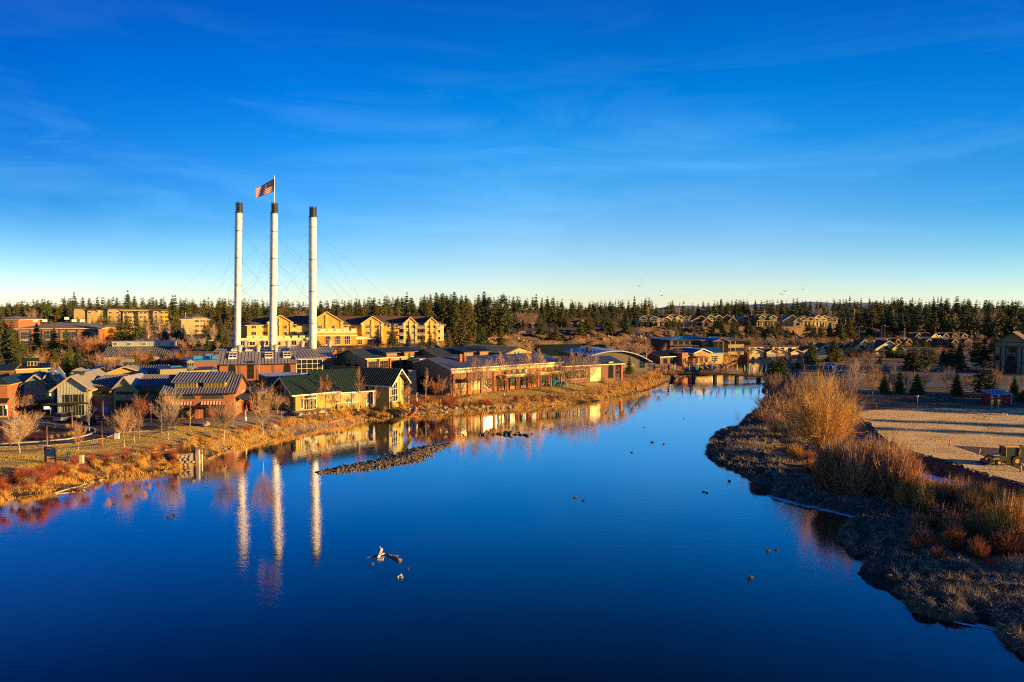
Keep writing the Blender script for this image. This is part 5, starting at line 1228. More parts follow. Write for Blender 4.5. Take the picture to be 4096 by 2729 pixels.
def by_px(key, u, vb, vt, label, wpx=None, group=None, cat='tree', Y=None, name=None, k=None):
    if Y is None: p = GG(u, vb)
    else:
        q = AT(u, vb, Y); p = Vector((q.x, Y, hz(q.x, Y)))
    h = HZ(vt, p.x, p.y) - p.z
    d = p.y; wf = 1.0
    if wpx:
        w = wpx / F * d; nat = natw(key); nat0 = {'vase': .95, 'vase2': .95, 'vase3': .95, 'redvase': .95, 'wide': 1.2, 'widep': 1.2, 'pale': .95, 'birch': .5, 'birch2': .5, 'column': .25, 'column2': .25, 'tall': .75, 'tall2': .75}.get(key, {'round': .75, 'spruce': .5, 'green': .48, 'green2': .42, 'gold': .5, 'pine': .42, 'pine2': .36, 'pine3': .4}.get(key, .9))
        wf = w / (h * nat)
    return plant(key, p, max(h, .4), wf, label, cat, group, name)

# lawn and forecourt trees, left
for key, u, vb, vt, w, l in [
    ('vase', 80, 1814, 1645, 134, 'bare vase shaped tree nearest the left edge on the lawn'), ('redvase', 100, 1790, 1650, 70, 'reddish bare tree just behind the leftmost lawn tree'),
    ('vase2', 314, 1806, 1680, 56, 'small young bare tree between the lamp posts'), ('vase2', 497, 1791, 1622, 96, 'bare pinkish tree, left of the pair on the lawn'),
    ('vase3', 539, 1772, 1626, 74, 'bare tree, right of the pair on the lawn'), ('vase', 674, 1760, 1557, 104, 'pale spreading bare tree before the two dormer brick shop'),
    ('redvase', 567, 1700, 1576, 60, 'rust red bare tree in front of the dark grey shop'), ('column', 358, 1726, 1550, 27, 'narrow columnar bare tree before the corrugated front'),
    ('column', 57, 1724, 1569, 24, 'narrow columnar bare tree before the teal shop'), ('wide', 103, 1664, 1557, 84, 'round topped bare tree before the teal shop'),
    ('vase3', 899, 1760, 1598, 104, 'dense bare shrubby tree on the bank below the dormer brick shop'), ('vase2', 1052, 1738, 1537, 115, 'large bare shrubby tree on the bank left of the restaurant'),
    ('vase2', 935, 1690, 1590, 60, 'bare tree at the corner of the dormer brick shop'),
    ('birch', 1287, 1650, 1505, 36, 'white trunked birch, left of the pair before the restaurant'), ('birch', 1316, 1638, 1498, 40, 'white trunked birch, right of the pair before the restaurant'),
    ('birch', 1437, 1633, 1466, 44, 'single tall white birch before the restaurant roof'), ('birch2', 1702, 1600, 1471, 46, 'many stemmed white birch right of the stone tower'),
    ('birch2', 1037, 1560, 1422, 30, 'thin birch against the powerhouse brick wall'), ('birch2', 1171, 1520, 1446, 30, 'birch at the corner of the glazed powerhouse link'), ('birch2', 1285, 1500, 1436, 24, 'birch before the tall glazed powerhouse wall'),
    ('birch2', 1450, 1466, 1424, 20, 'small reddish birch left of the tan shop hall'), ('wide', 1770, 1588, 1500, 66, 'low twisted bare tree before the end of the brick hall'), ('wide', 1840, 1570, 1505, 60, 'low bare tree at the corner of the brick hall'),
    ('tall', 1896, 1585, 1432, 76, 'first tall bare tree before the brick hall'), ('tall', 1909, 1580, 1428, 60, 'second tall bare tree before the brick hall, close to the first'), ('widep', 1944, 1575, 1432, 76, 'pale wide bare tree before the brick hall'),
    ('tall2', 2008, 1570, 1405, 60, 'tall golden bare tree, fourth before the brick hall'), ('tall', 2038, 1565, 1410, 50, 'tall bare tree, fifth before the brick hall'), ('tall', 2079, 1561, 1412, 56, 'tall bare tree, sixth before the brick hall'),
    ('tall2', 2116, 1558, 1375, 60, 'tallest bare tree before the brick hall'), ('tall2', 2163, 1555, 1392, 66, 'tall golden bare tree above the blue lawn chairs'), ('tall', 2238, 1551, 1429, 50, 'tall bare tree at the right end of the brick hall'),
    ('widep', 2303, 1544, 1398, 80, 'pale broad bare tree before the light wall panel'), ('widep', 2367, 1548, 1405, 66, 'pale bare tree with forked trunk before the brick pavilion'), ('wide', 2405, 1548, 1497, 40, 'small bare tree before the brick pavilion porch'),
    ('redvase', 2483, 1512, 1463, 34, 'small reddish tree in front of the glazed porch')]:
    by_px(key, u, vb, vt, l, w)
for key, u, vb, vt, w, l in [
    ('spruce', 1638, 1560, 1412, 72, 'blue spruce standing behind the stone tower'), ('spruce', 1354, 1470, 1429, 30, 'small blue spruce left of the tan shop hall'),
    ('green', 2517, 1496, 1426, 32, 'green rounded conifer beside the glazed porch'), ('green2', 2335, 1440, 1381, 26, 'conifer before the curved blue roof'),
    ('green', 2392, 1395, 1332, 34, 'left of the two green pines behind the curved roof'), ('green2', 2412, 1395, 1342, 30, 'right of the two green pines behind the curved roof'),
    ('round', 3243, 1456, 1366, 54, 'left round pine before the cream gabled houses'), ('round', 3333, 1448, 1352, 56, 'right round pine before the cream gabled houses'),
    ('green2', 3536, 1572, 1477, 38, 'narrow green conifer left of the field fence trees'), ('green', 3596, 1572, 1468, 46, 'dark conifer between bare trees by the field fence'),
    ('round', 3667, 1577, 1494, 54, 'low round black green conifer by the field fence'), ('green2', 3826, 1582, 1486, 46, 'green conifer between two bare trees right of the lamp post'),
    ('pine', 3936, 1592, 1436, 92, 'large green pine left of the red shed'), ('green2', 4056, 1583, 1502, 32, 'narrow dark conifer right of the red shed'), ('round', 4092, 1606, 1560, 50, 'dark round shrub at the right edge beside the red shed')]:
    by_px(key, u, vb, vt, l, w)
for key, u, vb, vt, w, l in [
    ('pale', 3417, 1609, 1427, 78, 'large pale bare tree at the left end of the field row'), ('vase2', 3490, 1602, 1449, 66, 'second bare tree of the field row, pinkish'), ('pale', 3573, 1572, 1454, 40, 'narrow bare tree between two green conifers'),
    ('vase3', 3627, 1575, 1481, 34, 'small bare tree left of the round dark conifer'), ('pale', 3704, 1572, 1461, 52, 'bare tree right of the round dark conifer'), ('pale', 3788, 1575, 1458, 66, 'broad pale bare tree of the field row'),
    ('vase2', 3864, 1575, 1492, 38, 'small pinkish bare tree left of the large pine'), ('vase2', 3985, 1566, 1470, 44, 'bare tree behind the large pine'), ('vase3', 4032, 1568, 1502, 32, 'small bare tree above the red shed'), ('vase3', 4092, 1562, 1492, 34, 'bare tree at the right edge behind the shed'),
    ('birch2', 3103, 1506, 1385, 60, 'white trunked birch at the right end of the bridge'), ('birch2', 2585, 1455, 1357, 66, 'broad birch on the bank before the flags'), ('birch2', 2651, 1448, 1374, 50, 'birch before the low brown shop'),
    ('pale', 772, 1388, 1294, 38, 'pale bare tree left of the dark spruces'), ('pale', 853, 1388, 1294, 38, 'pale bare tree right of the dark spruces'), ('column', 592, 1362, 1276, 34, 'pale upright bare tree before the apartment block'), ('column', 640, 1366, 1276, 40, 'broad upright bare tree before the apartment block end'),
    ('column', 677, 1366, 1284, 28, 'narrow upright bare tree right of the apartment block')]:
    by_px(key, u, vb, vt, l, w)
for key, u, vb, vt, Y, l in [
    ('pine2', 14, 1440, 1250, 250, 'large dark conifer at the left edge'), ('pine2', 50, 1440, 1283, 250, 'second dark conifer from the left edge'), ('green', 150, 1430, 1292, 256, 'broad green conifer before the brick office'),
    ('green2', 218, 1440, 1312, 252, 'green conifer in the middle of the brick office front'), ('green', 269, 1450, 1317, 248, 'green conifer before the right windows of the brick office'), ('green2', 90, 1440, 1360, 245, 'small green conifer left of the office windows'),
    ('pine3', 478, 1360, 1274, 300, 'leftmost of the three green pines before the apartment block'), ('green', 510, 1365, 1262, 300, 'middle and tallest of the three green pines before the apartment block'), ('green', 551, 1365, 1269, 300, 'rightmost of the three green pines before the apartment block'),
    ('pine', 707, 1350, 1268, 310, 'dark pine right of the apartment block'), ('spruce', 660, 1350, 1300, 315, 'low dark conifer below the apartment block end'), ('spruce', 735, 1380, 1300, 290, 'dark spruce left of the pale bare tree'), ('spruce', 820, 1390, 1290, 285, 'dark spruce between the two pale bare trees'), ('pine2', 846, 1390, 1264, 300, 'tall dark conifer behind the right pale bare tree'), ('pine2', 884, 1390, 1271, 290, 'tall dark conifer left of the leftmost smokestack'),
    ('gold', 909, 1376, 1322, 262, 'golden young conifer left of the leftmost smokestack'), ('green2', 1570, 1392, 1290, 285, 'green conifer before the hotel balconies'), ('spruce', 1512, 1392, 1303, 285, 'pale grey pine before the hotel bay'), ('spruce', 1635, 1396, 1320, 280, 'blue grey spruce before the right hotel bays'),
    ('gold', 1690, 1405, 1340, 275, 'golden juniper at the lower right of the hotel'), ('gold', 1722, 1405, 1333, 275, 'broad golden juniper below the right hotel corner'), ('gold', 1795, 1402, 1322, 290, 'golden conifer right of the hotel'), ('gold', 1822, 1402, 1285, 295, 'tall golden conifer right of the hotel'), ('gold', 1852, 1402, 1290, 295, 'second tall golden conifer right of the hotel'), ('gold', 1880, 1402, 1320, 295, 'lower golden conifer at the foot of the bluff'), ('green2', 1680, 1410, 1372, 262, 'small green bush like conifer above the tan hall'),
    ('pine3', 1715, 1300, 1197, 340, 'first tall pine right of the hotel'), ('pine2', 1745, 1300, 1169, 350, 'tall narrow pine above the hotel corner'), ('pine2', 1772, 1300, 1172, 345, 'tall pine, third right of the hotel'), ('pine', 1787, 1300, 1178, 355, 'tall pine, fourth right of the hotel'), ('pine2', 1817, 1300, 1167, 345, 'tallest pine of the clump right of the hotel'),
    ('pine3', 1873, 1330, 1193, 330, 'sunlit pine standing apart right of the hotel clump'), ('pine2', 1914, 1310, 1178, 350, 'left of three close tall dark pines'), ('pine2', 1936, 1310, 1165, 352, 'middle of three close tall dark pines'), ('pine', 1957, 1310, 1181, 350, 'right of three close tall dark pines'), ('pine', 2012, 1305, 1171, 352, 'large conical pine left of the cottages'),
    ('round', 1925, 1330, 1300, 330, 'dark round pine at the bluff edge'), ('pine3', 2005, 1335, 1302, 330, 'small round pine at the bluff edge left'), ('pine2', 2072, 1335, 1300, 372, 'small pine in front of the parked pickup'), ('pine', 2160, 1340, 1252, 372, 'pine before the pale cottage'), ('gold', 2200, 1345, 1308, 372, 'left of two low conifers before the cottages'), ('gold', 2226, 1345, 1297, 372, 'right of two low conifers before the cottages'), ('pine', 2245, 1320, 1205, 430, 'tall pine right of the cottages'), ('pine3', 2210, 1320, 1190, 440, 'broad tall pine behind the cottages'),
    ('green', 2322, 1340, 1268, 380, 'conifer at the bluff edge right of the brown cottage'), ('pine3', 2352, 1345, 1245, 385, 'large pine at the bluff edge'), ('pine', 2420, 1340, 1247, 390, 'broad pine at the bluff edge left of the townhouses'), ('pine3', 2450, 1340, 1268, 390, 'golden pine left of the townhouses'), ('green2', 2506, 1330, 1245, 400, 'narrow dark pine beside the leftmost townhouse'),
    ('pine', 2930, 1348, 1290, 400, 'left of the pair of bluff pines'), ('pine', 2942, 1348, 1284, 402, 'right of the pair of bluff pines'), ('green2', 2806, 1330, 1294, 415, 'young pine before the shaded townhouses'), ('green2', 2848, 1330, 1300, 415, 'second young pine before the shaded townhouses'), ('green', 2991, 1350, 1312, 400, 'pine on the bluff right of the pair'), ('round', 3020, 1355, 1318, 400, 'dark pine on the shaded bluff'), ('pine', 3076, 1340, 1302, 410, 'small pine below the central power poles'), ('pine3', 3108, 1345, 1303, 410, 'pine on the bluff right of the power poles'), ('green', 3147, 1365, 1310, 400, 'sunlit pine low on the bluff above the cream houses'),
    ('pine', 3228, 1340, 1296, 420, 'bluff pine left of the sunlit townhouses'), ('green2', 3258, 1345, 1306, 420, 'young bluff pine before the sunlit townhouses'), ('pine3', 3288, 1348, 1297, 420, 'bluff pine before the right end townhouse'), ('pine', 3348, 1340, 1290, 430, 'left of the two bluff pines right of the townhouses'), ('pine', 3368, 1340, 1292, 430, 'right of the two bluff pines right of the townhouses'),
    ('round', 3092, 1507, 1440, 245, 'dark evergreen thicket at the bridge end, left half'), ('round', 3122, 1507, 1430, 245, 'dark evergreen thicket at the bridge end, right half'), 
    ('pine', 3656, 1485, 1352, 250, 'broad black green conifer left of the parked cars'), ('pine', 3697, 1482, 1354, 255, 'second broad black green conifer left of the parked cars'), ('pine2', 3630, 1482, 1400, 250, 'lower dark conifer behind the field row'), ('pine', 3803, 1470, 1366, 265, 'dark conifer above the parked cars'), ('pine2', 3838, 1470, 1370, 262, 'dark conifer right above the parked cars'), ('pine3', 3908, 1470, 1328, 275, 'tall golden topped conifer left of the timber hotel'), ('pine', 3935, 1470, 1345, 268, 'dark conifer beside the timber hotel'), ('pine2', 3770, 1470, 1395, 268, 'low dark conifer above the asphalt'), ('pine2', 3982, 1400, 1333, 330, 'conifer behind the timber hotel roof')]:
    by_px(key, u, vb, vt, l, None, Y=Y)

# ---- forest on the plateau
SKY_U = [-400, 0, 130, 260, 400, 520, 700, 900, 1000, 1150, 1300, 1450, 1620, 1750, 1950, 2150, 2300, 2420, 2550, 2800, 3000, 3200, 3350, 3600, 3850, 4096, 4500]
SKY_V = [1208, 1212, 1205, 1200, 1190, 1196, 1192, 1196, 1204, 1206, 1206, 1196, 1185, 1178, 1188, 1190, 1206, 1208, 1205, 1208, 1206, 1206, 1200, 1198, 1202, 1208, 1208]
SKY_V = [v - (5 if v > 1195 else 2) for v in SKY_V]
SECT = [(0, 300, 'left of the tan apartment block'), (300, 700, 'behind the tan apartment block'), (700, 950, 'between the apartment block and the leftmost smokestack'), (950, 1260, 'behind the smokestacks'), (1260, 1800, 'behind the golden hotel'), (1800, 2120, 'right of the golden hotel'), (2120, 2540, 'behind the plateau cottages'), (2540, 2800, 'behind the left power poles'), (2800, 3100, 'above the middle townhouses'), (3100, 3400, 'behind the sunlit right townhouses'), (3400, 3750, 'above the right plateau houses'), (3750, 4200, 'above the timber hotel')]
def sector(u):
    for a, b_, w in SECT:
        if a <= u < b_: return w
    return SECT[0][2] if u < 0 else SECT[-1][2]
def ground_clear(x, y): return True
R2 = random.Random(5); cnt = 0
for u, v in [(296*3.4/3.4, 1168), (510, 1161), (537, 1182), (690, 1180), (700, 1178), (258, 1188), (280, 1192), (330, 1192), (390, 1187), (408, 1190), (90, 1204), (195, 1200), (1030, 1198), (1100, 1203), (1198, 1210), (1310, 1202), (1330, 1204), (1405, 1198), (1438, 1200), (1495, 1192), (1538, 1194), (1590, 1193), (1628, 1168), (1655, 1212), (1350, 1212), (900, 1192), (915, 1196), (2145, 1174), (2190, 1185), (2168, 1190), (2215, 1188), (2290, 1204), (2315, 1206), (2385, 1210), (2425, 1210), (2462, 1202), (2538, 1184), (2515, 1200), (2584, 1190), (2596, 1190), (2690, 1200), (2885, 1194), (2908, 1208), (2975, 1197), (3022, 1200), (3046, 1199), (3083, 1202), (3131, 1202), (3174, 1193), (3189, 1192), (3210, 1215), (3340, 1206), (3362, 1200), (3400, 1183), (3445, 1192), (3480, 1198), (3578, 1192), (3610, 1190), (3650, 1190), (3735, 1187), (3752, 1190), (3766, 1187), (3786, 1192), (3825, 1186), (3832, 1184), (3870, 1196), (3940, 1200), (3958, 1200), (4010, 1204), (4050, 1205), (4072, 1205)]:
    Y = R2.uniform(560, 640) if u > 1300 else R2.uniform(500, 560)
    p = AT(u, v, Y); z = hz(p.x, Y); h = p.z - z
    plant('p%d' % R2.choice([0, 0, 2, 3, 3, 5, 6]), (p.x, Y, z), h, R2.uniform(.8, 1.0), 'tall pine standing above the treeline ' + sector(u), 'pine tree', 'tall skyline pines ' + sector(u), 'pine_tree'); cnt += 1
for i in range(225):
    u = -60 + 4260 * (i + R2.random()) / 225; Y = R2.uniform(500, 690) if u > 750 else R2.uniform(505, 640)
    if 2520 < u < 3420 and Y < 520: Y += 60
    v = np.interp(u, SKY_U, SKY_V) + R2.uniform(4, 34); p = AT(u, v, Y); z = hz(p.x, Y); h = max(8, p.z - z)
    plant('p%d' % R2.choice([0, 1, 1, 2, 3, 4, 4, 5, 6]), (p.x, Y, z), h, R2.uniform(1.0, 1.45), 'dark ponderosa pine in the forest belt ' + sector(u), 'pine tree', 'forest pines ' + sector(u), 'pine_tree'); cnt += 1
# everything deeper in the wood reads as one mass
def woodland(name, n, u0, u1, Y0, Y1, vlo, vhi, seed, kinds, lab, tri=3, rad=.2, stuff=True):
    g = np.random.default_rng(seed); prt = []; base = []
    for k in range(4): base.append(conifer(300 + seed * 7 + k, n_wh=17, per=4, tri=tri, size=.085, rad=rad, base=.1, shape=.95, gaps=.1))
    for i in range(n):
        u = g.uniform(u0, u1); Y = g.uniform(Y0, Y1); v = np.interp(u, SKY_U, SKY_V) + g.uniform(vlo, vhi); p = AT(u, v, Y); z = hz(p.x, Y); h = max(3.5, p.z - z)
        V, T = base[g.integers(4)]; a = g.random() * 6.28; c, s = math.cos(a), math.sin(a); w = h * g.uniform(.85, 1.3)
        prt.append((np.stack([(V[:, 0] * c - V[:, 1] * s) * w + p.x, (V[:, 0] * s + V[:, 1] * c) * w + Y, V[:, 2] * h + z], 1), T))
    V, T = merge(prt); o = link(name, npmesh(name, V, T, kinds)); return tag(o, lab, 'woodland', kind='stuff')
woodland('far_woodland', 560, -300, 4500, 640, 880, -4, 14, 3, 'needle', 'deep pine woodland filling the horizon behind the treeline')
woodland('woodland_edge', 230, -200, 2450, 465, 640, 26, 66, 4, 'needle_gold', 'lower golden green trees at the foot of the pine forest')
woodland('woodland_shade', 230, 2600, 4500, 480, 640, 30, 72, 6, 'needle', 'low dark trees and brush around the plateau houses')

woodland('plateau_woodland', 150, 1960, 2560, 452, 540, 42, 88, 8, 'needle', 'pines and brush standing among the plateau cottages', rad=.24)
woodland('valley_woodland', 260, 2600, 4300, 486, 600, 40, 96, 9, 'needle', 'dark pines filling the plateau between and behind the right houses', rad=.24)
woodland('left_woodland', 90, -100, 980, 430, 500, 50, 95, 10, 'needle_gold', 'olive green trees at the foot of the left forest', rad=.26)
# bare trees with pink crowns among the pines, and on the slopes
for u, vb, vt, Y, w, key, l in [(135, 1275, 1228, 460, 50, 'vase3', 'bare grey tree behind the brick office'), (2030, 1320, 1262, 400, 60, 'wide', 'round bare tree left of the cottages'), (2105, 1315, 1262, 415, 44, 'wide', 'round pinkish bare tree between the cottages'), (1205, 1262, 1225, 430, 60, 'wide', 'bare rusty tree behind the hotel roof'), (3265, 1290, 1230, 520, 56, 'widep', 'broad pale bare tree behind the right townhouses'), (3330, 1300, 1240, 520, 50, 'widep', 'pinkish bare tree right of the sunlit townhouses'), (3428, 1280, 1238, 520, 26, 'pale', 'pale bare tree beside the tall power pole'), (3920, 1290, 1234, 520, 30, 'pale', 'pale poplar in the forest above the right houses, left'), (3975, 1280, 1236, 520, 34, 'pale', 'pale poplar in the forest above the timber hotel'), (3617, 1352, 1313, 420, 16, 'column', 'narrow pale tree among the row houses'), (3886, 1365, 1322, 400, 12, 'column', 'left narrow pale poplar near the timber hotel'), (3910, 1350, 1322, 400, 14, 'column', 'right narrow pale poplar near the timber hotel'), (3815, 1345, 1316, 430, 10, 'column', 'thin pale poplar behind the long row house'), (3835, 1345, 1318, 430, 10, 'column', 'second thin pale poplar behind the long row house'), (2690, 1355, 1318, 385, 26, 'pale', 'reddish bare tree above the left end of the blue roof')]:
    by_px(key, u, vb, vt, l, w, Y=Y)
g1 = 'young bare trees along the foot of the bluff'
for i in range(34):
    u = 2955 + i * 17.5 + R2.uniform(-6, 6); Y = R2.uniform(375, 400); vt = R2.uniform(1330, 1352) + (u - 2955) * .03; q = AT(u, vt, Y); z = hz(q.x, Y)
    plant(R2.choice(['pale', 'column', 'vase2', 'vase3']), (q.x, Y, z), max(4.5, q.z - z), R2.uniform(.7, 1), 'pale young bare tree in the row between the bluff and the cream houses', 'tree', g1)
g1 = 'bare pink willows behind the curved roof'
for i in range(14):
    u = 2440 + i * 11 + R2.uniform(-5, 5); Y = R2.uniform(300, 325); q = AT(u, R2.uniform(1362, 1385), Y); z = hz(q.x, Y)
    plant(R2.choice(['vase2', 'pale', 'vase2']), (q.x, Y, z), max(4, q.z - z), 1.0, 'pinkish bare willow between the curved roof and the bluff', 'tree', g1)
g1 = 'brown bare trees on the slope below the brick office'
for i in range(46):
    u = R2.uniform(290, 420) if i < 24 else R2.uniform(560, 740); Y = R2.uniform(238, 262); q = AT(u, R2.uniform(1335, 1400) if u < 420 else R2.uniform(1345, 1385), Y); z = hz(q.x, Y)
    plant(R2.choice(['redvase', 'vase3', 'vase2', 'vase3']), (q.x, Y, z), max(3, q.z - z), 1.0, 'brown leafless tree in the thicket on the slope ' + ('right of the brick office' if u < 500 else 'behind the brick mill'), 'tree', g1 + (' right' if u > 500 else ''))
g1 = 'leafless shrubs on the bluff'
for i in range(70):
    u = R2.uniform(1950, 2640); t = (u - 2048) / F; f0 = np.interp(t, BT[:, 0], BT[:, 1]); f1 = np.interp(t, BT[:, 0], BT[:, 2]); Y = R2.uniform(f0 - 18, f1); q = AT(u, 1400, Y); z = hz(q.x, Y)
    plant(R2.choice(['bushp', 'bushd', 'bushp2', 'bushg']), (q.x, Y, z - .1), R2.uniform(1.5, 4.0), 1.2, 'leafless brush on the rocky bluff', 'shrub', g1)
g1 = 'sage and brush on the right hillside'
for i in range(60):
    u = R2.uniform(2650, 3500); t = (u - 2048) / F; f0 = np.interp(t, BT[:, 0], BT[:, 1]); f1 = np.interp(t, BT[:, 0], BT[:, 2]); Y = R2.uniform(f0 - 10, f1); q = AT(u, 1400, Y); z = hz(q.x, Y)
    plant(R2.choice(['busho', 'bushd', 'busho', 'bushg']), (q.x, Y, z - .1), R2.uniform(1.5, 3.5), 1.3, 'dark sagebrush on the slope below the townhouses', 'shrub', g1)
g1 = 'bushes along the dark parking strip'
for i in range(30):
    u = R2.uniform(3560, 4096); Y = R2.uniform(300, 420); q = AT(u, 1400, Y); z = hz(q.x, Y)
    plant(R2.choice(['bushd', 'busho', 'bushp']), (q.x, Y, z), R2.uniform(2, 5), 1.2, 'dark bush between the row houses and the parking area', 'shrub', g1)

# ---- the golden willow and the thickets of the right bank
def fan_shrub(seed, n, H, Rr, w, m, hollow=.0, spread=1.0, tw=3):
    g = np.random.default_rng(seed); B = []; Dd = []; Ln = []; Wd = []; bt = MB()
    for i in range(n):
        a = g.random() * 6.283; q = math.sqrt(g.random()); tx, ty = math.cos(a) * q * Rr, math.sin(a) * q * Rr
        lob = .80 + .13 * math.sin(a * 4 + q * 7) + .11 * math.sin(a * 9 - q * 5); tx *= .85 + .2 * lob; ty *= .85 + .2 * lob; tz = H * (.34 + .66 * math.sqrt(max(0, 1 - (q * .97) ** 2))) * (lob + .15 * g.random() + (.1 if g.random() < .08 else 0)) if g.random() < .75 else H * (.18 + .5 * g.random()) * (1.1 - .3 * q)
        p = np.array([tx * .06, ty * .06, H * .07 * g.random()]); tgt = np.array([tx, ty, tz]); pts = []
        N = 4
        for k in range(N + 1):
            t = k / N; pt = p * (1 - t) + tgt * t; pt[2] = p[2] * (1 - t) + tgt[2] * (t ** (1 + .35 * q)) ; pt += g.normal(size=3) * H * .008 * t; pts.append(pt)
        for k in range(N):
            d = pts[k+1] - pts[k]; B.append(pts[k]); Dd.append(d); Ln.append(np.linalg.norm(d) * 1.6); Wd.append(w * (1.9 - 1.3 * k / N))
            for j in range(tw):
                d2 = d / np.linalg.norm(d) + g.normal(size=3) * .28; d2[2] += .12; B.append(pts[k] + d * g.random()); Dd.append(d2); Ln.append(H * g.uniform(.07, .15)); Wd.append(w * .8)
    V, T = blades(np.array(B), np.array(Dd), np.array(Ln), np.array(Wd)); return npmesh('crown', V, T, m)
p = GG(3280, 1826); Hw = HZ(1492, p.x, p.y) - p.z
ow = empty('willow_tree', p, 0, 'huge golden leafless willow on the right bank, the largest crown there', 'tree')
tw_ = MB(); tw_.tube((0, 0, -.3), (.1, .1, 1.5), .62, .5, 9)
for k in range(9):
    a = k * .7; tw_.tube((.08, .08, 1.2), (math.cos(a) * 1.4, math.sin(a) * 1.4, 3.8 + .4 * (k % 3)), .26, .1, 6)
tw_.build('trunk', 'bark', ow); bare_kind('willow', 901, 'willow', 'bark', 'twig_gold'); cr = link('crown', BARE['willow'][1], ow); h_ = Hw * .93; w_ = 290 * p.y / F / natw('willow'); cr.scale = (w_, w_, h_); cr.location = (0, 0, Hw * .06)
FS = {k: fan_shrub(10 + i, n, 1.0, r_, w_, m_) for i, (k, n, r_, w_, m_) in enumerate([('fp', 300, .55, .012, 'twig_pink'), ('fp2', 300, .5, .012, 'twig_pink'), ('fg', 280, .5, .012, 'twig_gold'), ('fr', 300, .5, .012, 'twig_red'), ('fd', 260, .55, .012, 'twig'), ('fo', 260, .45, .012, 'shrub_gold')])}
def fshrub(key, p, h, wf, label, group=None):
    o = link('willow_shrub', FS[key]); o.location = p; o.scale = (h * wf, h * wf, h); o.rotation_euler = (0, 0, random.random() * 6.28); return tag(o, label, 'shrub', group)
def fpx(key, u, vb, vt, wf, label, group=None):
    p = GG(u, vb); fshrub(key, p, max(.5, HZ(vt, p.x, p.y) - p.z), wf, label, group)
for key, u, vb, vt, wf, l in [('fp', 3083, 1668, 1572, 1.3, 'pink brown willow shrub left of the golden willow'), ('fp2', 3050, 1700, 1622, 1.3, 'low pink shrub at the waterside left of the golden willow'), ('fp', 3130, 1690, 1600, 1.2, 'pinkish shrub leaning on the left of the golden willow'), ('fp2', 3165, 1640, 1535, 1.0, 'tall purple brown shrub behind the golden willow'), ('fd', 3175, 1600, 1500, .8, 'brown shrub behind the top left of the golden willow'), ('fp', 3100, 1600, 1540, 1.0, 'shrub on the bank between the willow and the bridge'), ('fd', 3085, 1560, 1500, 1.2, 'dark shrub at the right bridge end'), ('fd', 3110, 1540, 1490, .9, 'dark brush right of the bridge end'), ('fp', 3370, 1600, 1500, .8, 'bare shrub right behind the golden willow'), ('fd', 3392, 1640, 1530, .7, 'tall bare shrub at the right of the golden willow'), ('fp2', 3400, 1690, 1600, .8, 'shrub between the golden willow and the boulder wall'), ('fp', 3170, 1760, 1655, 1.1, 'pink shrub below the left side of the golden willow'), ('fp', 3110, 1735, 1650, 1.0, 'pink reeds like shrub on the marsh left of the willow'), ('fo', 3054, 1762, 1730, .8, 'tiny orange grass bush in the marsh'), ('fg', 3180, 1836, 1770, 1.2, 'yellow sunlit bush on the marsh before the willow trunk'), ('fo', 3150, 1828, 1775, 1.0, 'pale straw bush beside the yellow marsh bush'), ('fr', 3238, 1845, 1800, 1.3, 'low red brown bush below the willow trunk'), ('fr', 3250, 1890, 1835, 1.5, 'dark red shrub in the shade of the willow')]:
    fpx(key, u, vb, vt, wf, l)
g1 = 'pink willow thicket of the right bank'
R3 = random.Random(11)
for i in range(52):
    u = 3310 + 330 * (i + R3.random()) / 52; t = (u - 3310) / 330; vt = 1790 - 20 * math.sin(t * 3.1) + R3.uniform(-22, 30) + 26 * t; vb = R3.uniform(1905, 1985) + 30 * t
    fpx(R3.choice(['fp', 'fp2', 'fp', 'fr']), u, vb, vt if vb > 1930 else vt - 8, R3.uniform(.55, .85), 'pink brown willow in the thicket right of the golden willow, ' + ('its left part' if t < .5 else 'its right part'), g1)
g1 = 'golden brown willow thicket beside the snowy path'
for i in range(56):
    u = 3600 + 500 * (i + R3.random()) / 56; t = (u - 3600) / 500; vt = 1868 + 75 * t + R3.uniform(-4, 45) + 10; vb = R3.uniform(1985, 2045) + 45 * t
    fpx(R3.choice(['fg', 'fo', 'fp', 'fd', 'fg']), u, vb, vt, R3.uniform(.5, .8), 'golden brown willow of the thicket beside the snowy path, ' + ('left third' if t < .33 else ('middle third' if t < .66 else 'right third')), g1)
g1 = 'shaded dark shrubs in the marsh'
for i in range(40):
    u = R3.uniform(3640, 4120); v = R3.uniform(2050, 2210); fpx(R3.choice(['fr', 'fd', 'fr']), u, v + 30, v - R3.uniform(25, 60), R3.uniform(.8, 1.2), 'dark reddish shrub in the shaded marsh', g1)
for key, u, vb, vt, wf, l in [('fg', 4010, 2175, 1975, .75, 'tall golden shrub at the right edge beside the fence'), ('fo', 4060, 2190, 2010, .7, 'golden shrub at the right edge of the picture'), ('fg', 3960, 2170, 2060, .8, 'straw coloured shrub left of the tall golden one'), ('fo', 3780, 2195, 2135, 1.1, 'frosted pale shrub in the shaded marsh'), ('fr', 3820, 2180, 2090, .8, 'orange brown shrub right of the frosted one'), ('fo', 3900, 2160, 2050, .8, 'pale golden shrub with thin upright stems'), ('fr', 3750, 2245, 2190, 1.2, 'rust brown shrub low in the marsh'), ('fp', 3480, 1965, 1830, .5, 'pale young birch like shrub in front of the pink thicket'), ('fo', 3540, 1985, 1900, .7, 'pale golden shrub with white stems at the thicket front')]:
    fpx(key, u, vb, vt, wf, l)

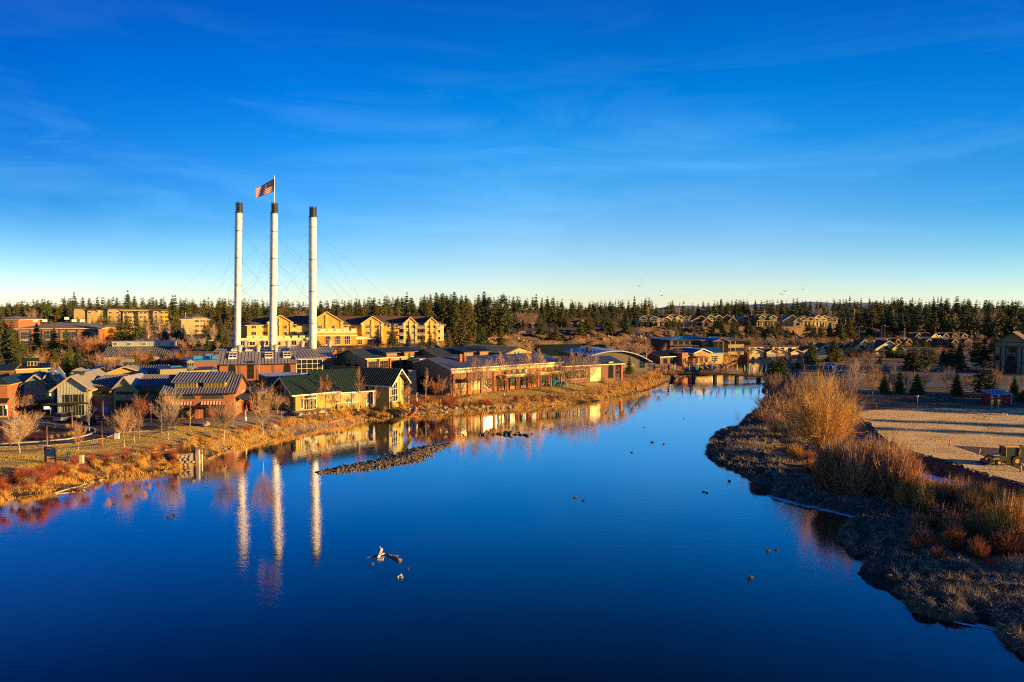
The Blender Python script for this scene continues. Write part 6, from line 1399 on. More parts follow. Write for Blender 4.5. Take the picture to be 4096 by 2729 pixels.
# ---- shrubs along the left bank
R4 = random.Random(3)
lp = [Vector((*q, 0)) for q in lsw]
def along(path, s):                          # s in 0..1 of polyline, returns point and inland normal
    Ls = [(b_ - a).length for a, b_ in zip(path[:-1], path[1:])]; tot = sum(Ls); s *= tot
    for a, b_, l in zip(path[:-1], path[1:], Ls):
        if s <= l: d = (b_ - a).normalized(); return a + d * s, Vector((-d.y, d.x, 0))
        s -= l
    return path[-1], Vector((0, 1, 0))
for key, u, vb, vt, wf, l in [('bushr', 75, 1925, 1878, 1.1, 'dark red shrub at the left edge of the bank'), ('bushr2', 173, 1905, 1862, 1.3, 'rust red shrub before the notice board'), ('bushr', 225, 1900, 1850, 1.3, 'orange red shrub right of the notice board'), ('bushr2', 300, 1870, 1826, 1.0, 'red shrub between the green sign and the post'), ('bushr', 366, 1850, 1816, 1.0, 'small red shrub right of the low post'), ('bushr2', 430, 1845, 1805, 1.4, 'red shrub at the lawn edge, middle'), ('bushr', 500, 1835, 1796, 1.2, 'red shrub at the lawn edge below the paired trees'), ('bushr2', 610, 1815, 1782, 1.6, 'low broad red shrub left of the stone wall'), ('bushr', 655, 1806, 1772, 1.2, 'brightest red shrub above the stone wall'), ('bushg', 735, 1790, 1762, 1.4, 'golden shrub beside the viewing platform rail'), ('bushg', 775, 1795, 1760, 1.3, 'golden orange shrub right of the platform rail'), ('bushr', 800, 1770, 1745, 1.1, 'orange shrub above the platform'),
        ('bushr2', 1120, 1705, 1683, 1.2, 'crimson shrub below the restaurant terrace'), ('bushg', 1180, 1700, 1675, 1.3, 'orange shrub on the bank left of the restaurant'), ('bushp', 1235, 1690, 1650, 1.1, 'pinkish shrub on the bank before the restaurant door'), ('bushp', 1305, 1680, 1650, 1.3, 'tall pinkish shrub on the bank before the birches'), ('bushp2', 1410, 1662, 1640, 1.3, 'low pinkish shrub on the bank at the birch foot'), ('bushp', 1470, 1655, 1628, 1.3, 'pinkish shrub on the bank before the white column'), ('bushp2', 1540, 1645, 1622, 1.0, 'small pale shrub below the terrace wall')]:
    by_px(key, u, vb, vt, l, cat='shrub')
g1 = 'tan willow shrubs above the boulders'
for i in range(46):
    u = 1640 + 930 * (i + R4.random()) / 46; v = np.interp(u, [q[0] for q in LS], [q[1] for q in LS]) - R4.uniform(14, 34); h = R4.uniform(14, 40) * (1.35 if u > 2250 else 1)
    p = GG(u, v); plant(R4.choice(['bushp', 'bushg', 'bushp2', 'bushr', 'bushg']), p, h * p.y / F, R4.uniform(1.0, 1.5), 'rounded rusty shrub on the far left bank ' + ('before the lawn of the brick hall' if u < 2250 else 'left of the bridge'), 'shrub', g1 + (' near the bridge' if u >= 2250 else ''))
g1 = 'brush around the bridge'
for i in range(26):
    u = R4.uniform(2590, 2760) if i < 10 else R4.uniform(2740, 3010); v = (1525 if i < 10 else np.interp(u, [2740, 2889, 2930, 3010], [1488, 1466, 1446, 1428]) - R4.uniform(2, 12))
    p = GG(u, v - R4.uniform(0, 20)); plant(R4.choice(['bushg', 'bushp', 'bushd']), p, R4.uniform(1.5, 3.2), 1.4, 'bushy brush ' + ('at the left bridge end' if i < 10 else 'on the bank behind the bridge'), 'shrub', g1 + (' far' if i >= 10 else ''))
g1 = 'clipped bushes of the forecourt island'
for i, (u, v, k) in enumerate([(110, 1752, 'bushr'), (132, 1762, 'bushr'), (155, 1764, 'bushr2'), (184, 1764, 'bushr'), (206, 1758, 'bushg'), (235, 1752, 'bushg'), (255, 1750, 'bushg'), (274, 1745, 'bushg'), (296, 1742, 'bushg'), (220, 1715, 'bushg'), (270, 1713, 'bushg'), (150, 1722, 'bushd'), (182, 1718, 'bushd'), (92, 1740, 'bushd'), (20, 1722, 'bushr'), (40, 1768, 'bushr')]):
    p = GG(u, v); plant(k, p, .9, 1.3, '%s clipped bush on the forecourt island, number-%s from its left end' % ('red' if k.startswith('bushr') else 'straw', i), 'shrub', g1)['label'] = ('small red' if k.startswith('bushr') else 'small straw coloured') + ' bush on the kerbed island of the forecourt'
g1 = 'rounded garden bushes of the restaurant'
for i in range(44):
    u = R4.uniform(1170, 1900); v = np.interp(u, [1170, 1280, 1400, 1560, 1640, 1750, 1900], [1668, 1656, 1640, 1628, 1614, 1598, 1592]) + R4.uniform(-12, 10); p = GG(u, v)
    plant(R4.choice(['bushr', 'bushg', 'busho', 'bushg', 'busho']), p, R4.uniform(.7, 1.3), 1.4, 'low rounded garden bush ' + ('before the restaurant' if u < 1620 else 'around the terrace right of the restaurant'), 'shrub', g1 + (' right' if u >= 1620 else ''))

# ---- grasses
def field_pts(n, u0, u1, fn):                 # random spots through a test
    pass
def river_d(P): return -sdf(P, RIVER)
def bank_grass():
    g = np.random.default_rng(9); P = []; A = np.array([[p.x, p.y] for p in lp])
    seg = np.linalg.norm(A[1:] - A[:-1], axis=1); mid = (A[1:] + A[:-1]) / 2
    dens = np.clip(150 / mid[:, 1], .35, 1.7) ** 2; n = (seg * 6 * dens * 80).astype(int)
    for a, b_, k in zip(A[:-1], A[1:], n):
        t = g.random((k, 1)); d = b_ - a; nn = np.array([-d[1], d[0]]) / np.linalg.norm(d); P.append(a + d * t + nn * (g.random((k, 1)) ** .8 * 7.2 - .2))
    ext = g.random((16000, 1)); a = np.array([-108., 66]); b_ = A[0]; d = b_ - a; nn = np.array([-d[1], d[0]]) / np.linalg.norm(d); P.append(a + d * ext + nn * (g.random((16000, 1)) * 7))
    P = np.concatenate(P); m = vnoise(P[:, 0], P[:, 1], 1.1, 5); keep = m + .5 * g.random(len(P)) > .26; P = P[keep]; m = m[keep]
    z = height(P[:, 0], P[:, 1]); k = z > -.1; P, z, m = P[k], z[k], m[k]
    ln = (.5 + .9 * m) * g.uniform(.6, 1.2, len(P)) * np.clip(P[:, 1] / 150, .9, 1.3); dr = g.normal(size=(len(P), 3)) * .45; dr[:, 2] = 1; dr[:, 0] += .25
    cl = vnoise(P[:, 0], P[:, 1], 2.2, 9); dr[:, 0] += (cl - .5) * .9
    V, T = blades(np.c_[P, z - .03], dr, ln, np.clip(P[:, 1] * .00042, .05, .13))
    mi = (vnoise(P[:, 0], P[:, 1], 3.5, 12) + .2 * g.random(len(P)) > .72).astype(int)
    o = link('bank_grass', npmesh('bank_grass', V, T, ['grass_gold', 'shrub_gold'], midx=mi)); tag(o, 'golden dry grass covering the left river bank', 'grass', kind='stuff')
bank_grass()
def marsh():
    g = np.random.default_rng(10); bx = []
    # spots over the right marsh, by distance from the water
    x = g.uniform(36, 150, 60000); y = g.uniform(44, 200, 60000); P = np.c_[x, y]; d = river_d(P); f = sdf(P, FIELD)
    mid = np.interp(y, [0, 60, 90, 130, 180, 245], [0, 0, 10, 20, 55, 78]); ok = (d > .1) & (x > mid) & (f < -4) & (x < y * .80 + 6) & (d < 60)
    P, d = P[ok], d[ok]
    # tussocks, densest at the waterline
    tz = (d < 9 + 5 * vnoise(P[:, 0], P[:, 1], 14, 4)); Q = P[tz]; dq = d[tz]; keepers = []; cell = {}
    for i in range(len(Q)):
        k_ = 1.9 if dq[i] < 3.2 else 1.2; c = (int(Q[i, 0] / k_), int(Q[i, 1] / k_), k_)
        if c in cell: continue
        cell[c] = 1; keepers.append(i)
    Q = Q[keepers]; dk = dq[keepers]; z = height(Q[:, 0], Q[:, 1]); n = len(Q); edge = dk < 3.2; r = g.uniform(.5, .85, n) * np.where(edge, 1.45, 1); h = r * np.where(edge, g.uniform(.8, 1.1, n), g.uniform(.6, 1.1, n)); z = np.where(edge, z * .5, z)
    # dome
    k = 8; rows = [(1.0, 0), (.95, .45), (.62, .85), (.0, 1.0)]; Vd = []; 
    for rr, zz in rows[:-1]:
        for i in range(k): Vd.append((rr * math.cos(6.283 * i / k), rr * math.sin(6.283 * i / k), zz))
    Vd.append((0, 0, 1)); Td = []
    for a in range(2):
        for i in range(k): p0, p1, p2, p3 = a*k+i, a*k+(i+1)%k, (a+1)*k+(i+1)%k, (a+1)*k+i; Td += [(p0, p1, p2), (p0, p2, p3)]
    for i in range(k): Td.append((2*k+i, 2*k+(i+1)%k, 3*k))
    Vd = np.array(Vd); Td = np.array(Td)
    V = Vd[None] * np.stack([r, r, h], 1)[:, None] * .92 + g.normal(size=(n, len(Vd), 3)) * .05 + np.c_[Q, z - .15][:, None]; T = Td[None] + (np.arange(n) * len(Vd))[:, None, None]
    parts = [(V.reshape(-1, 3), T.reshape(-1, 3))]
    nb = np.clip((190 * 70 / Q[:, 1]), 80, 260).astype(int); I = np.repeat(np.arange(n), nb); N = len(I)
    a = g.random(N) * 6.283; q = g.random(N) ** .5; el = (1 - q) * 1.5 + .05
    nx_, ny_, nz_ = np.cos(a) * np.cos(el), np.sin(a) * np.cos(el), np.sin(el)
    base = np.c_[Q[I, 0] + nx_ * r[I] * .9, Q[I, 1] + ny_ * r[I] * .9, z[I] - .12 + nz_ * h[I] * .95]
    dr = np.stack([nx_ * 1.0, ny_ * 1.0, nz_ * .9 - .55 - .25 * edge[I] + .4 * (q < .25)], 1) + g.normal(size=(N, 3)) * .27
    parts.append(blades(base, dr, g.uniform(.35, .8, N), np.clip(Q[I, 1] * .0005, .03, .06)))
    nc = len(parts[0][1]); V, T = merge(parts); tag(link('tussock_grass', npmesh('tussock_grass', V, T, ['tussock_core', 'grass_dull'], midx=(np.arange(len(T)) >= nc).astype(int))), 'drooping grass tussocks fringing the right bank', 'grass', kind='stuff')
    # reeds behind
    s = g.integers(0, len(P), 170000); R_ = P[s] + g.normal(size=(170000, 2)) * .6; d = river_d(R_); f = sdf(R_, FIELD); m = vnoise(R_[:, 0], R_[:, 1], 5, 8); ok = (d > 3) & (f < -5) & (m + g.random(len(m)) * .4 > .36); R_ = R_[ok]; m = m[ok]
    z = height(R_[:, 0], R_[:, 1]); dr = g.normal(size=(len(R_), 3)) * .16; dr[:, 2] = 1
    V, T = blades(np.c_[R_, z - .05], dr, (.5 + m * 1.3) * g.uniform(.6, 1.15, len(R_)), np.clip(R_[:, 1] * .00042, .03, .06)); tag(link('reeds', npmesh('reeds', V, T, 'reed')), 'grey brown reeds and cattails filling the right marsh', 'reeds', kind='stuff')
marsh()

# ---- unseen pines beyond the right edge, added to shade marsh, field and valley
def shade_casters():
    g = np.random.default_rng(77); base = [conifer(700 + k, n_wh=14, per=5, tri=3, size=.085, rad=.2, base=.08, shape=.7, gaps=.05) for k in range(3)]; spots = []
    for i in range(120): spots.append((g.uniform(118, 178), g.uniform(-50, 66), g.uniform(13, 18)))
    for y, hh in ((110, 21), (99, 22)):
        for k in range(3): spots.append((196 + k * 5, y + g.normal() * .8 - k * 1.2, hh))
    for i in range(40): spots.append((g.uniform(186, 235), g.uniform(127, 172), g.uniform(17, 23)))
    for i in range(150):
        a = g.uniform(-20, 360); e = g.normal() * 45; spots.append((330 + a * .62 + e * .78, 180 + a * .78 - e * .62, g.uniform(6, 10)))
    prt = []
    for x, y, h in spots:
        if x < y * .79: continue
        z = hz(x, y); V, T = base[g.integers(3)]; w = h * g.uniform(1.0, 1.3)
        prt.append((np.stack([V[:, 0] * w + x, V[:, 1] * w + y, V[:, 2] * h + z], 1), T))
    V, T = merge(prt); tag(link('shade_casting_wood', npmesh('shade_casting_wood', V, T, 'needle')), 'unseen pines beyond the right edge, added to cast shade', 'woodland', kind='stuff')
shade_casters()

# more trees about the houses and shops
R6 = random.Random(21)
for i in range(44):
    u = R6.uniform(2560, 3420); Y = R6.uniform(418, 440); q = AT(u, R6.uniform(1272, 1322), Y); z = hz(q.x, Y); side = 'left' if u < 2840 else ('middle' if u < 3130 else 'right')
    k = R6.choice(['pine', 'pine2', 'pine3', 'green2']); o = plant(k, (q.x, Y, z), max(5, q.z - z), 1.0, 'dark young pine on the bluff slope, %s part of the townhouse row' % side, 'tree', 'young pines below the townhouses, ' + side)
for i in range(40):
    u = R6.uniform(2900, 4000); Y = R6.uniform(366, 470); q = AT(u, R6.uniform(1335, 1375), Y); z = hz(q.x, Y); side = 'cream houses' if u < 3400 else 'row houses'
    plant(R6.choice(['pine', 'round', 'green2', 'vase3', 'pale', 'gold']), (q.x, Y, z), max(4, q.z - z), 1.0, 'garden tree scattered among the ' + side, 'tree', 'garden trees among the ' + side)
for i in range(26):
    u = R6.uniform(1990, 2540); Y = R6.uniform(395, 450); q = AT(u, R6.uniform(1235, 1290), Y); z = hz(q.x, Y)
    plant(R6.choice(['pine', 'pine3', 'pine2', 'wide', 'pine']), (q.x, Y, z), max(5, q.z - z), 1.0, 'tree scattered about the plateau cottages', 'tree', 'trees among the plateau cottages')
for i in range(60):
    u = R6.uniform(-20, 760); Y = R6.uniform(192, 236); v = R6.uniform(1385, 1440); q = AT(u, v, Y); z = hz(q.x, Y); w_ = 'left of' if u < 400 else 'around'
    if 400 < u < 715 and Y > 212: continue
    plant(R6.choice(['redvase', 'vase3', 'vase2', 'pine2', 'green2', 'wide', 'pine', 'bushp']), (q.x, Y, z), max(3.5, q.z - z), 1.0, 'small tree in the dark hollow behind the shops, %s the brick mill' % w_, 'tree', 'trees in the hollow %s the brick mill' % w_)
for i in range(24):
    u = R6.uniform(700, 1340); Y = R6.uniform(256, 285); q = AT(u, R6.uniform(1345, 1378), Y); z = hz(q.x, Y)
    if 960 < u: continue
    plant(R6.choice(['vase3', 'green2', 'pale', 'gold']), (q.x, Y, z), max(3, q.z - z), 1.0, 'small tree on the terrace left of the golden hotel', 'tree', 'trees on the terrace left of the hotel')
for i in range(22):
    u = R6.uniform(1340, 1720); Y = R6.uniform(246, 262); q = AT(u, R6.uniform(1372, 1395), Y); z = hz(q.x, Y)
    plant(R6.choice(['bushg', 'bushp', 'gold', 'busho']), (q.x, Y, z), max(2, q.z - z), 1.0, 'brush below the terrace of the golden hotel', 'shrub', 'brush below the hotel terrace')
for i, (u, vb, vt) in enumerate([(40, 1800, 1705), (150, 1700, 1640), (700, 1716, 1640), (760, 1706, 1625), (860, 1700, 1620), (1110, 1655, 1570), (1160, 1645, 1580), (1225, 1640, 1560), (1350, 1640, 1560), (1500, 1626, 1545), (1620, 1606, 1540), (1745, 1592, 1520), (1830, 1598, 1530), (1980, 1582, 1500), (2130, 1566, 1480), (2200, 1560, 1470), (2270, 1558, 1450), (2340, 1552, 1450)]):
    by_px(R6.choice(['vase2', 'birch2', 'redvase', 'vase3', 'tall']), u, vb, vt, 'slender bare tree on the left bank, ' + ['at the far left lawn corner', 'by the forecourt kerb', 'before the left awning', 'between the awnings', 'at the right awning', 'left of the restaurant wing', 'near the restaurant wing windows', 'at the restaurant double doors', 'before the closed blinds', 'by the white column', 'by the curved terrace', 'beside the brick planter', 'near the hall corner', 'at the middle of the brick hall', 'before the hall porch', 'at the right part of the porch', 'right of the lawn chairs', 'before the pavilion wall'][i])

for i in range(60):
    u = R6.uniform(2640, 3600); t = (u - 2048) / F; f0 = np.interp(t, BT[:, 0], BT[:, 1]); f1 = np.interp(t, BT[:, 0], BT[:, 2]); Y = R6.uniform(f0 - 25, f1 + 5); q = AT(u, 1400, Y); z = hz(q.x, Y); side = 'left' if u < 2960 else ('middle' if u < 3280 else 'right')
    plant(R6.choice(['round', 'pine', 'green2', 'vase3', 'bushd', 'busho', 'round']), (q.x, Y, z), R6.uniform(3, 8), 1.15, 'dark low growth on the valley slope, its %s part' % side, 'shrub', 'dark growth on the valley slope, ' + side)
def turf(name, lab, px, n, ln, wd, m, seed, zf=None):
    g = np.random.default_rng(seed); poly = [tuple(GG(u, v).xy) for u, v in px]; A = np.array(poly); P = g.uniform(A.min(0), A.max(0), (n * 2, 2)); P = P[sdf(P, poly) > .1][:n]
    z = height(P[:, 0], P[:, 1]) + .04; dr = g.normal(size=(len(P), 3)) * .5; dr[:, 2] = 1; k = .6 + .8 * vnoise(P[:, 0], P[:, 1], 4, seed)
    V, T = blades(np.c_[P, z], dr, ln * k * g.uniform(.6, 1.2, len(P)), wd); tag(link(name, npmesh(name, V, T, m)), lab, 'grass', kind='stuff')
turf('lawn_grass', 'short winter grass of the left lawn', [(-120,1800),(0,1790),(300,1774),(420,1754),(480,1732),(600,1726),(700,1705),(860,1702),(1000,1700),(1090,1698),(1000,1722),(860,1748),(700,1792),(500,1815),(300,1852),(100,1892),(-120,1945)], 70000, .13, .09, 'lawn_blade', 31)
turf('lawn_grass', 'short winter grass of the lawn before the brick hall', [(1760,1600),(1900,1574),(2100,1549),(2300,1536),(2480,1522),(2560,1538),(2480,1562),(2300,1590),(2100,1608),(1900,1618),(1780,1618)], 36000, .15, .12, 'lawn_blade', 32)
turf('field_turf', 'dry pale turf of the sports field', [(3432,1650),(3500,1641),(3700,1634),(4200,1637),(4300,1700),(4300,1790),(4000,1786),(3812,1780),(3900,1818),(4300,1960),(4096,1930),(3946,1892),(3870,1868),(3793,1840),(3679,1810),(3602,1789),(3541,1752),(3505,1722),(3476,1690),(3440,1668)], 120000, .05, .09, 'field_blade', 33)

for i in range(85):
    u = R6.uniform(3130, 4096); Y = R6.uniform(262, 350); q = AT(u, 1430, Y); z = hz(q.x, Y); side = 'left' if u < 3560 else 'right'
    if q.x < 134 and Y > 320: continue
    plant(R6.choice(['bushd', 'busho', 'round', 'vase3', 'pale', 'bushd', 'bushp', 'pine']), (q.x, Y, z), R6.uniform(2, 6.5), 1.15, 'dark brush between the field row and the houses, %s half' % side, 'shrub', 'brush of the valley floor, ' + side)

for i in range(26):
    u = R6.uniform(-30, 215); v = np.interp(u, [0, 77, 191, 230], [2000, 1980, 1960, 1950]) - R6.uniform(4, 75); p = GG(u, v)
    plant(R6.choice(['bushr', 'bushd', 'bushr2', 'bushr']), p, R6.uniform(.9, 1.7), 1.1, 'dark red brush at the bottom left end of the bank', 'shrub', 'dark red brush at the left edge of the bank')
for i in range(34):
    u = R6.uniform(225, 1000); v = np.interp(u, [q[0] for q in LS], [q[1] for q in LS]) - R6.uniform(14, 60); p = GG(u, v)
    plant(R6.choice(['bushr', 'bushg', 'bushr2', 'bushd', 'bushg']), p, R6.uniform(.8, 1.5), 1.1, 'rusty brush among the golden grass of the left bank, ' + ('left of the stone wall' if u < 690 else 'right of the stone wall'), 'shrub', 'rusty brush in the bank grass ' + ('left' if u < 690 else 'right'))

def fuse(groups, name, lab, part=.4):         # uncountable brush becomes one mass
    g = np.random.default_rng(5); acc = {}
    for o in [o for o in COL.objects if o.get('group') in groups and o.type == 'MESH' and o.parent is None and o.name.startswith('shrub')]:
        me = o.data; n = len(me.vertices); c = np.empty(n * 3, np.float32); me.vertices.foreach_get('co', c); c = c.reshape(-1, 3); T = np.empty(len(me.polygons) * 3, np.int32); me.polygons.foreach_get('vertices', T); T = T.reshape(-1, 3)
        T = T[g.random(len(T)) < part]; V = c[T.ravel()] * np.array(o.scale[:]); a = o.rotation_euler.z; V = np.stack([V[:, 0] * math.cos(a) - V[:, 1] * math.sin(a), V[:, 0] * math.sin(a) + V[:, 1] * math.cos(a), V[:, 2]], 1) + np.array(o.location[:])
        acc.setdefault(me.materials[0].name, []).append(V); bpy.data.objects.remove(o)
    ks = sorted(acc); Vs = [np.concatenate(acc[k]) for k in ks]; V = np.concatenate(Vs); mi = np.concatenate([np.full(len(v) // 3, i) for i, v in enumerate(Vs)])
    tag(link(name, npmesh(name, V, np.arange(len(V)).reshape(-1, 3), ks, midx=mi)), lab, 'brush', kind='stuff')
fuse(('leafless shrubs on the bluff',), 'bluff_brush', 'leafless brush scattered over the rocky bluff')
fuse(('sage and brush on the right hillside', 'bushes along the dark parking strip', 'dark growth on the valley slope, left', 'dark growth on the valley slope, middle', 'dark growth on the valley slope, right', 'brush of the valley floor, left', 'brush of the valley floor, right'), 'hillside_brush', 'dark sage and brush covering the valley slope at the right')
# ================================================================== paving, lawns and roads as sheets on the terrain
from mathutils.geometry import delaunay_2d_cdt
def sheet(name, px, m, dz, kind='structure', label=None, step=1.5, cat=None, zfix=None, world=None):
    poly = [tuple((GG(u, v) if zfix is None else G(u, v, zfix)).xy) for u, v in px] if world is None else world
    pts = []; n0 = len(poly)
    for i in range(n0):                        # finer outline
        a = Vector(poly[i]); b = Vector(poly[(i + 1) % n0]); k = max(1, int((b - a).length / step))
        pts += [a.lerp(b, j / k) for j in range(k)]
    n = len(pts); xs = [p.x for p in pts]; ys = [p.y for p in pts]; g = []
    st = max(step, math.sqrt((max(xs) - min(xs)) * (max(ys) - min(ys)) / 9000))
    X_, Y_ = np.meshgrid(np.arange(min(xs), max(xs), st), np.arange(min(ys), max(ys), st)); Q = np.c_[X_.ravel(), Y_.ravel()]
    if len(Q): Q = Q[sdf(Q, [tuple(p) for p in pts]) > st * .4]
    allp = pts + [Vector(q) for q in Q]
    V, _, Fc, *_ = delaunay_2d_cdt(allp, [], [list(range(n))], 1, 1e-5)
    va = np.array([(v.x, v.y) for v in V]); z = height(va[:, 0], va[:, 1]) + dz if zfix is None else np.full(len(va), zfix + dz)
    me = bpy.data.meshes.new(name); me.from_pydata([(a, b, c) for (a, b), c in zip(va, z)], [], [tuple(f) for f in Fc]); me.materials.append(M[m]); me.update()
    return tag(link(name, me), label, cat, kind=kind)
sheet('lawn', [(-120,1800),(0,1790),(300,1774),(420,1754),(480,1732),(600,1726),(700,1705),(860,1702),(1000,1700),(1090,1698),(1000,1722),(860,1748),(700,1792),(500,1815),(300,1852),(100,1892),(-120,1945)], 'lawn', .05)
sheet('lawn', [(1760,1600),(1900,1574),(2100,1549),(2300,1536),(2480,1522),(2560,1538),(2480,1562),(2300,1590),(2100,1608),(1900,1618),(1780,1618)], 'lawn', .05)
sheet('road', [(-120,1796),(0,1789),(190,1784),(300,1773),(420,1753),(478,1730),(600,1724),(655,1700),(640,1668),(350,1662),(200,1660),(0,1670),(-120,1680)], 'asphalt', .06)
ISL = [(-80,1782),(0,1779),(153,1770),(268,1760),(344,1745),(380,1731),(381,1720),(344,1713),(268,1706),(115,1688),(0,1684),(-80,1686)]
sheet('planting_bed', ISL, 'earth', .14, 'structure')
def strip(name, px, w, h, m, kind='structure', label=None, cat=None, dz=0.0, closed=False, z=None):
    pts = [GG(u, v) if z is None else G(u, v, z) for u, v in px]; P2 = []
    for a, b in zip(pts[:-1], pts[1:]):
        k = max(1, int((b - a).length / 2)); P2 += [a.lerp(b, j / k) for j in range(k)]
    P2.append(pts[-1]); V = []; Fa = []
    for i, p in enumerate(P2):
        d = (P2[min(i + 1, len(P2) - 1)] - P2[max(i - 1, 0)]); d.z = 0; d.normalize(); n = Vector((-d.y, d.x, 0)) * (w / 2); zz = (hz(p.x, p.y) if z is None else z) + dz
        for s_, q in ((-1, -.2), (1, -.2), (1, h), (-1, h)): V.append((p.x + n.x * s_, p.y + n.y * s_, zz + q))
    for i in range(len(P2) - 1):
        a = 4 * i; b = a + 4
        for k in range(4): Fa.append((a + k, a + (k + 1) % 4, b + (k + 1) % 4, b + k))
    Fa += [(3, 2, 1, 0), (4 * len(P2) - 4, 4 * len(P2) - 3, 4 * len(P2) - 2, 4 * len(P2) - 1)]
    me = bpy.data.meshes.new(name); me.from_pydata(V, [], Fa); me.materials.append(M[m]); me.update(); return tag(link(name, me), label, cat, kind=kind)
strip('kerb', ISL[:-1], .35, .26, 'concrete')
strip('kerb', [(-80,1797),(0,1790),(190,1785),(300,1774),(420,1754),(478,1731),(600,1725)], .2, .14, 'concrete')
strip('footpath', [(-60,1812),(0,1808),(230,1797),(383,1781),(497,1754),(574,1745),(650,1726),(700,1712)], 1.6, .075, 'paving')
strip('footpath', [(-60,1925),(60,1900),(150,1880),(268,1856),(400,1830),(500,1813),(600,1803),(680,1792),(800,1762),(900,1738),(1040,1716),(1150,1696),(1300,1678),(1440,1660),(1560,1642),(1640,1628),(1750,1614),(1850,1604),(2000,1600)], 2.6, .085, 'paving')
sheet('plaza', [(655,1702),(950,1660),(1130,1622),(1280,1640),(1420,1632),(1560,1622),(1680,1596),(1800,1584),(1780,1600),(1640,1624),(1500,1644),(1300,1668),(1100,1692),(1000,1698),(700,1703)], 'paving', .055)
sheet('parking_apron', [(3560,1470),(3700,1450),(4300,1446),(4300,1560),(3900,1563),(3640,1562),(3560,1530)], 'asphalt', .06)
sheet('parking_apron', [(3290,1470),(3420,1466),(3440,1510),(3300,1512)], 'asphalt', .06)
sheet('sports_field', [(3432,1650),(3500,1641),(3700,1634),(4200,1637),(4300,1700),(4300,1975),(4096,1934),(3946,1896),(3870,1872),(3793,1844),(3679,1814),(3602,1793),(3541,1755),(3505,1724),(3476,1690),(3440,1668)], 'field_grass', .05)
sheet('earth_patch', [(3812,1784),(3900,1788),(4004,1795),(4200,1800),(4240,1930),(4096,1884),(4004,1849),(3908,1815)], 'earth', .075)
sheet('lane', [(3378,1720),(3425,1722),(3520,1792),(3600,1838),(3750,1886),(3900,1918),(4100,1966),(4300,2030),(4300,2100),(4096,2070),(4030,2000),(3900,1962),(3750,1930),(3600,1884),(3480,1826),(3385,1770)], 'asphalt', .05)
g1 = 'painted bay lines of the forecourt'
for x0, y0, x1, y1 in ((137,1676,148,1690),(165,1678,178,1690),(183,1680,198,1691),(210,1680,226,1691),(228,1681,243,1692),(330,1680,352,1694),(405,1690,420,1705)):
    a, b = GG(x0, y0), GG(x1, y1); d = (b - a).normalized(); n = Vector((-d.y, d.x, 0)) * .07; z = .075
    tag(MB().add([(p.x, p.y, hz(p.x, p.y) + z) for p in (a - n, b - n, b + n, a + n)], [(0, 1, 2, 3)]).build('bay_line', 'white_paint'), kind='structure')

# snow and ice
def ribbon(name, px, w0, m, dz, label, seed, zfix=None, h=.12):
    g = random.Random(seed); pts = [G(u, v, zfix) if zfix is not None else GG(u, v) for u, v in px]; P2 = []
    for a, b in zip(pts[:-1], pts[1:]):
        k = max(1, int((b - a).length / .5)); P2 += [a.lerp(b, j / k) for j in range(k)]
    P2.append(pts[-1]); V = []; Fa = []; N = len(P2)
    for i, p in enumerate(P2):
        d = (P2[min(i + 1, N - 1)] - P2[max(i - 1, 0)]); d.z = 0; d.normalize(); n = Vector((-d.y, d.x, 0)); w = w0 * (.25 + .75 * math.sin(math.pi * min(1, max(0, i / (N - 1))))) * g.uniform(.55, 1.25) / 2
        for s_, q in ((-1, 0), (-.4, 1), (.4, 1), (1, 0)):
            x, y = p.x + n.x * w * s_, p.y + n.y * w * s_; V.append((x, y, (hz(x, y) if zfix is None else zfix) + dz + q * h * g.uniform(.5, 1.2)))
    for i in range(N - 1):
        a = 4 * i; b = a + 4
        for k in range(3): Fa.append((a + k, a + k + 1, b + k + 1, b + k))
    return tag(MB().add(V, Fa).build(name, m), label, kind='stuff', cat='snow')
ribbon('snow_bank', [(3579,1816),(3621,1836),(3679,1860),(3736,1876),(3793,1889),(3862,1900)], 3.2, 'snow', .02, 'thicker snow strip at the foot of the boulder wall', 1)
ribbon('snow_bank', [(3690,1900),(3755,1915),(3832,1929),(3908,1938),(4015,1954)], 1.7, 'snow', .09, 'thin snow strip along the near edge of the lane', 2)
ribbon('snow_bank', [(3405,1690),(3416,1692),(3430,1697)], .6, 'snow', .02, 'small snow patch at the top of the boulder wall', 3); ribbon('snow_bank', [(3436,1699),(3448,1706),(3458,1712)], .7, 'snow', .02, 'second small snow patch below the boulder wall', 4); ribbon('snow_bank', [(3468,1718),(3478,1729)], .6, 'snow', .02, 'third small snow patch below the boulder wall', 5)
ribbon('shore_ice', [(3062,1978),(3094,1989),(3167,2009),(3230,2022),(3285,2033),(3357,2053),(3415,2069),(3450,2078)], 2.2, 'snow', .03, 'long blue white ice edge along the marsh', 6, 0.0, .05)
ribbon('shore_ice', [(3318,2026),(3340,2018),(3362,2020)], 2.4, 'snow', .05, 'triangular ice patch at the marsh inlet', 7, 0.0, .05); ribbon('shore_ice', [(3475,2238),(3496,2232),(3520,2240)], .5, 'snow', .04, 'small ice patch between tussocks', 8, 0.05, .05); ribbon('shore_ice', [(3815,2489),(3885,2503),(3945,2512),(4025,2530)], .8, 'snow', .03, 'thin ice at the foot of the lowest tussocks', 9, 0.0, .04)

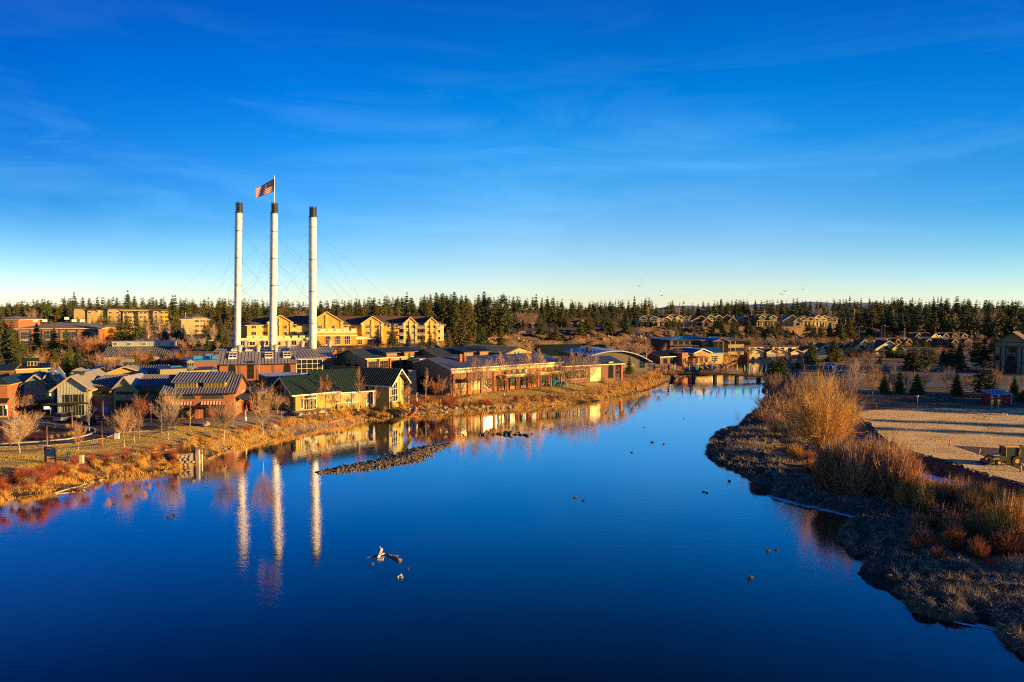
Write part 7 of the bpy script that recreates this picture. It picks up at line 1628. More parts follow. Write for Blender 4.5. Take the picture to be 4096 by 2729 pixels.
# ---- stones
def rock_mesh(seed, m='stone', sq=.7):
    import bmesh
    g = random.Random(seed); bm = bmesh.new(); bmesh.ops.create_icosphere(bm, subdivisions=1, radius=1)
    for v in bm.verts:
        v.co *= g.uniform(.78, 1.15); v.co.z *= sq
    me = bpy.data.meshes.new('boulder'); bm.to_mesh(me); bm.free(); me.materials.append(M[m]); return me
RK = [rock_mesh(i) for i in range(6)]; RKD = [rock_mesh(i + 10, 'stone_dark', .9) for i in range(5)]
def boulder(p, r, label, group=None, dark=False, name='boulder', parent=None):
    o = link(name, random.choice(RKD if dark else RK), parent); o.location = (p[0], p[1], p[2] + r * .35); o.scale = (r * random.uniform(.85, 1.2), r * random.uniform(.85, 1.2), r * random.uniform(.8, 1.1)); o.rotation_euler = (0, 0, random.random() * 6.28)
    if label: tag(o, label, 'boulder', group)
    return o
for u, v, w, l in [(1636,1640,18,'pale upright boulder at the left of the bank stones'),(1660,1636,22,'large round boulder beside the pale upright one'),(1778,1636,24,'big boulder jutting at the waterline'),(1782,1652,20,'low flat boulder in the water'),(1820,1637,22,'rounded grey boulder, third from the jutting one'),(1860,1634,18,'rounded boulder at the waterline'),(1925,1632,26,'largest grey boulder of the bank row'),(1948,1636,15,'small boulder right of the largest one'),(1966,1637,20,'smooth boulder in the middle of the row'),(1985,1634,15,'narrow boulder in the row'),(2010,1634,22,'smooth boulder right of the middle'),(2038,1632,16,'small boulder near the end of the row'),(2056,1632,18,'last rounded boulder of the row'),(824,1702,32,'round brown boulder on the lawn below the brick shop'),(770,1852,20,'boulder at the right foot of the stone wall'),(900,1796,14,'small boulder at the bank foot'),(2428,1590,14,'pale boulder under the orange bushes'),(2545,1560,16,'boulder at the water near the bridge bushes')]:
    p = GG(u, v); boulder(p, w * p.y / F * .55, l)
g1 = 'small riprap stones along the left waterline'
for i in range(150):
    s_ = (i + random.random()) / 150 * .8; p, n = along(lp, s_); q = p + n * random.uniform(-.3, .9); q.z = max(-.05, hz(q.x, q.y)); boulder(q, random.uniform(.14, .38), 'small pale stone at the left waterline', g1, name='riprap_stone')
g1 = 'boulders of the wall beside the sports field'
few = [Vector((*p, 0)) for p in FIELD[:12]]
for i in range(110):
    p, n = along(few, (i + random.uniform(-.2, .2)) / 110 * .96 + .01); z = hz(p.x, p.y); q = Vector((p.x - n.x * -.3, p.y - n.y * -.3, 0)); q.z = 1.7 + random.uniform(0, .9)
    boulder(q, random.uniform(.55, .95), 'dark boulder in the curved wall between sports field and lane', g1, True, 'wall_boulder')
# gravel bar
def gravel(name, px, n, w, smin, smax, label, seed):
    g = np.random.default_rng(seed); pts = np.array([[*G(u, v, 0).xy] for u, v in px]); seg = np.linalg.norm(pts[1:] - pts[:-1], axis=1); cs = np.r_[0, seg.cumsum()] / seg.sum()
    import bmesh
    bm = bmesh.new(); bmesh.ops.create_icosphere(bm, subdivisions=1, radius=1); BV = np.array([v.co[:] for v in bm.verts]); bm.verts.ensure_lookup_table(); BT_ = np.array([[v.index for v in f.verts] for f in bm.faces]); bm.free()
    s = g.random(n); x = np.interp(s, cs, pts[:, 0]); y = np.interp(s, cs, pts[:, 1]); ww = np.interp(s, *w); d = pts[-1] - pts[0]; d /= np.linalg.norm(d); o = g.normal(size=n) * .42; o = np.clip(o, -1.3, 1.3)
    x = x - d[1] * o * ww; y = y + d[0] * o * ww; r = g.uniform(smin, smax, n) * np.where(g.random(n) < .06, 1.8, 1); z = .26 * np.clip(1 - np.abs(o), 0, 1) * ww / 3 - .03
    V = BV[None] * r[:, None, None] * g.uniform(.7, 1.25, (n, 1, 3)) * g.uniform(.85, 1.15, (n, len(BV), 1)) + np.c_[x, y, z][:, None]; T = BT_[None] + (np.arange(n) * len(BV))[:, None, None]
    return tag(link(name, npmesh(name, V.reshape(-1, 3), T.reshape(-1, 3), 'gravel')), label, 'gravel', kind='stuff')
gravel('gravel_bar', [(1272,1893),(1330,1886),(1420,1873),(1500,1860),(1580,1845),(1640,1828),(1700,1800),(1760,1784),(1800,1780)], 5200, ([0, .1, .35, .6, .85, 1], [.8, 2.4, 3.6, 4.2, 2.6, .8]), .08, .20, 'long low gravel bar of cobbles in the middle of the river', 1)
e = tag(MB().bar(G(1710,1782,.12), G(1808,1781,.10), .3, .25).build('log', 'bark_pale'), 'pale log lying along the far tip of the gravel bar', 'log')
gravel('gravel_islet', [(1915,1740),(1990,1737),(2060,1738),(2130,1742)], 90, ([0, 1], [1.3, 1.3]), .14, .42, 'scattered stone islet in the river before the brick hall', 2)

# platform with stone retaining wall at the left bank
e = empty('retaining_wall', G(705, 1860, .2), 0, 'fieldstone retaining wall with concrete end and railed viewing platform', 'wall')
o0 = Vector(e.location); A_ = G(712, 1868, .1); B_ = G(786, 1858, .1); dr_ = (B_ - A_); Lw = dr_.length; dr_.normalize(); nn = Vector((-dr_.y, dr_.x, 0))
cb = MB(); bx = [A_ + nn * .5, B_ + nn * .5, B_ + nn * 2.6, A_ + nn * 2.6]
cb.prism([(p.x - o0.x, p.y - o0.y) for p in bx], -1.2, 1.75, 'z'); cb.build('backing', 'paving', e)
for r_ in range(4):
    for c_ in range(int(Lw / .72)):
        p = A_ + dr_ * (c_ + .5 + .35 * (r_ % 2)) * .72 + nn * (.28 + .06 * r_); o = link('stone', random.choice(RK), e); o.location = p - o0 + Vector((0, 0, .12 + r_ * .46)); o.location.x += random.uniform(-.1, .1); o.scale = (.44, .34, .42); o.rotation_euler = (random.uniform(-.3, .3), 0, random.random() * 6)
MB().box(*[v for v in (B_.x - o0.x, B_.x - o0.x + .4, B_.y - o0.y, B_.y - o0.y + .5, -1.2, 2.3)]).build('concrete_pier', 'concrete', e)
rl = MB(); q = [A_ + nn * .7, B_ + nn * .7, B_ + nn * 2.5]
for a, b in zip(q[:-1], q[1:]):
    a = a - o0; b = b - o0; k = int((b - a).length / .28)
    for z in (1.9, 2.8): rl.bar((a.x, a.y, z), (b.x, b.y, z), .06)
    for i in range(k + 1): p = a.lerp(b, i / k); rl.bar((p.x, p.y, 1.7), (p.x, p.y, 2.85), .05 if i % 6 else .09)
rl.build('railing', 'metal_dark', e)
for u, v0, v1 in ((797, 1858, 1800), (808, 1850, 1800)):
    p = G(u, v0, 0); tag(MB().tube((p.x, p.y, -1), (p.x, p.y, HZ(v1, p.x, p.y)), .16, .15, 8).build('mooring_post', 'bark_pale'), 'pale mooring post, %s of the two beside the stone wall' % ('left' if u < 800 else 'right'), 'post')

# ---- bridge with flags
PU = [(2560, 260, 2.2), (2610, 259, 1.95), (2689, 257, 2.0), (2774, 255.5, 2.35), (2860, 255.4, 2.6), (2947, 254.5, 2.2), (3035, 254, 1.65), (3112, 253.5, 1.5)]
bp_ = [Vector((*C(u, Y, 1500), z)) for u, Y, z in PU]
br = empty('footbridge', bp_[4] - Vector((0, 0, 2.6)), 0, 'dark footbridge on five piers crossing the river, lined with feather flags', 'bridge'); o0 = Vector(br.location)
dk = MB(); rl = MB()
for a, b in zip(bp_[:-1], bp_[1:]):
    a = a - o0; b = b - o0; dk.bar(a - Vector((0, 0, .25)), b - Vector((0, 0, .25)), 3.0, .45)
    d = (b - a).normalized(); n = Vector((-d.y, d.x, 0)) * 1.45
    for s_ in (-1, 1):
        for z in (.35, .7, 1.15): rl.bar(a + n * s_ + Vector((0, 0, z)), b + n * s_ + Vector((0, 0, z)), .06)
        k = max(2, int((b - a).length / 1.3))
        for i in range(k): p = a.lerp(b, i / k) + n * s_; rl.bar(p, p + Vector((0, 0, 1.18)), .08)
dk.build('deck', 'pier_dark', br); rl.build('railing', 'metal_dark', br)
fl_ = MB()
for a, b in zip(bp_[:-1], bp_[1:]):
    a = a - o0; b = b - o0; n = Vector((-(b - a).y, (b - a).x, 0)).normalized() * -1.53; fl_.bar(a + n - Vector((0, 0, .05)), b + n - Vector((0, 0, .05)), .06, .22)
fl_.build('edge_beam', 'metal_dark', br)
for p in bp_[2:7]:
    q = p - o0; MB().box(q.x - .42, q.x + .42, q.y - 1.2, q.y + 1.2, -1.5, q.z - .3).build('pier', 'pier_dark', br)
def along3(u):
    us = [p[0] for p in PU]; return Vector([float(np.interp(u, us, [b[i] for b in bp_])) for i in range(3)])
FMESH = {}
def feather(m):
    if m not in FMESH:
        ol = [(0, 1.3), (.36, 1.5), (.5, 2.2), (.44, 3.0), (.25, 3.6), (.02, 3.95)]; FMESH[m] = MB().prism(ol, -.012, .012, 'y')
    return FMESH[m]
pole = MB().tube((0, 0, 0), (.0, 0, 4.0), .035, .02, 5); pole_me = None
for i, (x, c) in enumerate([(45,'purple'),(58,'blue'),(122,'purple'),(142,'blue'),(200,'purple'),(228,'purple'),(288,'green'),(315,'purple'),(370,'green'),(400,'purple'),(450,'green'),(485,'green'),(537,'blue'),(570,'green'),(620,'purple'),(655,'green'),(702,'purple'),(740,'blue'),(783,'purple'),(822,'purple'),(868,'purple'),(912,'blue'),(955,'purple'),(1033,'green'),(1090,'purple'),(1122,'green'),(1180,'purple'),(1202,'green'),(1265,'green'),(1295,'blue'),(1352,'green'),(1382,'blue'),(1400,'green'),(1425,'blue')]):
    u = 2600 + .34 * x; p = along3(u); p.y += 1.3 if i % 2 else -1.3; sc = random.uniform(.85, 1.05)
    e = empty('feather_flag', p, random.uniform(-.5, .5) + (math.pi if i % 3 == 0 else 0), '%s feather flag on the footbridge, %s' % (c, 'over its left third' if x < 470 else ('over its middle third' if x < 960 else 'over its right third')), 'flag', '%s feather flags on the %s of the bridge' % (c, 'left' if x < 470 else ('middle' if x < 960 else 'right')))
    e.scale = (sc, sc, sc); link('pole', pole.build('x', 'metal_dark').data, e); feather(c).build('banner', 'cloth_' + c, e)
for o in [o for o in bpy.data.objects if o.name.startswith('x') and o.parent is None and o.type == 'MESH' and o.data.name.startswith('x')]: bpy.data.objects.remove(o)
strip('retaining_wall', [(3000,1436),(3040,1432),(3130,1434),(3240,1436),(3330,1436)], .6, 1.9, 'concrete', kind=None, label='long low concrete wall below the cream houses', cat='wall')

# ---- lamps, signs, boards
def lamp(u, vb, vt, label, style=0, group=None):
    p = GG(u, vb); h = HZ(vt, p.x, p.y) - p.z; e = empty('lamp_post', p, 0, label, 'lamp', group)
    MB().tube((0, 0, -.1), (0, 0, h - .35), .09, .06, 8).tube((0, 0, -.1), (0, 0, .5), .15, .13, 8).build('pole', 'wood' if style == 0 else 'metal_grey', e)
    MB().lathe([(.06, h - .4), (.17, h - .36), (.19, h - .1), (.1, h)], 10).build('lamp_head', 'metal_dark' if style == 0 else 'white_paint', e); return e
for u, vb, vt, l in [(189,1790,1699,'lamp post on the grass strip before the forecourt, left'),(409,1782,1682,'lamp post at the lawn edge between the bare trees'),(289,1711,1626,'lamp post at the kerbed island end'),(413,1682,1601,'lamp post beside the blue doorway panel'),(258,1662,1597,'lamp post before the corrugated front'),(91,1655,1594,'lamp post before the teal shop'),(557,1757,1665,'lamp post behind the pair of lawn trees'),(604,1690,1611,'lamp post at the left of the brick shop'),(647,1735,1640,'lamp post beside the path, left of the pale spreading tree'),(1125,1672,1640,'short lamp post on the plaza')]: lamp(u, vb, vt, l)
for u, vb, vt, l in [(3669,1632,1582,'single lamp post in the middle of the far field edge'),(2415,1400,1382,'lamp post left behind the curved roof'),(2505,1415,1388,'lamp post above the curved roof')]: lamp(u, vb, vt, l, 1)
for u, vb, vt, l in [(3966,1636,1585,'left pole with yellow box before the red shed'),(3992,1636,1579,'right pole with yellow box before the red shed')]:
    e = lamp(u, vb, vt, l, 1); MB().box(-.3, .3, -.25, -.08, 1.1, 2.2).build('box_sign', 'yellow_paint', e); MB().box(-.6, .6, -.04, .04, 2.6, 2.68).build('crossarm', 'metal_grey', e)
p = GG(3505, 1640); tag(MB().tube((0,0,0),(0,0,1.5),.08,.07,6).build('stake', 'wood'), 'brown wooden stake at the left corner of the sports field', 'post').location = p
for u, vb, vt, l in [(91,1650,1632,'blue parking sign before the teal shop'),(203,1675,1630,'blue parking sign left of the corrugated front'),(258,1660,1630,'blue parking sign before the corrugated front'),(302,1660,1634,'small blue parking sign right of the silver car')]:
    p = GG(u, vb); h = HZ(vt, p.x, p.y) - p.z; e = empty('parking_sign', p, 0, l, 'sign'); MB().tube((0,0,0),(0,0,h),.04,.04,6).build('post', 'metal_grey', e); f = MB().box(-.24,.24,-.06,-.03,h-.75,h).build('sign_panel', 'blue_paint', e)
    MB().lathe([(.02,0),(.05,.02),(.02,.05)],6,(0,-.07,h-.2)).box(-.03,.03,-.075,-.061,h-.42,h-.22).box(-.03,.12,-.075,-.061,h-.46,h-.42).build('wheelchair_symbol', 'white_paint', f)
p = GG(203, 1853); e = empty('notice_board', p, -.25, 'notice board with a blue map panel between two dark wooden posts', 'notice board')
for x in (-1.0, 1.0): MB().box(x-.12, x+.12, -.1, .1, -.1, 2.35).build('post', 'wood_dark', e)
pn = MB().box(-.86,.86,-.05,.05,1.05,2.2).build('map_panel', 'car_blue', e); MB().prism([(.1,1.3),(.45,1.25),(.5,1.7),(.3,1.95),(.15,1.6)],-.07,-.051,'y').build('map_print','green_paint',pn); MB().box(-1.1,1.1,-.2,.2,2.35,2.45).build('cap','wood_dark',e)
p = GG(278, 1850); e = empty('sign', p, -.2, 'small bright green sign among the red shrubs', 'sign'); MB().tube((0,0,0),(0,0,.9),.05,.05,6).build('post','wood',e); q = MB().box(-.38,.38,-.05,-.02,.7,1.7).build('sign_panel','green_paint',e); text_mesh('PARK', .2, 'lettering', 'white_paint', q, (0,-.06,1.45)); MB().box(-.25,-.02,-.065,-.051,.95,1.2).box(.06,.26,-.065,-.051,.95,1.2).build('pictogram','white_paint',q)
p = GG(327, 1852); tag(MB().box(-.28,.28,-.2,.2,-.1,1.15).box(-.31,.31,-.23,.23,1.15,1.22).build('bollard','cream'), 'pale square stone bollard beside the green sign', 'bollard').location = p
p = GG(470, 1757); tag(MB().box(-.45,.0,-.2,.2,0,1.1).box(.03,.32,-.2,.2,0,1.15).build('utility_box','white_trim'), 'white utility boxes on the grass strip left of the paired trees', 'utility box').location = p
p = GG(1103, 1722); e = empty('sign', p, 0, 'small white sign on two legs at the bank left of the restaurant', 'sign'); MB().box(-.3,-.25,-.03,.03,0,1.1).box(.25,.3,-.03,.03,0,1.1).build('post','metal_dark',e); MB().box(-.33,.33,-.06,-.03,.6,1.1).build('sign_panel','white_paint',e)
p = GG(833, 1752); e = empty('lectern_sign', p, 0, 'slanted interpretive panel beside the riverside path', 'sign'); MB().box(-.3,-.22,-.04,.04,0,1).box(.22,.3,-.04,.04,0,1).build('post','metal_dark',e); MB().slab([(-.45,-.4,.85),(.45,-.4,.85),(.45,.3,1.25),(-.45,.3,1.25)],.06).build('sign_panel','metal_grey',e)
g1='short bollard lights along the riverside path'
for u,v in ((1306,1663),(1432,1644),(1919,1598),(1762,1612),(2018,1584),(1875,1606)): p=GG(u,v); e=MB().box(-.1,.1,-.1,.1,0,.7).box(-.14,.14,-.14,.14,.7,.85).build('bollard_light','cream'); e.location=p; tag(e,'short pale bollard light on the riverside path','light',g1)

# patio heaters, umbrellas, chairs, terrace wall
for u, vb, vt, l in [(1392,1630,1600,'patio heater before the closed blinds'),(1465,1626,1594,'patio heater left of the white column'),(1569,1618,1588,'patio heater before the tall gable window'),(1635,1613,1583,'patio heater on the curved terrace, left'),(1667,1605,1570,'patio heater on the curved terrace, right'),(983,1682,1640,'patio heater beside the red parasols')]:
    p = GG(u, vb); h = HZ(vt, p.x, p.y) - p.z; e = empty('patio_heater', p, 0, l, 'heater'); MB().lathe([(.24,0),(.22,.7),(.06,.75),(.05,h-.4),(.12,h-.35),(.1,h-.15)],10).build('stand','white_trim',e); MB().lathe([(.5,h-.16),(.48,h-.13),(.08,h)],14).build('reflector','metal_grey',e)
for u, vb, vt, l in [(986,1648,1619,'shortest closed red parasol, on the left'),(1004,1646,1599,'tallest closed red parasol, in the middle'),(1015,1634,1604,'closed red parasol on the right')]:
    p = GG(u, vb); h = HZ(vt, p.x, p.y) - p.z; e = empty('parasol', p, 0, l, 'parasol'); MB().tube((0,0,0),(0,0,h),.04,.03,6).build('pole','wood_dark',e); MB().lathe([(.22,.35),(.26,.5),(.2,h*.6),(.1,h*.95),(.02,h)],10).build('canopy','cloth_red',e)
strip('terrace_wall', [(1537,1626),(1590,1621),(1640,1615),(1672,1604),(1682,1597)], .4, .6, 'brick', kind=None, label='curved low brick wall of the restaurant terrace', cat='wall')
strip('garden_wall', [(1316,1652),(1360,1644),(1400,1636)], .3, .45, 'brick', kind=None, label='low brick garden wall before the closed blinds', cat='wall'); strip('garden_wall', [(1715,1594),(1750,1590),(1785,1592)], .35, .5, 'brick', kind=None, label='curved brick planter wall right of the terrace', cat='wall')
ch = None; g1 = 'teal lawn chairs before the brick hall'
for i, (u, v) in enumerate([(2204,1546),(2214,1543),(2222,1545),(2231,1542),(2236,1546),(2250,1546),(2259,1545)]):
    p = GG(u, v)
    if ch is None:
        ch = empty('lawn_chair', p, .4, 'x', 'chair', g1); MB().slab([(-.35,-.4,.42),(.35,-.4,.42),(.35,.3,.3),(-.35,.3,.3)],.05).build('seat','teal_paint',ch); MB().slab([(-.35,.25,.3),(.35,.25,.3),(.35,.6,1.1),(-.35,.6,1.1)],.05).build('backrest','teal_paint',ch)
        for s_ in (-1,1): MB().box(s_*.4-.06,s_*.4+.06,-.45,.4,.55,.6).box(s_*.4-.04,s_*.4+.04,-.45,-.35,0,.55).build('armrest','teal_paint',ch)
        o = ch
    else: o = copy_tree(ch, CT); o.location = p; o.rotation_euler.z = random.uniform(-.8, .8)
    CT = tree(ch); o.scale = (1.25,1.25,1.25); o['label'] = 'teal wooden lawn chair in the cluster under the golden tree' if i < 5 else ('teal lawn chair of the separate pair, %s' % ('left' if i == 5 else 'right'))

# ---- vehicles
def car(u, v, rz, m, label, kind='suv', L=4.7, name='parked_car'):
    p = GG(u, v); e = empty(name, p, rz, label, 'car' if kind != 'pickup' else 'pickup truck'); H = {'suv':1.75,'sedan':1.42,'pickup':1.8}[kind]; w=.92; l=L/2
    if kind=='suv': body=[(-l,.35),(l,.35),(l+.02,.8),(l*.62,.98),(-l,1.0)]; cab=[(-l*.98,.98),(l*.55,.98),(l*.28,H-.05),(-l*.85,H)]
    elif kind=='sedan': body=[(-l,.33),(l,.33),(l,.75),(l*.5,.92),(-l*.62,.95),(-l,.85)]; cab=[(-l*.7,.92),(l*.48,.92),(l*.16,H),(-l*.42,H)]
    else: body=[(-l,.5),(l,.5),(l,.95),(l*.55,1.08),(-l,1.1)]; cab=[(-l*.1,1.07),(l*.5,1.07),(l*.28,H),(-l*.05,H)]
    MB().prism(body,-w,w,'y').build('body',m,e); c=MB().prism(cab,-w*.86,w*.86,'y').build('cabin','glass',e); MB().prism([(cab[3][0]-.02,H-.03),(cab[2][0]+.02,H-.03),(cab[2][0]-.05,H+.04),(cab[3][0]+.05,H+.04)],-w*.84,w*.84,'y').build('roof_panel',m,c)
    for sx in (-1,1):
        for sy in (-1,1):
            t=MB().tube((sx*l*.62,sy*w*1.01,.34),(sx*l*.62,sy*(w-.24),.34),.34,.34,12).build('wheel','tyre',e); MB().tube((sx*l*.62,sy*w*1.02,.34),(sx*l*.62,sy*w*.98,.34),.19,.19,8).build('rim','car_silver',t)
    for sy in (-1,1):
        MB().box(-l-.03,-l+.03,sy*w*.85-.1,sy*w*.85+.1,.72,.92).build('taillight','red_paint',e); MB().box(l-.03,l+.03,sy*w*.75-.15,sy*w*.75+.15,.62,.78).build('headlight','white_paint',e)
    return e
car(270,1683,R(75),'car_silver','silver SUV seen from behind, parked on the forecourt'); car(369,1688,R(78),'car_dark','dark blue saloon parked right of the silver SUV','sedan'); car(440,1698,R(80),'car_dark','dark SUV parked behind the left lawn tree')
car(2049,1324,0,'car_white','white pickup truck parked before the dark cottage','pickup',5.3,'pickup_truck'); car(2028,1323,R(20),'car_blue','pale blue car parked left of the white pickup','sedan')
car(3852,1477,0,'car_blue','pale blue saloon parked left of the pickup on the right apron','suv'); car(3890,1475,0,'car_blue','pale blue pickup truck parked under the dark conifers','pickup',5.4,'pickup_truck'); car(3358,1503,R(150),'car_blue','pale blue car parked beside the canopy tent','suv'); car(3551,1494,R(100),'car_blue','small blue car seen between the bare trees of the field row','sedan'); car(2533,1416,R(160),'car_blue','pale car parked behind the curved roof','sedan'); car(2908,1410,0,'car_blue','pale blue car parked right of the blue roofed shop','sedan'); car(2965,1408,0,'car_dark','dark SUV parked before the cream houses')
car(1000,1545,R(15),'car_dark','dark car parked at the powerhouse door','sedan'); car(795,1385,0,'car_dark','dark car under the carport left of the smokestack','sedan'); car(920,1383,0,'car_dark','dark car right of the leftmost smokestack','sedan')
p = GG(3322, 1482); e = empty('canopy_tent', p, 0, 'blue topped canopy tent with white side on the asphalt', 'tent')
for x in (-1.5,1.5):
    for y in (-1.5,1.5): MB().box(x-.05,x+.05,y-.05,y+.05,0,2.2).build('leg','white_paint',e)
MB().add([(-1.7,-1.7,2.1),(1.7,-1.7,2.1),(1.7,1.7,2.1),(-1.7,1.7,2.1),(0,0,3.1)],[(3,2,1,0),(0,1,4),(1,2,4),(2,3,4),(3,0,4)]).build('canopy','blue_paint',e); MB().box(.0,1.5,-1.46,-1.42,.6,2.1).build('side_wall','white_paint',e)
# carport
b = Bld('carport', 'flat white roofed carport left of the leftmost smokestack', (800, 284), (850, 285), cat='carport')
b.box('roof', 'white_trim', 0, b.w, 0, 5, 2.6, 2.85); b.puts(MB().box(.1,.3,.1,.3,0,2.6).box(b.w-.3,b.w-.1,.1,.3,0,2.6).box(.1,.3,4.7,4.9,0,2.6).box(b.w-.3,b.w-.1,4.7,4.9,0,2.6), 'post', 'metal_dark')

# backhoe loader
p = GG(4028, 1858); e = empty('backhoe_loader', p, 0, 'yellow and black backhoe loader standing on the dug earth patch', 'digger')
S = lambda mb, n, m, par=None: mb.build(n, m, par or e)
S(MB().prism([(-2.6,.7),(1.2,.7),(1.2,1.35),(-.9,1.35),(-1.1,1.6),(-2.5,1.5)],-.55,.55,'y'),'body','yellow_paint'); S(MB().box(-2.55,-1.2,-.56,.56,1.0,1.45),'bonnet','black_paint')
cb = MB()
for x,y in ((-.75,-.7),(-.75,.7),(1.1,-.7),(1.1,.7)): cb.bar((x,y,1.2),(x*.9,y*.95,2.75),.11)
S(cb,'cab_frame','black_paint'); S(MB().prism([(-.72,1.25),(1.05,1.25),(.98,2.7),(-.62,2.7)],-.64,.64,'y'),'cab_glass','glass_green'); S(MB().box(-.95,1.2,-.82,.82,2.75,2.9),'cab_roof','yellow_paint')
for x,r in ((.75,.72),(-1.9,.45)):
    for s_ in (-1,1):
        t=MB().tube((x,s_*.62,r),(x,s_*1.02,r),r,r,18).build('wheel','tyre',e); MB().tube((x,s_*1.0,r),(x,s_*1.05,r),r*.5,r*.45,12).build('rim','yellow_paint',t)
S(MB().bar((-.9,-.7,1.35),(-2.4,-.7,1.2),.16,.26).bar((-2.4,-.7,1.2),(-3.3,-.7,.5),.14,.22).bar((-.9,.7,1.35),(-2.4,.7,1.2),.16,.26).bar((-2.4,.7,1.2),(-3.3,.7,.5),.14,.22),'loader_arm','black_paint')
S(MB().prism([(-3.25,.75),(-3.1,.1),(-4.0,.02),(-3.85,.2),(-3.4,.3)],-1.1,1.1,'y'),'loader_bucket','black_paint')
bm_ = S(MB().bar((1.4,0,1.0),(2.0,0,2.9),.3,.4),'boom','black_paint'); text_mesh('DEERE', .3, 'lettering', 'yellow_paint', bm_, (1.72,-.2,1.9), (R(90), R(-72), 0))
S(MB().bar((2.0,0,2.9),(3.1,0,1.7),.24,.3),'dipper_arm','black_paint'); S(MB().prism([(3.0,1.8),(3.5,1.5),(3.3,.9),(2.8,1.1)],-.35,.35,'y'),'digging_bucket','black_paint'); S(MB().bar((1.3,-.6,.8),(1.6,-1.2,.1),.14).bar((1.3,.6,.8),(1.6,1.2,.1),.14),'stabiliser','yellow_paint')
for u, vb, vt, ln, l in [(3798,1785,1764,0,'red and white marker post at the tip of the earth patch'),(3914,1819,1795,.2,'leaning marker post left of the digger'),(3987,1849,1827,.15,'marker post in front of the digger'),(4082,1888,1864,0,'marker post nearest the right edge')]:
    p = GG(u, vb); h = max(1.0, HZ(vt, p.x, p.y) - p.z); e = empty('marker_post', p, 0, l, 'marker'); e.rotation_euler = (0, ln, 0); MB().tube((0,0,.06),(0,0,h),.11,.10,10).build('tube','orange_paint',e); MB().lathe([(.25,0),(.25,.06),(.12,.08)],10).build('base','black_paint',e)
    for z in (.55,.78): MB().lathe([(.112,h*z),(.118,h*z+.01),(.118,h*z+.09),(.112,h*z+.1)],10).build('reflective_band','white_paint',e)

# ---- fences
def fence(name, px, label, n, h, m='metal_dark', rails=(.35, .95), pw=.1):
    pts = [GG(u, v) for u, v in px]; e = empty(name, pts[0], 0, label, 'fence'); o0 = pts[0]; pl = []
    Ls = [(b-a).length for a, b in zip(pts[:-1], pts[1:])]; tot = sum(Ls)
    for i in range(n + 1):
        s_ = tot * i / n; j = 0
        while j < len(Ls) - 1 and s_ > Ls[j]: s_ -= Ls[j]; j += 1
        q = pts[j].lerp(pts[j+1], min(1, s_ / Ls[j])); q.z = hz(q.x, q.y); pl.append(q - o0)
    me = None
    for q in pl:
        if me is None: me = MB().box(-pw/2, pw/2, -pw/2, pw/2, -.2, h).build('post', m, e); me.location = q; me = me.data
        else: link('post', me, e, q)
    for r_ in rails:
        mb = MB()
        for a, b in zip(pl[:-1], pl[1:]): mb.bar(a + Vector((0,0,h*r_)), b + Vector((0,0,h*r_)), .05)
        mb.build('rail', m, e)
    return e
fence('fence', [(3400,1612),(3500,1608),(3640,1606),(3800,1604),(3965,1612)], 'dark wire fence along the far edge of the field', 40, 1.6, rails=(.1, .5, .95))
fence('fence', [(4000,2040),(4040,2030),(4110,2026)], 'black iron fence at the right edge beside the lane', 26, 1.3, rails=(.1, .95), pw=.05)
fence('terrace_fence', [(1330,1400),(1450,1400),(1560,1401),(1640,1402)], 'thin black fence before the golden hotel', 28, 1.4, rails=(.5, .95))
fence('terrace_fence', [(705,1398),(780,1398),(860,1397)], 'thin dark fence on the terrace left of the leftmost smokestack', 18, 1.4, rails=(.5, .95))
strip('retaining_wall', [(1340,1412),(1450,1412),(1560,1412),(1700,1408)], .7, 1.6, 'concrete', kind=None, label='pale retaining wall below the golden hotel', cat='wall')

# ---- power poles and wires
def pole(u, vb, vt, Y, label, arms=1, m='wood'):
    q = AT(u, vb, Y); x, y = q.x, Y; z0 = hz(x, y); h = HZ(vt, x, y) - z0; e = empty('utility_pole', (x, y, z0), 0, label, 'pole'); MB().tube((0,0,-.5),(0,0,h),.32,.22,7).build('pole', m, e)
    for k in range(arms): MB().box(-1.6,1.6,-.12,.12,h-1.2-k*1.7,h-.95-k*1.7).build('crossarm', m, e)
    return Vector((x, y, z0)), h
D('pole_wood', (.50,.28,.10), .8, (.4,.22,.08), 1)
PA = pole(2591,1280,1227,460,'bright wooden power pole above the leftmost townhouses',2,'pole_wood'); PB = pole(2715,1280,1229,462,'bright wooden power pole above the narrow townhouse',2,'pole_wood')
PC = pole(3006,1285,1233,480,'slim power pole, left of the central pair',1,'pole_wood'); PD = pole(3056,1285,1239,482,'ladder like power pole, right of the central pair',3,'pole_wood'); PE = pole(3415,1310,1232,500,'tall power pole right of the sunlit townhouses',1,'pole_wood'); PF = pole(3571,1300,1235,540,'H shaped power pole before the pines',3,'pole_wood'); PG = pole(3820,1313,1254,520,'tall bright power pole above the row houses',2,'pole_wood'); PH_ = pole(3844,1312,1259,540,'thin power pole right of the tall bright one',2,'pole_wood'); PI = pole(3381,1320,1275,500,'short power pole right of the last townhouse',0,'pole_wood'); PJ = pole(743,1300,1248,420,'power pole before the peach hotel',1,'pole_wood')
D('wire_metal', (.45,.36,.18), .4, metal=.5)
def span(a, b, f, sag, label, group, r=.06):
    (pa, ha), (pb, hb) = a, b; A_ = pa + Vector((0,0,ha*f)); B2 = pb + Vector((0,0,hb*f)); pts = []
    for i in range(13): t = i/12; q = A_.lerp(B2, t); q.z -= 4*sag*t*(1-t); pts.append(q)
    wire('power_line', pts, r, 'wire_metal', label, 'power line', group)
for k, f in enumerate((.97,.78,.55,.3)): span(PA, PB, f, 2.2+.3*k, '%s wire slung between the two bright left poles' % ('topmost','second','third','lowest')[k], 'wires between the left power poles')
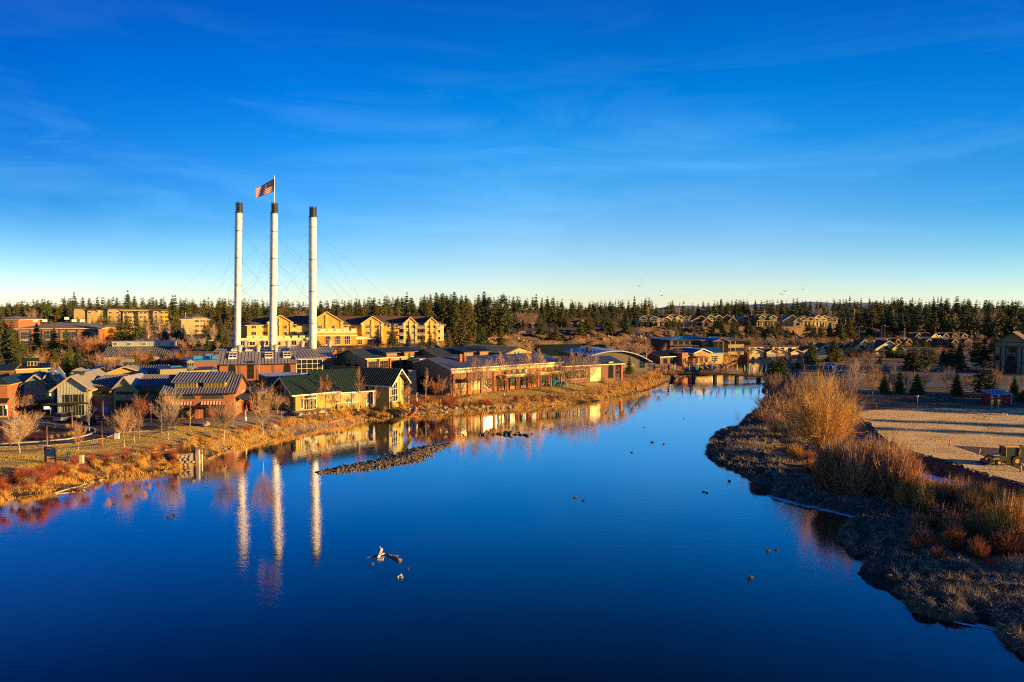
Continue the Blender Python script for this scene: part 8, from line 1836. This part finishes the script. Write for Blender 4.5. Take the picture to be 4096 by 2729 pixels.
for k, f in enumerate((.95,.7,.45,.25)): span(PC, PD, f, 1.6, '%s wire slung between the central pair of poles' % ('topmost','second','third','lowest')[k], 'wires between the central power poles')
span(PE, PF, .9, 3, 'long wire from the tall pole to the H shaped pole', 'wires over the right plateau'); span(PF, PG, .8, 4, 'long wire from the H shaped pole to the bright right pole', 'wires over the right plateau'); span(PE, PF, .35, 2, 'lower wire from the tall pole to the H shaped pole', 'wires over the right plateau'); span(PG, PH_, .8, .5, 'short wire between the two right poles', 'wires over the right plateau')
for i, (u, vb, vt, l) in enumerate([(3436,1340,1306,'curved street lamp left of the row houses'),(3539,1340,1306,'street lamp above the first row house'),(3672,1336,1306,'street lamp catching the sun above the row houses'),(3740,1338,1308,'street lamp right of the sunlit one'),(3527,1335,1302,'thin street lamp on the plateau road')]):
    q = AT(u, vb, 470); z0 = hz(q.x, 470); h = HZ(vt, q.x, 470) - z0; e = empty('street_lamp', (q.x, 470, z0), 0, l, 'street lamp'); MB().tube((0,0,0),(0,0,h-.3),.16,.1,6).build('pole','metal_grey',e); MB().bar((0,0,h-.3),(1.6,0,h),.12).build('arm','metal_grey',e); MB().box(1.4,2.6,-.2,.2,h-.1,h+.1).build('lamp_head','metal_frost',e)

# ---- driftwood, ducks, geese, birds
p = G(1522, 2200, 0); e = empty('driftwood', p, 0, 'bleached tree trunk leaning out of the near water', 'driftwood')
def rel(u, v, z=0): return G(u, v, z) - p
MB().tube(rel(1508,2240,-.1), rel(1526,2198,.25), .2, .17, 8).build('trunk', 'bark_pale', e); MB().tube(rel(1526,2200,.3), rel(1519,2186,.9), .06, .02, 5).tube(rel(1512,2225,.1), rel(1536,2214,.15), .12, .1, 6).build('branch', 'bark_pale', e); MB().tube(rel(1468,2231,.0), rel(1538,2216,.1), .05, .09, 6).build('branch', 'bark', e)
MB().box(*[c for c in (rel(1510,2240).x, rel(1510,2240).x+.6, rel(1510,2240).y-.1, rel(1510,2240).y+.3, -.1, .12)]).build('root_stub', 'bark_pale', e)
p2 = G(1565, 2225, 0); e2 = empty('driftwood', p2, 0, 'dark half sunken log with bleached stubs right of the leaning trunk', 'driftwood'); MB().tube(G(1548,2219,.05)-p2, G(1602,2247,.0)-p2, .12, .2, 7).build('trunk', 'bark', e2); br_ = MB()
for u, v in ((1556,2219),(1563,2221),(1570,2220),(1577,2223),(1584,2221),(1590,2224)): br_.tube(G(u,v+4,0)-p2, G(u+3,v,.25)-p2, .05, .03, 5)
br_.tube(G(1560,2222,.15)-p2, G(1590,2224,.2)-p2,.06,.05,5); br_.build('stubs','bark_pale',e2)
boulder(G(1598,2244,0),.28,'small brown stone at the end of the half sunken log'); boulder(G(1590,2240,0),.2,'pebble left of the stone at the sunken log')
p3 = G(1596,2308,0); e3 = tag(MB().tube(G(1590,2312,.02)-p3, G(1606,2298,.2)-p3,.12,.1,7).tube(G(1596,2302,.1)-p3, G(1606,2299,.3)-p3,.04,.02,5).build('driftwood','bark_pale'),'short pale driftwood stump nearest the camera','driftwood'); e3.location = p3; boulder(G(1605,2311,0),.2,'stone beside the short driftwood stump'); boulder(G(1489,2260,-.05),.22,'dark stone left below the leaning trunk', dark=True)
p = G(255,1962,0); e = empty('beaver_lodge', p, 0, 'dark heap of sticks with long bleached branches at the left waterline', 'driftwood'); st = MB(); r5 = random.Random(8)
for i in range(90):
    a = Vector((r5.uniform(-2.2,2.2), r5.uniform(-.6,1.6), r5.uniform(0,.4))); d = Vector((r5.uniform(-1,1), r5.uniform(-.5,.5), r5.uniform(.0,.5))); st.tube(a, a + d * 1.1, .05, .03, 4, False)
st.build('sticks','bark',e)['kind'] = 'stuff'
for a, b in (((221,1972),(345,1935)),((190,1968),(215,1942)),((255,1958),(330,1944)),((215,1945),(260,1930)),((262,1945),(318,1938))): MB().tube(G(*a,.08)-p, G(*b,.5)-p, .09, .05, 6).build('branch','bark_pale',e)
DUCK = None
def bird_on(u, v, label, m='bird_dark', z=None, s=1.0, group=None, goose=False, name='duck', rz=None):
    p = G(u, v, 0.0) if z is None else GG(u, v); e = empty(name, p, random.random()*6.28 if rz is None else rz, label, 'bird', group); e.scale = (s*.72, s*.72, s*.72); zb = .02 if z is None else .22
    MB().lathe([(.02,-.32),(.09,-.26),(.14,-.1),(.15,.06),(.1,.2),(.05,.27)],8).build('body', m, e).rotation_euler = (0, R(90), 0); e.children[0].location = (0,0,zb+.06)
    MB().tube((.2,0,zb+.1),(.27,0,zb+(.42 if goose else .24)),.05,.035,6).tube((.26,0,zb+(.42 if goose else .25)),(.40,0,zb+(.41 if goose else .24)),.05,.02,6).build('neck_and_head','black_paint' if goose else m, e)
    if z is not None: MB().bar((.02,.05,0),(.02,.05,zb),.02).bar((.02,-.05,0),(.02,-.05,zb),.02).build('legs','black_paint',e)
for u, v, s, l, go in [(675,2070,1.2,'pale duck left of a pair on the left water',0),(697,2063,1.2,'dark duck right of a pair on the left water',0),(454,2017,1,'tiny pale duck near the left reflections',0),(2300,1990,1.3,'goose with white breast in the middle of the river',1),(2333,2003,1,'small duck right of the goose with white breast',0),(2917,1926,1.3,'dark goose near the point of the marsh',1),(2814,1969,1,'left of two small ducks near the marsh',0),(2827,1973,1,'right of two small ducks near the marsh',0),(3073,2205,1.2,'left goose of the near pair at the right',1),(3107,2200,1.1,'right goose of the near pair at the right',0),(3003,2313,1.4,'lone goose with a wake nearest the camera',1),(2607,1770,1.3,'dark goose feeding in mid river',1),(2656,1778,1.2,'goose at the right end of the feeding trio',1),(2614,1771,1,'duck touching the feeding goose',0),(2527,1811,1,'duck below the feeding geese',0),(2735,1676,1,'duck drawing a long wake',0),(2576,1710,.9,'tiny duck far out in the river',0),(3014,1550,1,'left of the ducks near the right bridge pier',0),(3022,1551,1,'middle of the ducks near the right bridge pier',0),(3030,1549,1.2,'right of the ducks near the right bridge pier',0),(1872,1745,1,'duck between the gravel bar and the stone islet',0),(1622,2272,.9,'upper of two tiny ducks right of the driftwood',0),(1633,2278,.9,'lower of two tiny ducks right of the driftwood',0),(2128,1736,1.2,'goose at the right end of the stone islet',1),(2076,1731,1.3,'goose standing on the stone islet',1),(3064,1672,1.4,'heron like bird at the marsh edge',1)]:
    bird_on(u, v, l, 'bird_dark', None, s, None, bool(go), 'goose' if go else 'duck', R(200) if u > 2500 else None)
for x, y, l in [(1535,278,'leftmost goose on the sports field'),(1550,262,'goose just behind the leftmost one'),(1700,287,'goose in the middle of the field flock'),(1730,303,'goose right of the middle one'),(1685,326,'goose in front of the middle one'),(1745,340,'nearest goose of the field flock'),(1870,292,'left of the two right geese on the field'),(1908,296,'right of the two right geese on the field'),(1868,272,'goose behind the two right ones'),(2010,356,'goose farthest to the right on the field')]:
    bird_on(3296+.3826*x, 1550+.3826*y, l, 'bird_pale', 1, 1.5, None, True, 'goose')
for i, (u, v, s) in enumerate([(2558,1145,1.2),(2647,1182,1.3),(2642,1165,.6),(2741,1184,.8),(3003,1181,.7),(3011,1166,.5),(3125,1177,1.2),(3141,1165,1.4),(3205,1144,.6),(3212,1158,.9),(2567,1119,.6)]):
    q = AT(u, v, 170); e = empty('flying_bird', q, R(20), 'dark bird in flight over the forest, %s' % ('far left of the flock','left with spread wings','small one above the left bird','lone bird between the groups','lower of two tiny birds','upper of two tiny birds','lower of the right pair','upper of the right pair','tiny topmost one','rightmost one','tiny highest at left')[i], 'bird'); e.scale = (s*.8,)*3
    MB().lathe([(.01,-.4),(.07,-.2),(.08,.1),(.02,.35)],6).build('body','bird_dark',e).rotation_euler = (0,R(90),0)
    for sg in (-1,1): MB().add([(-.12,0,0),(.12,0,0),(.2,sg*.45,.18),(-.02,sg*.45,.18),(.02,sg*.95,.05),(-.12,0,-.02),(.12,0,-.02),(.2,sg*.45,.16),(-.02,sg*.45,.16),(.02,sg*.95,.04)],[(0,1,2,3),(3,2,4),(5,8,7,6),(8,9,7)]).build('wing','bird_dark',e).rotation_euler = (0,0,R(60))
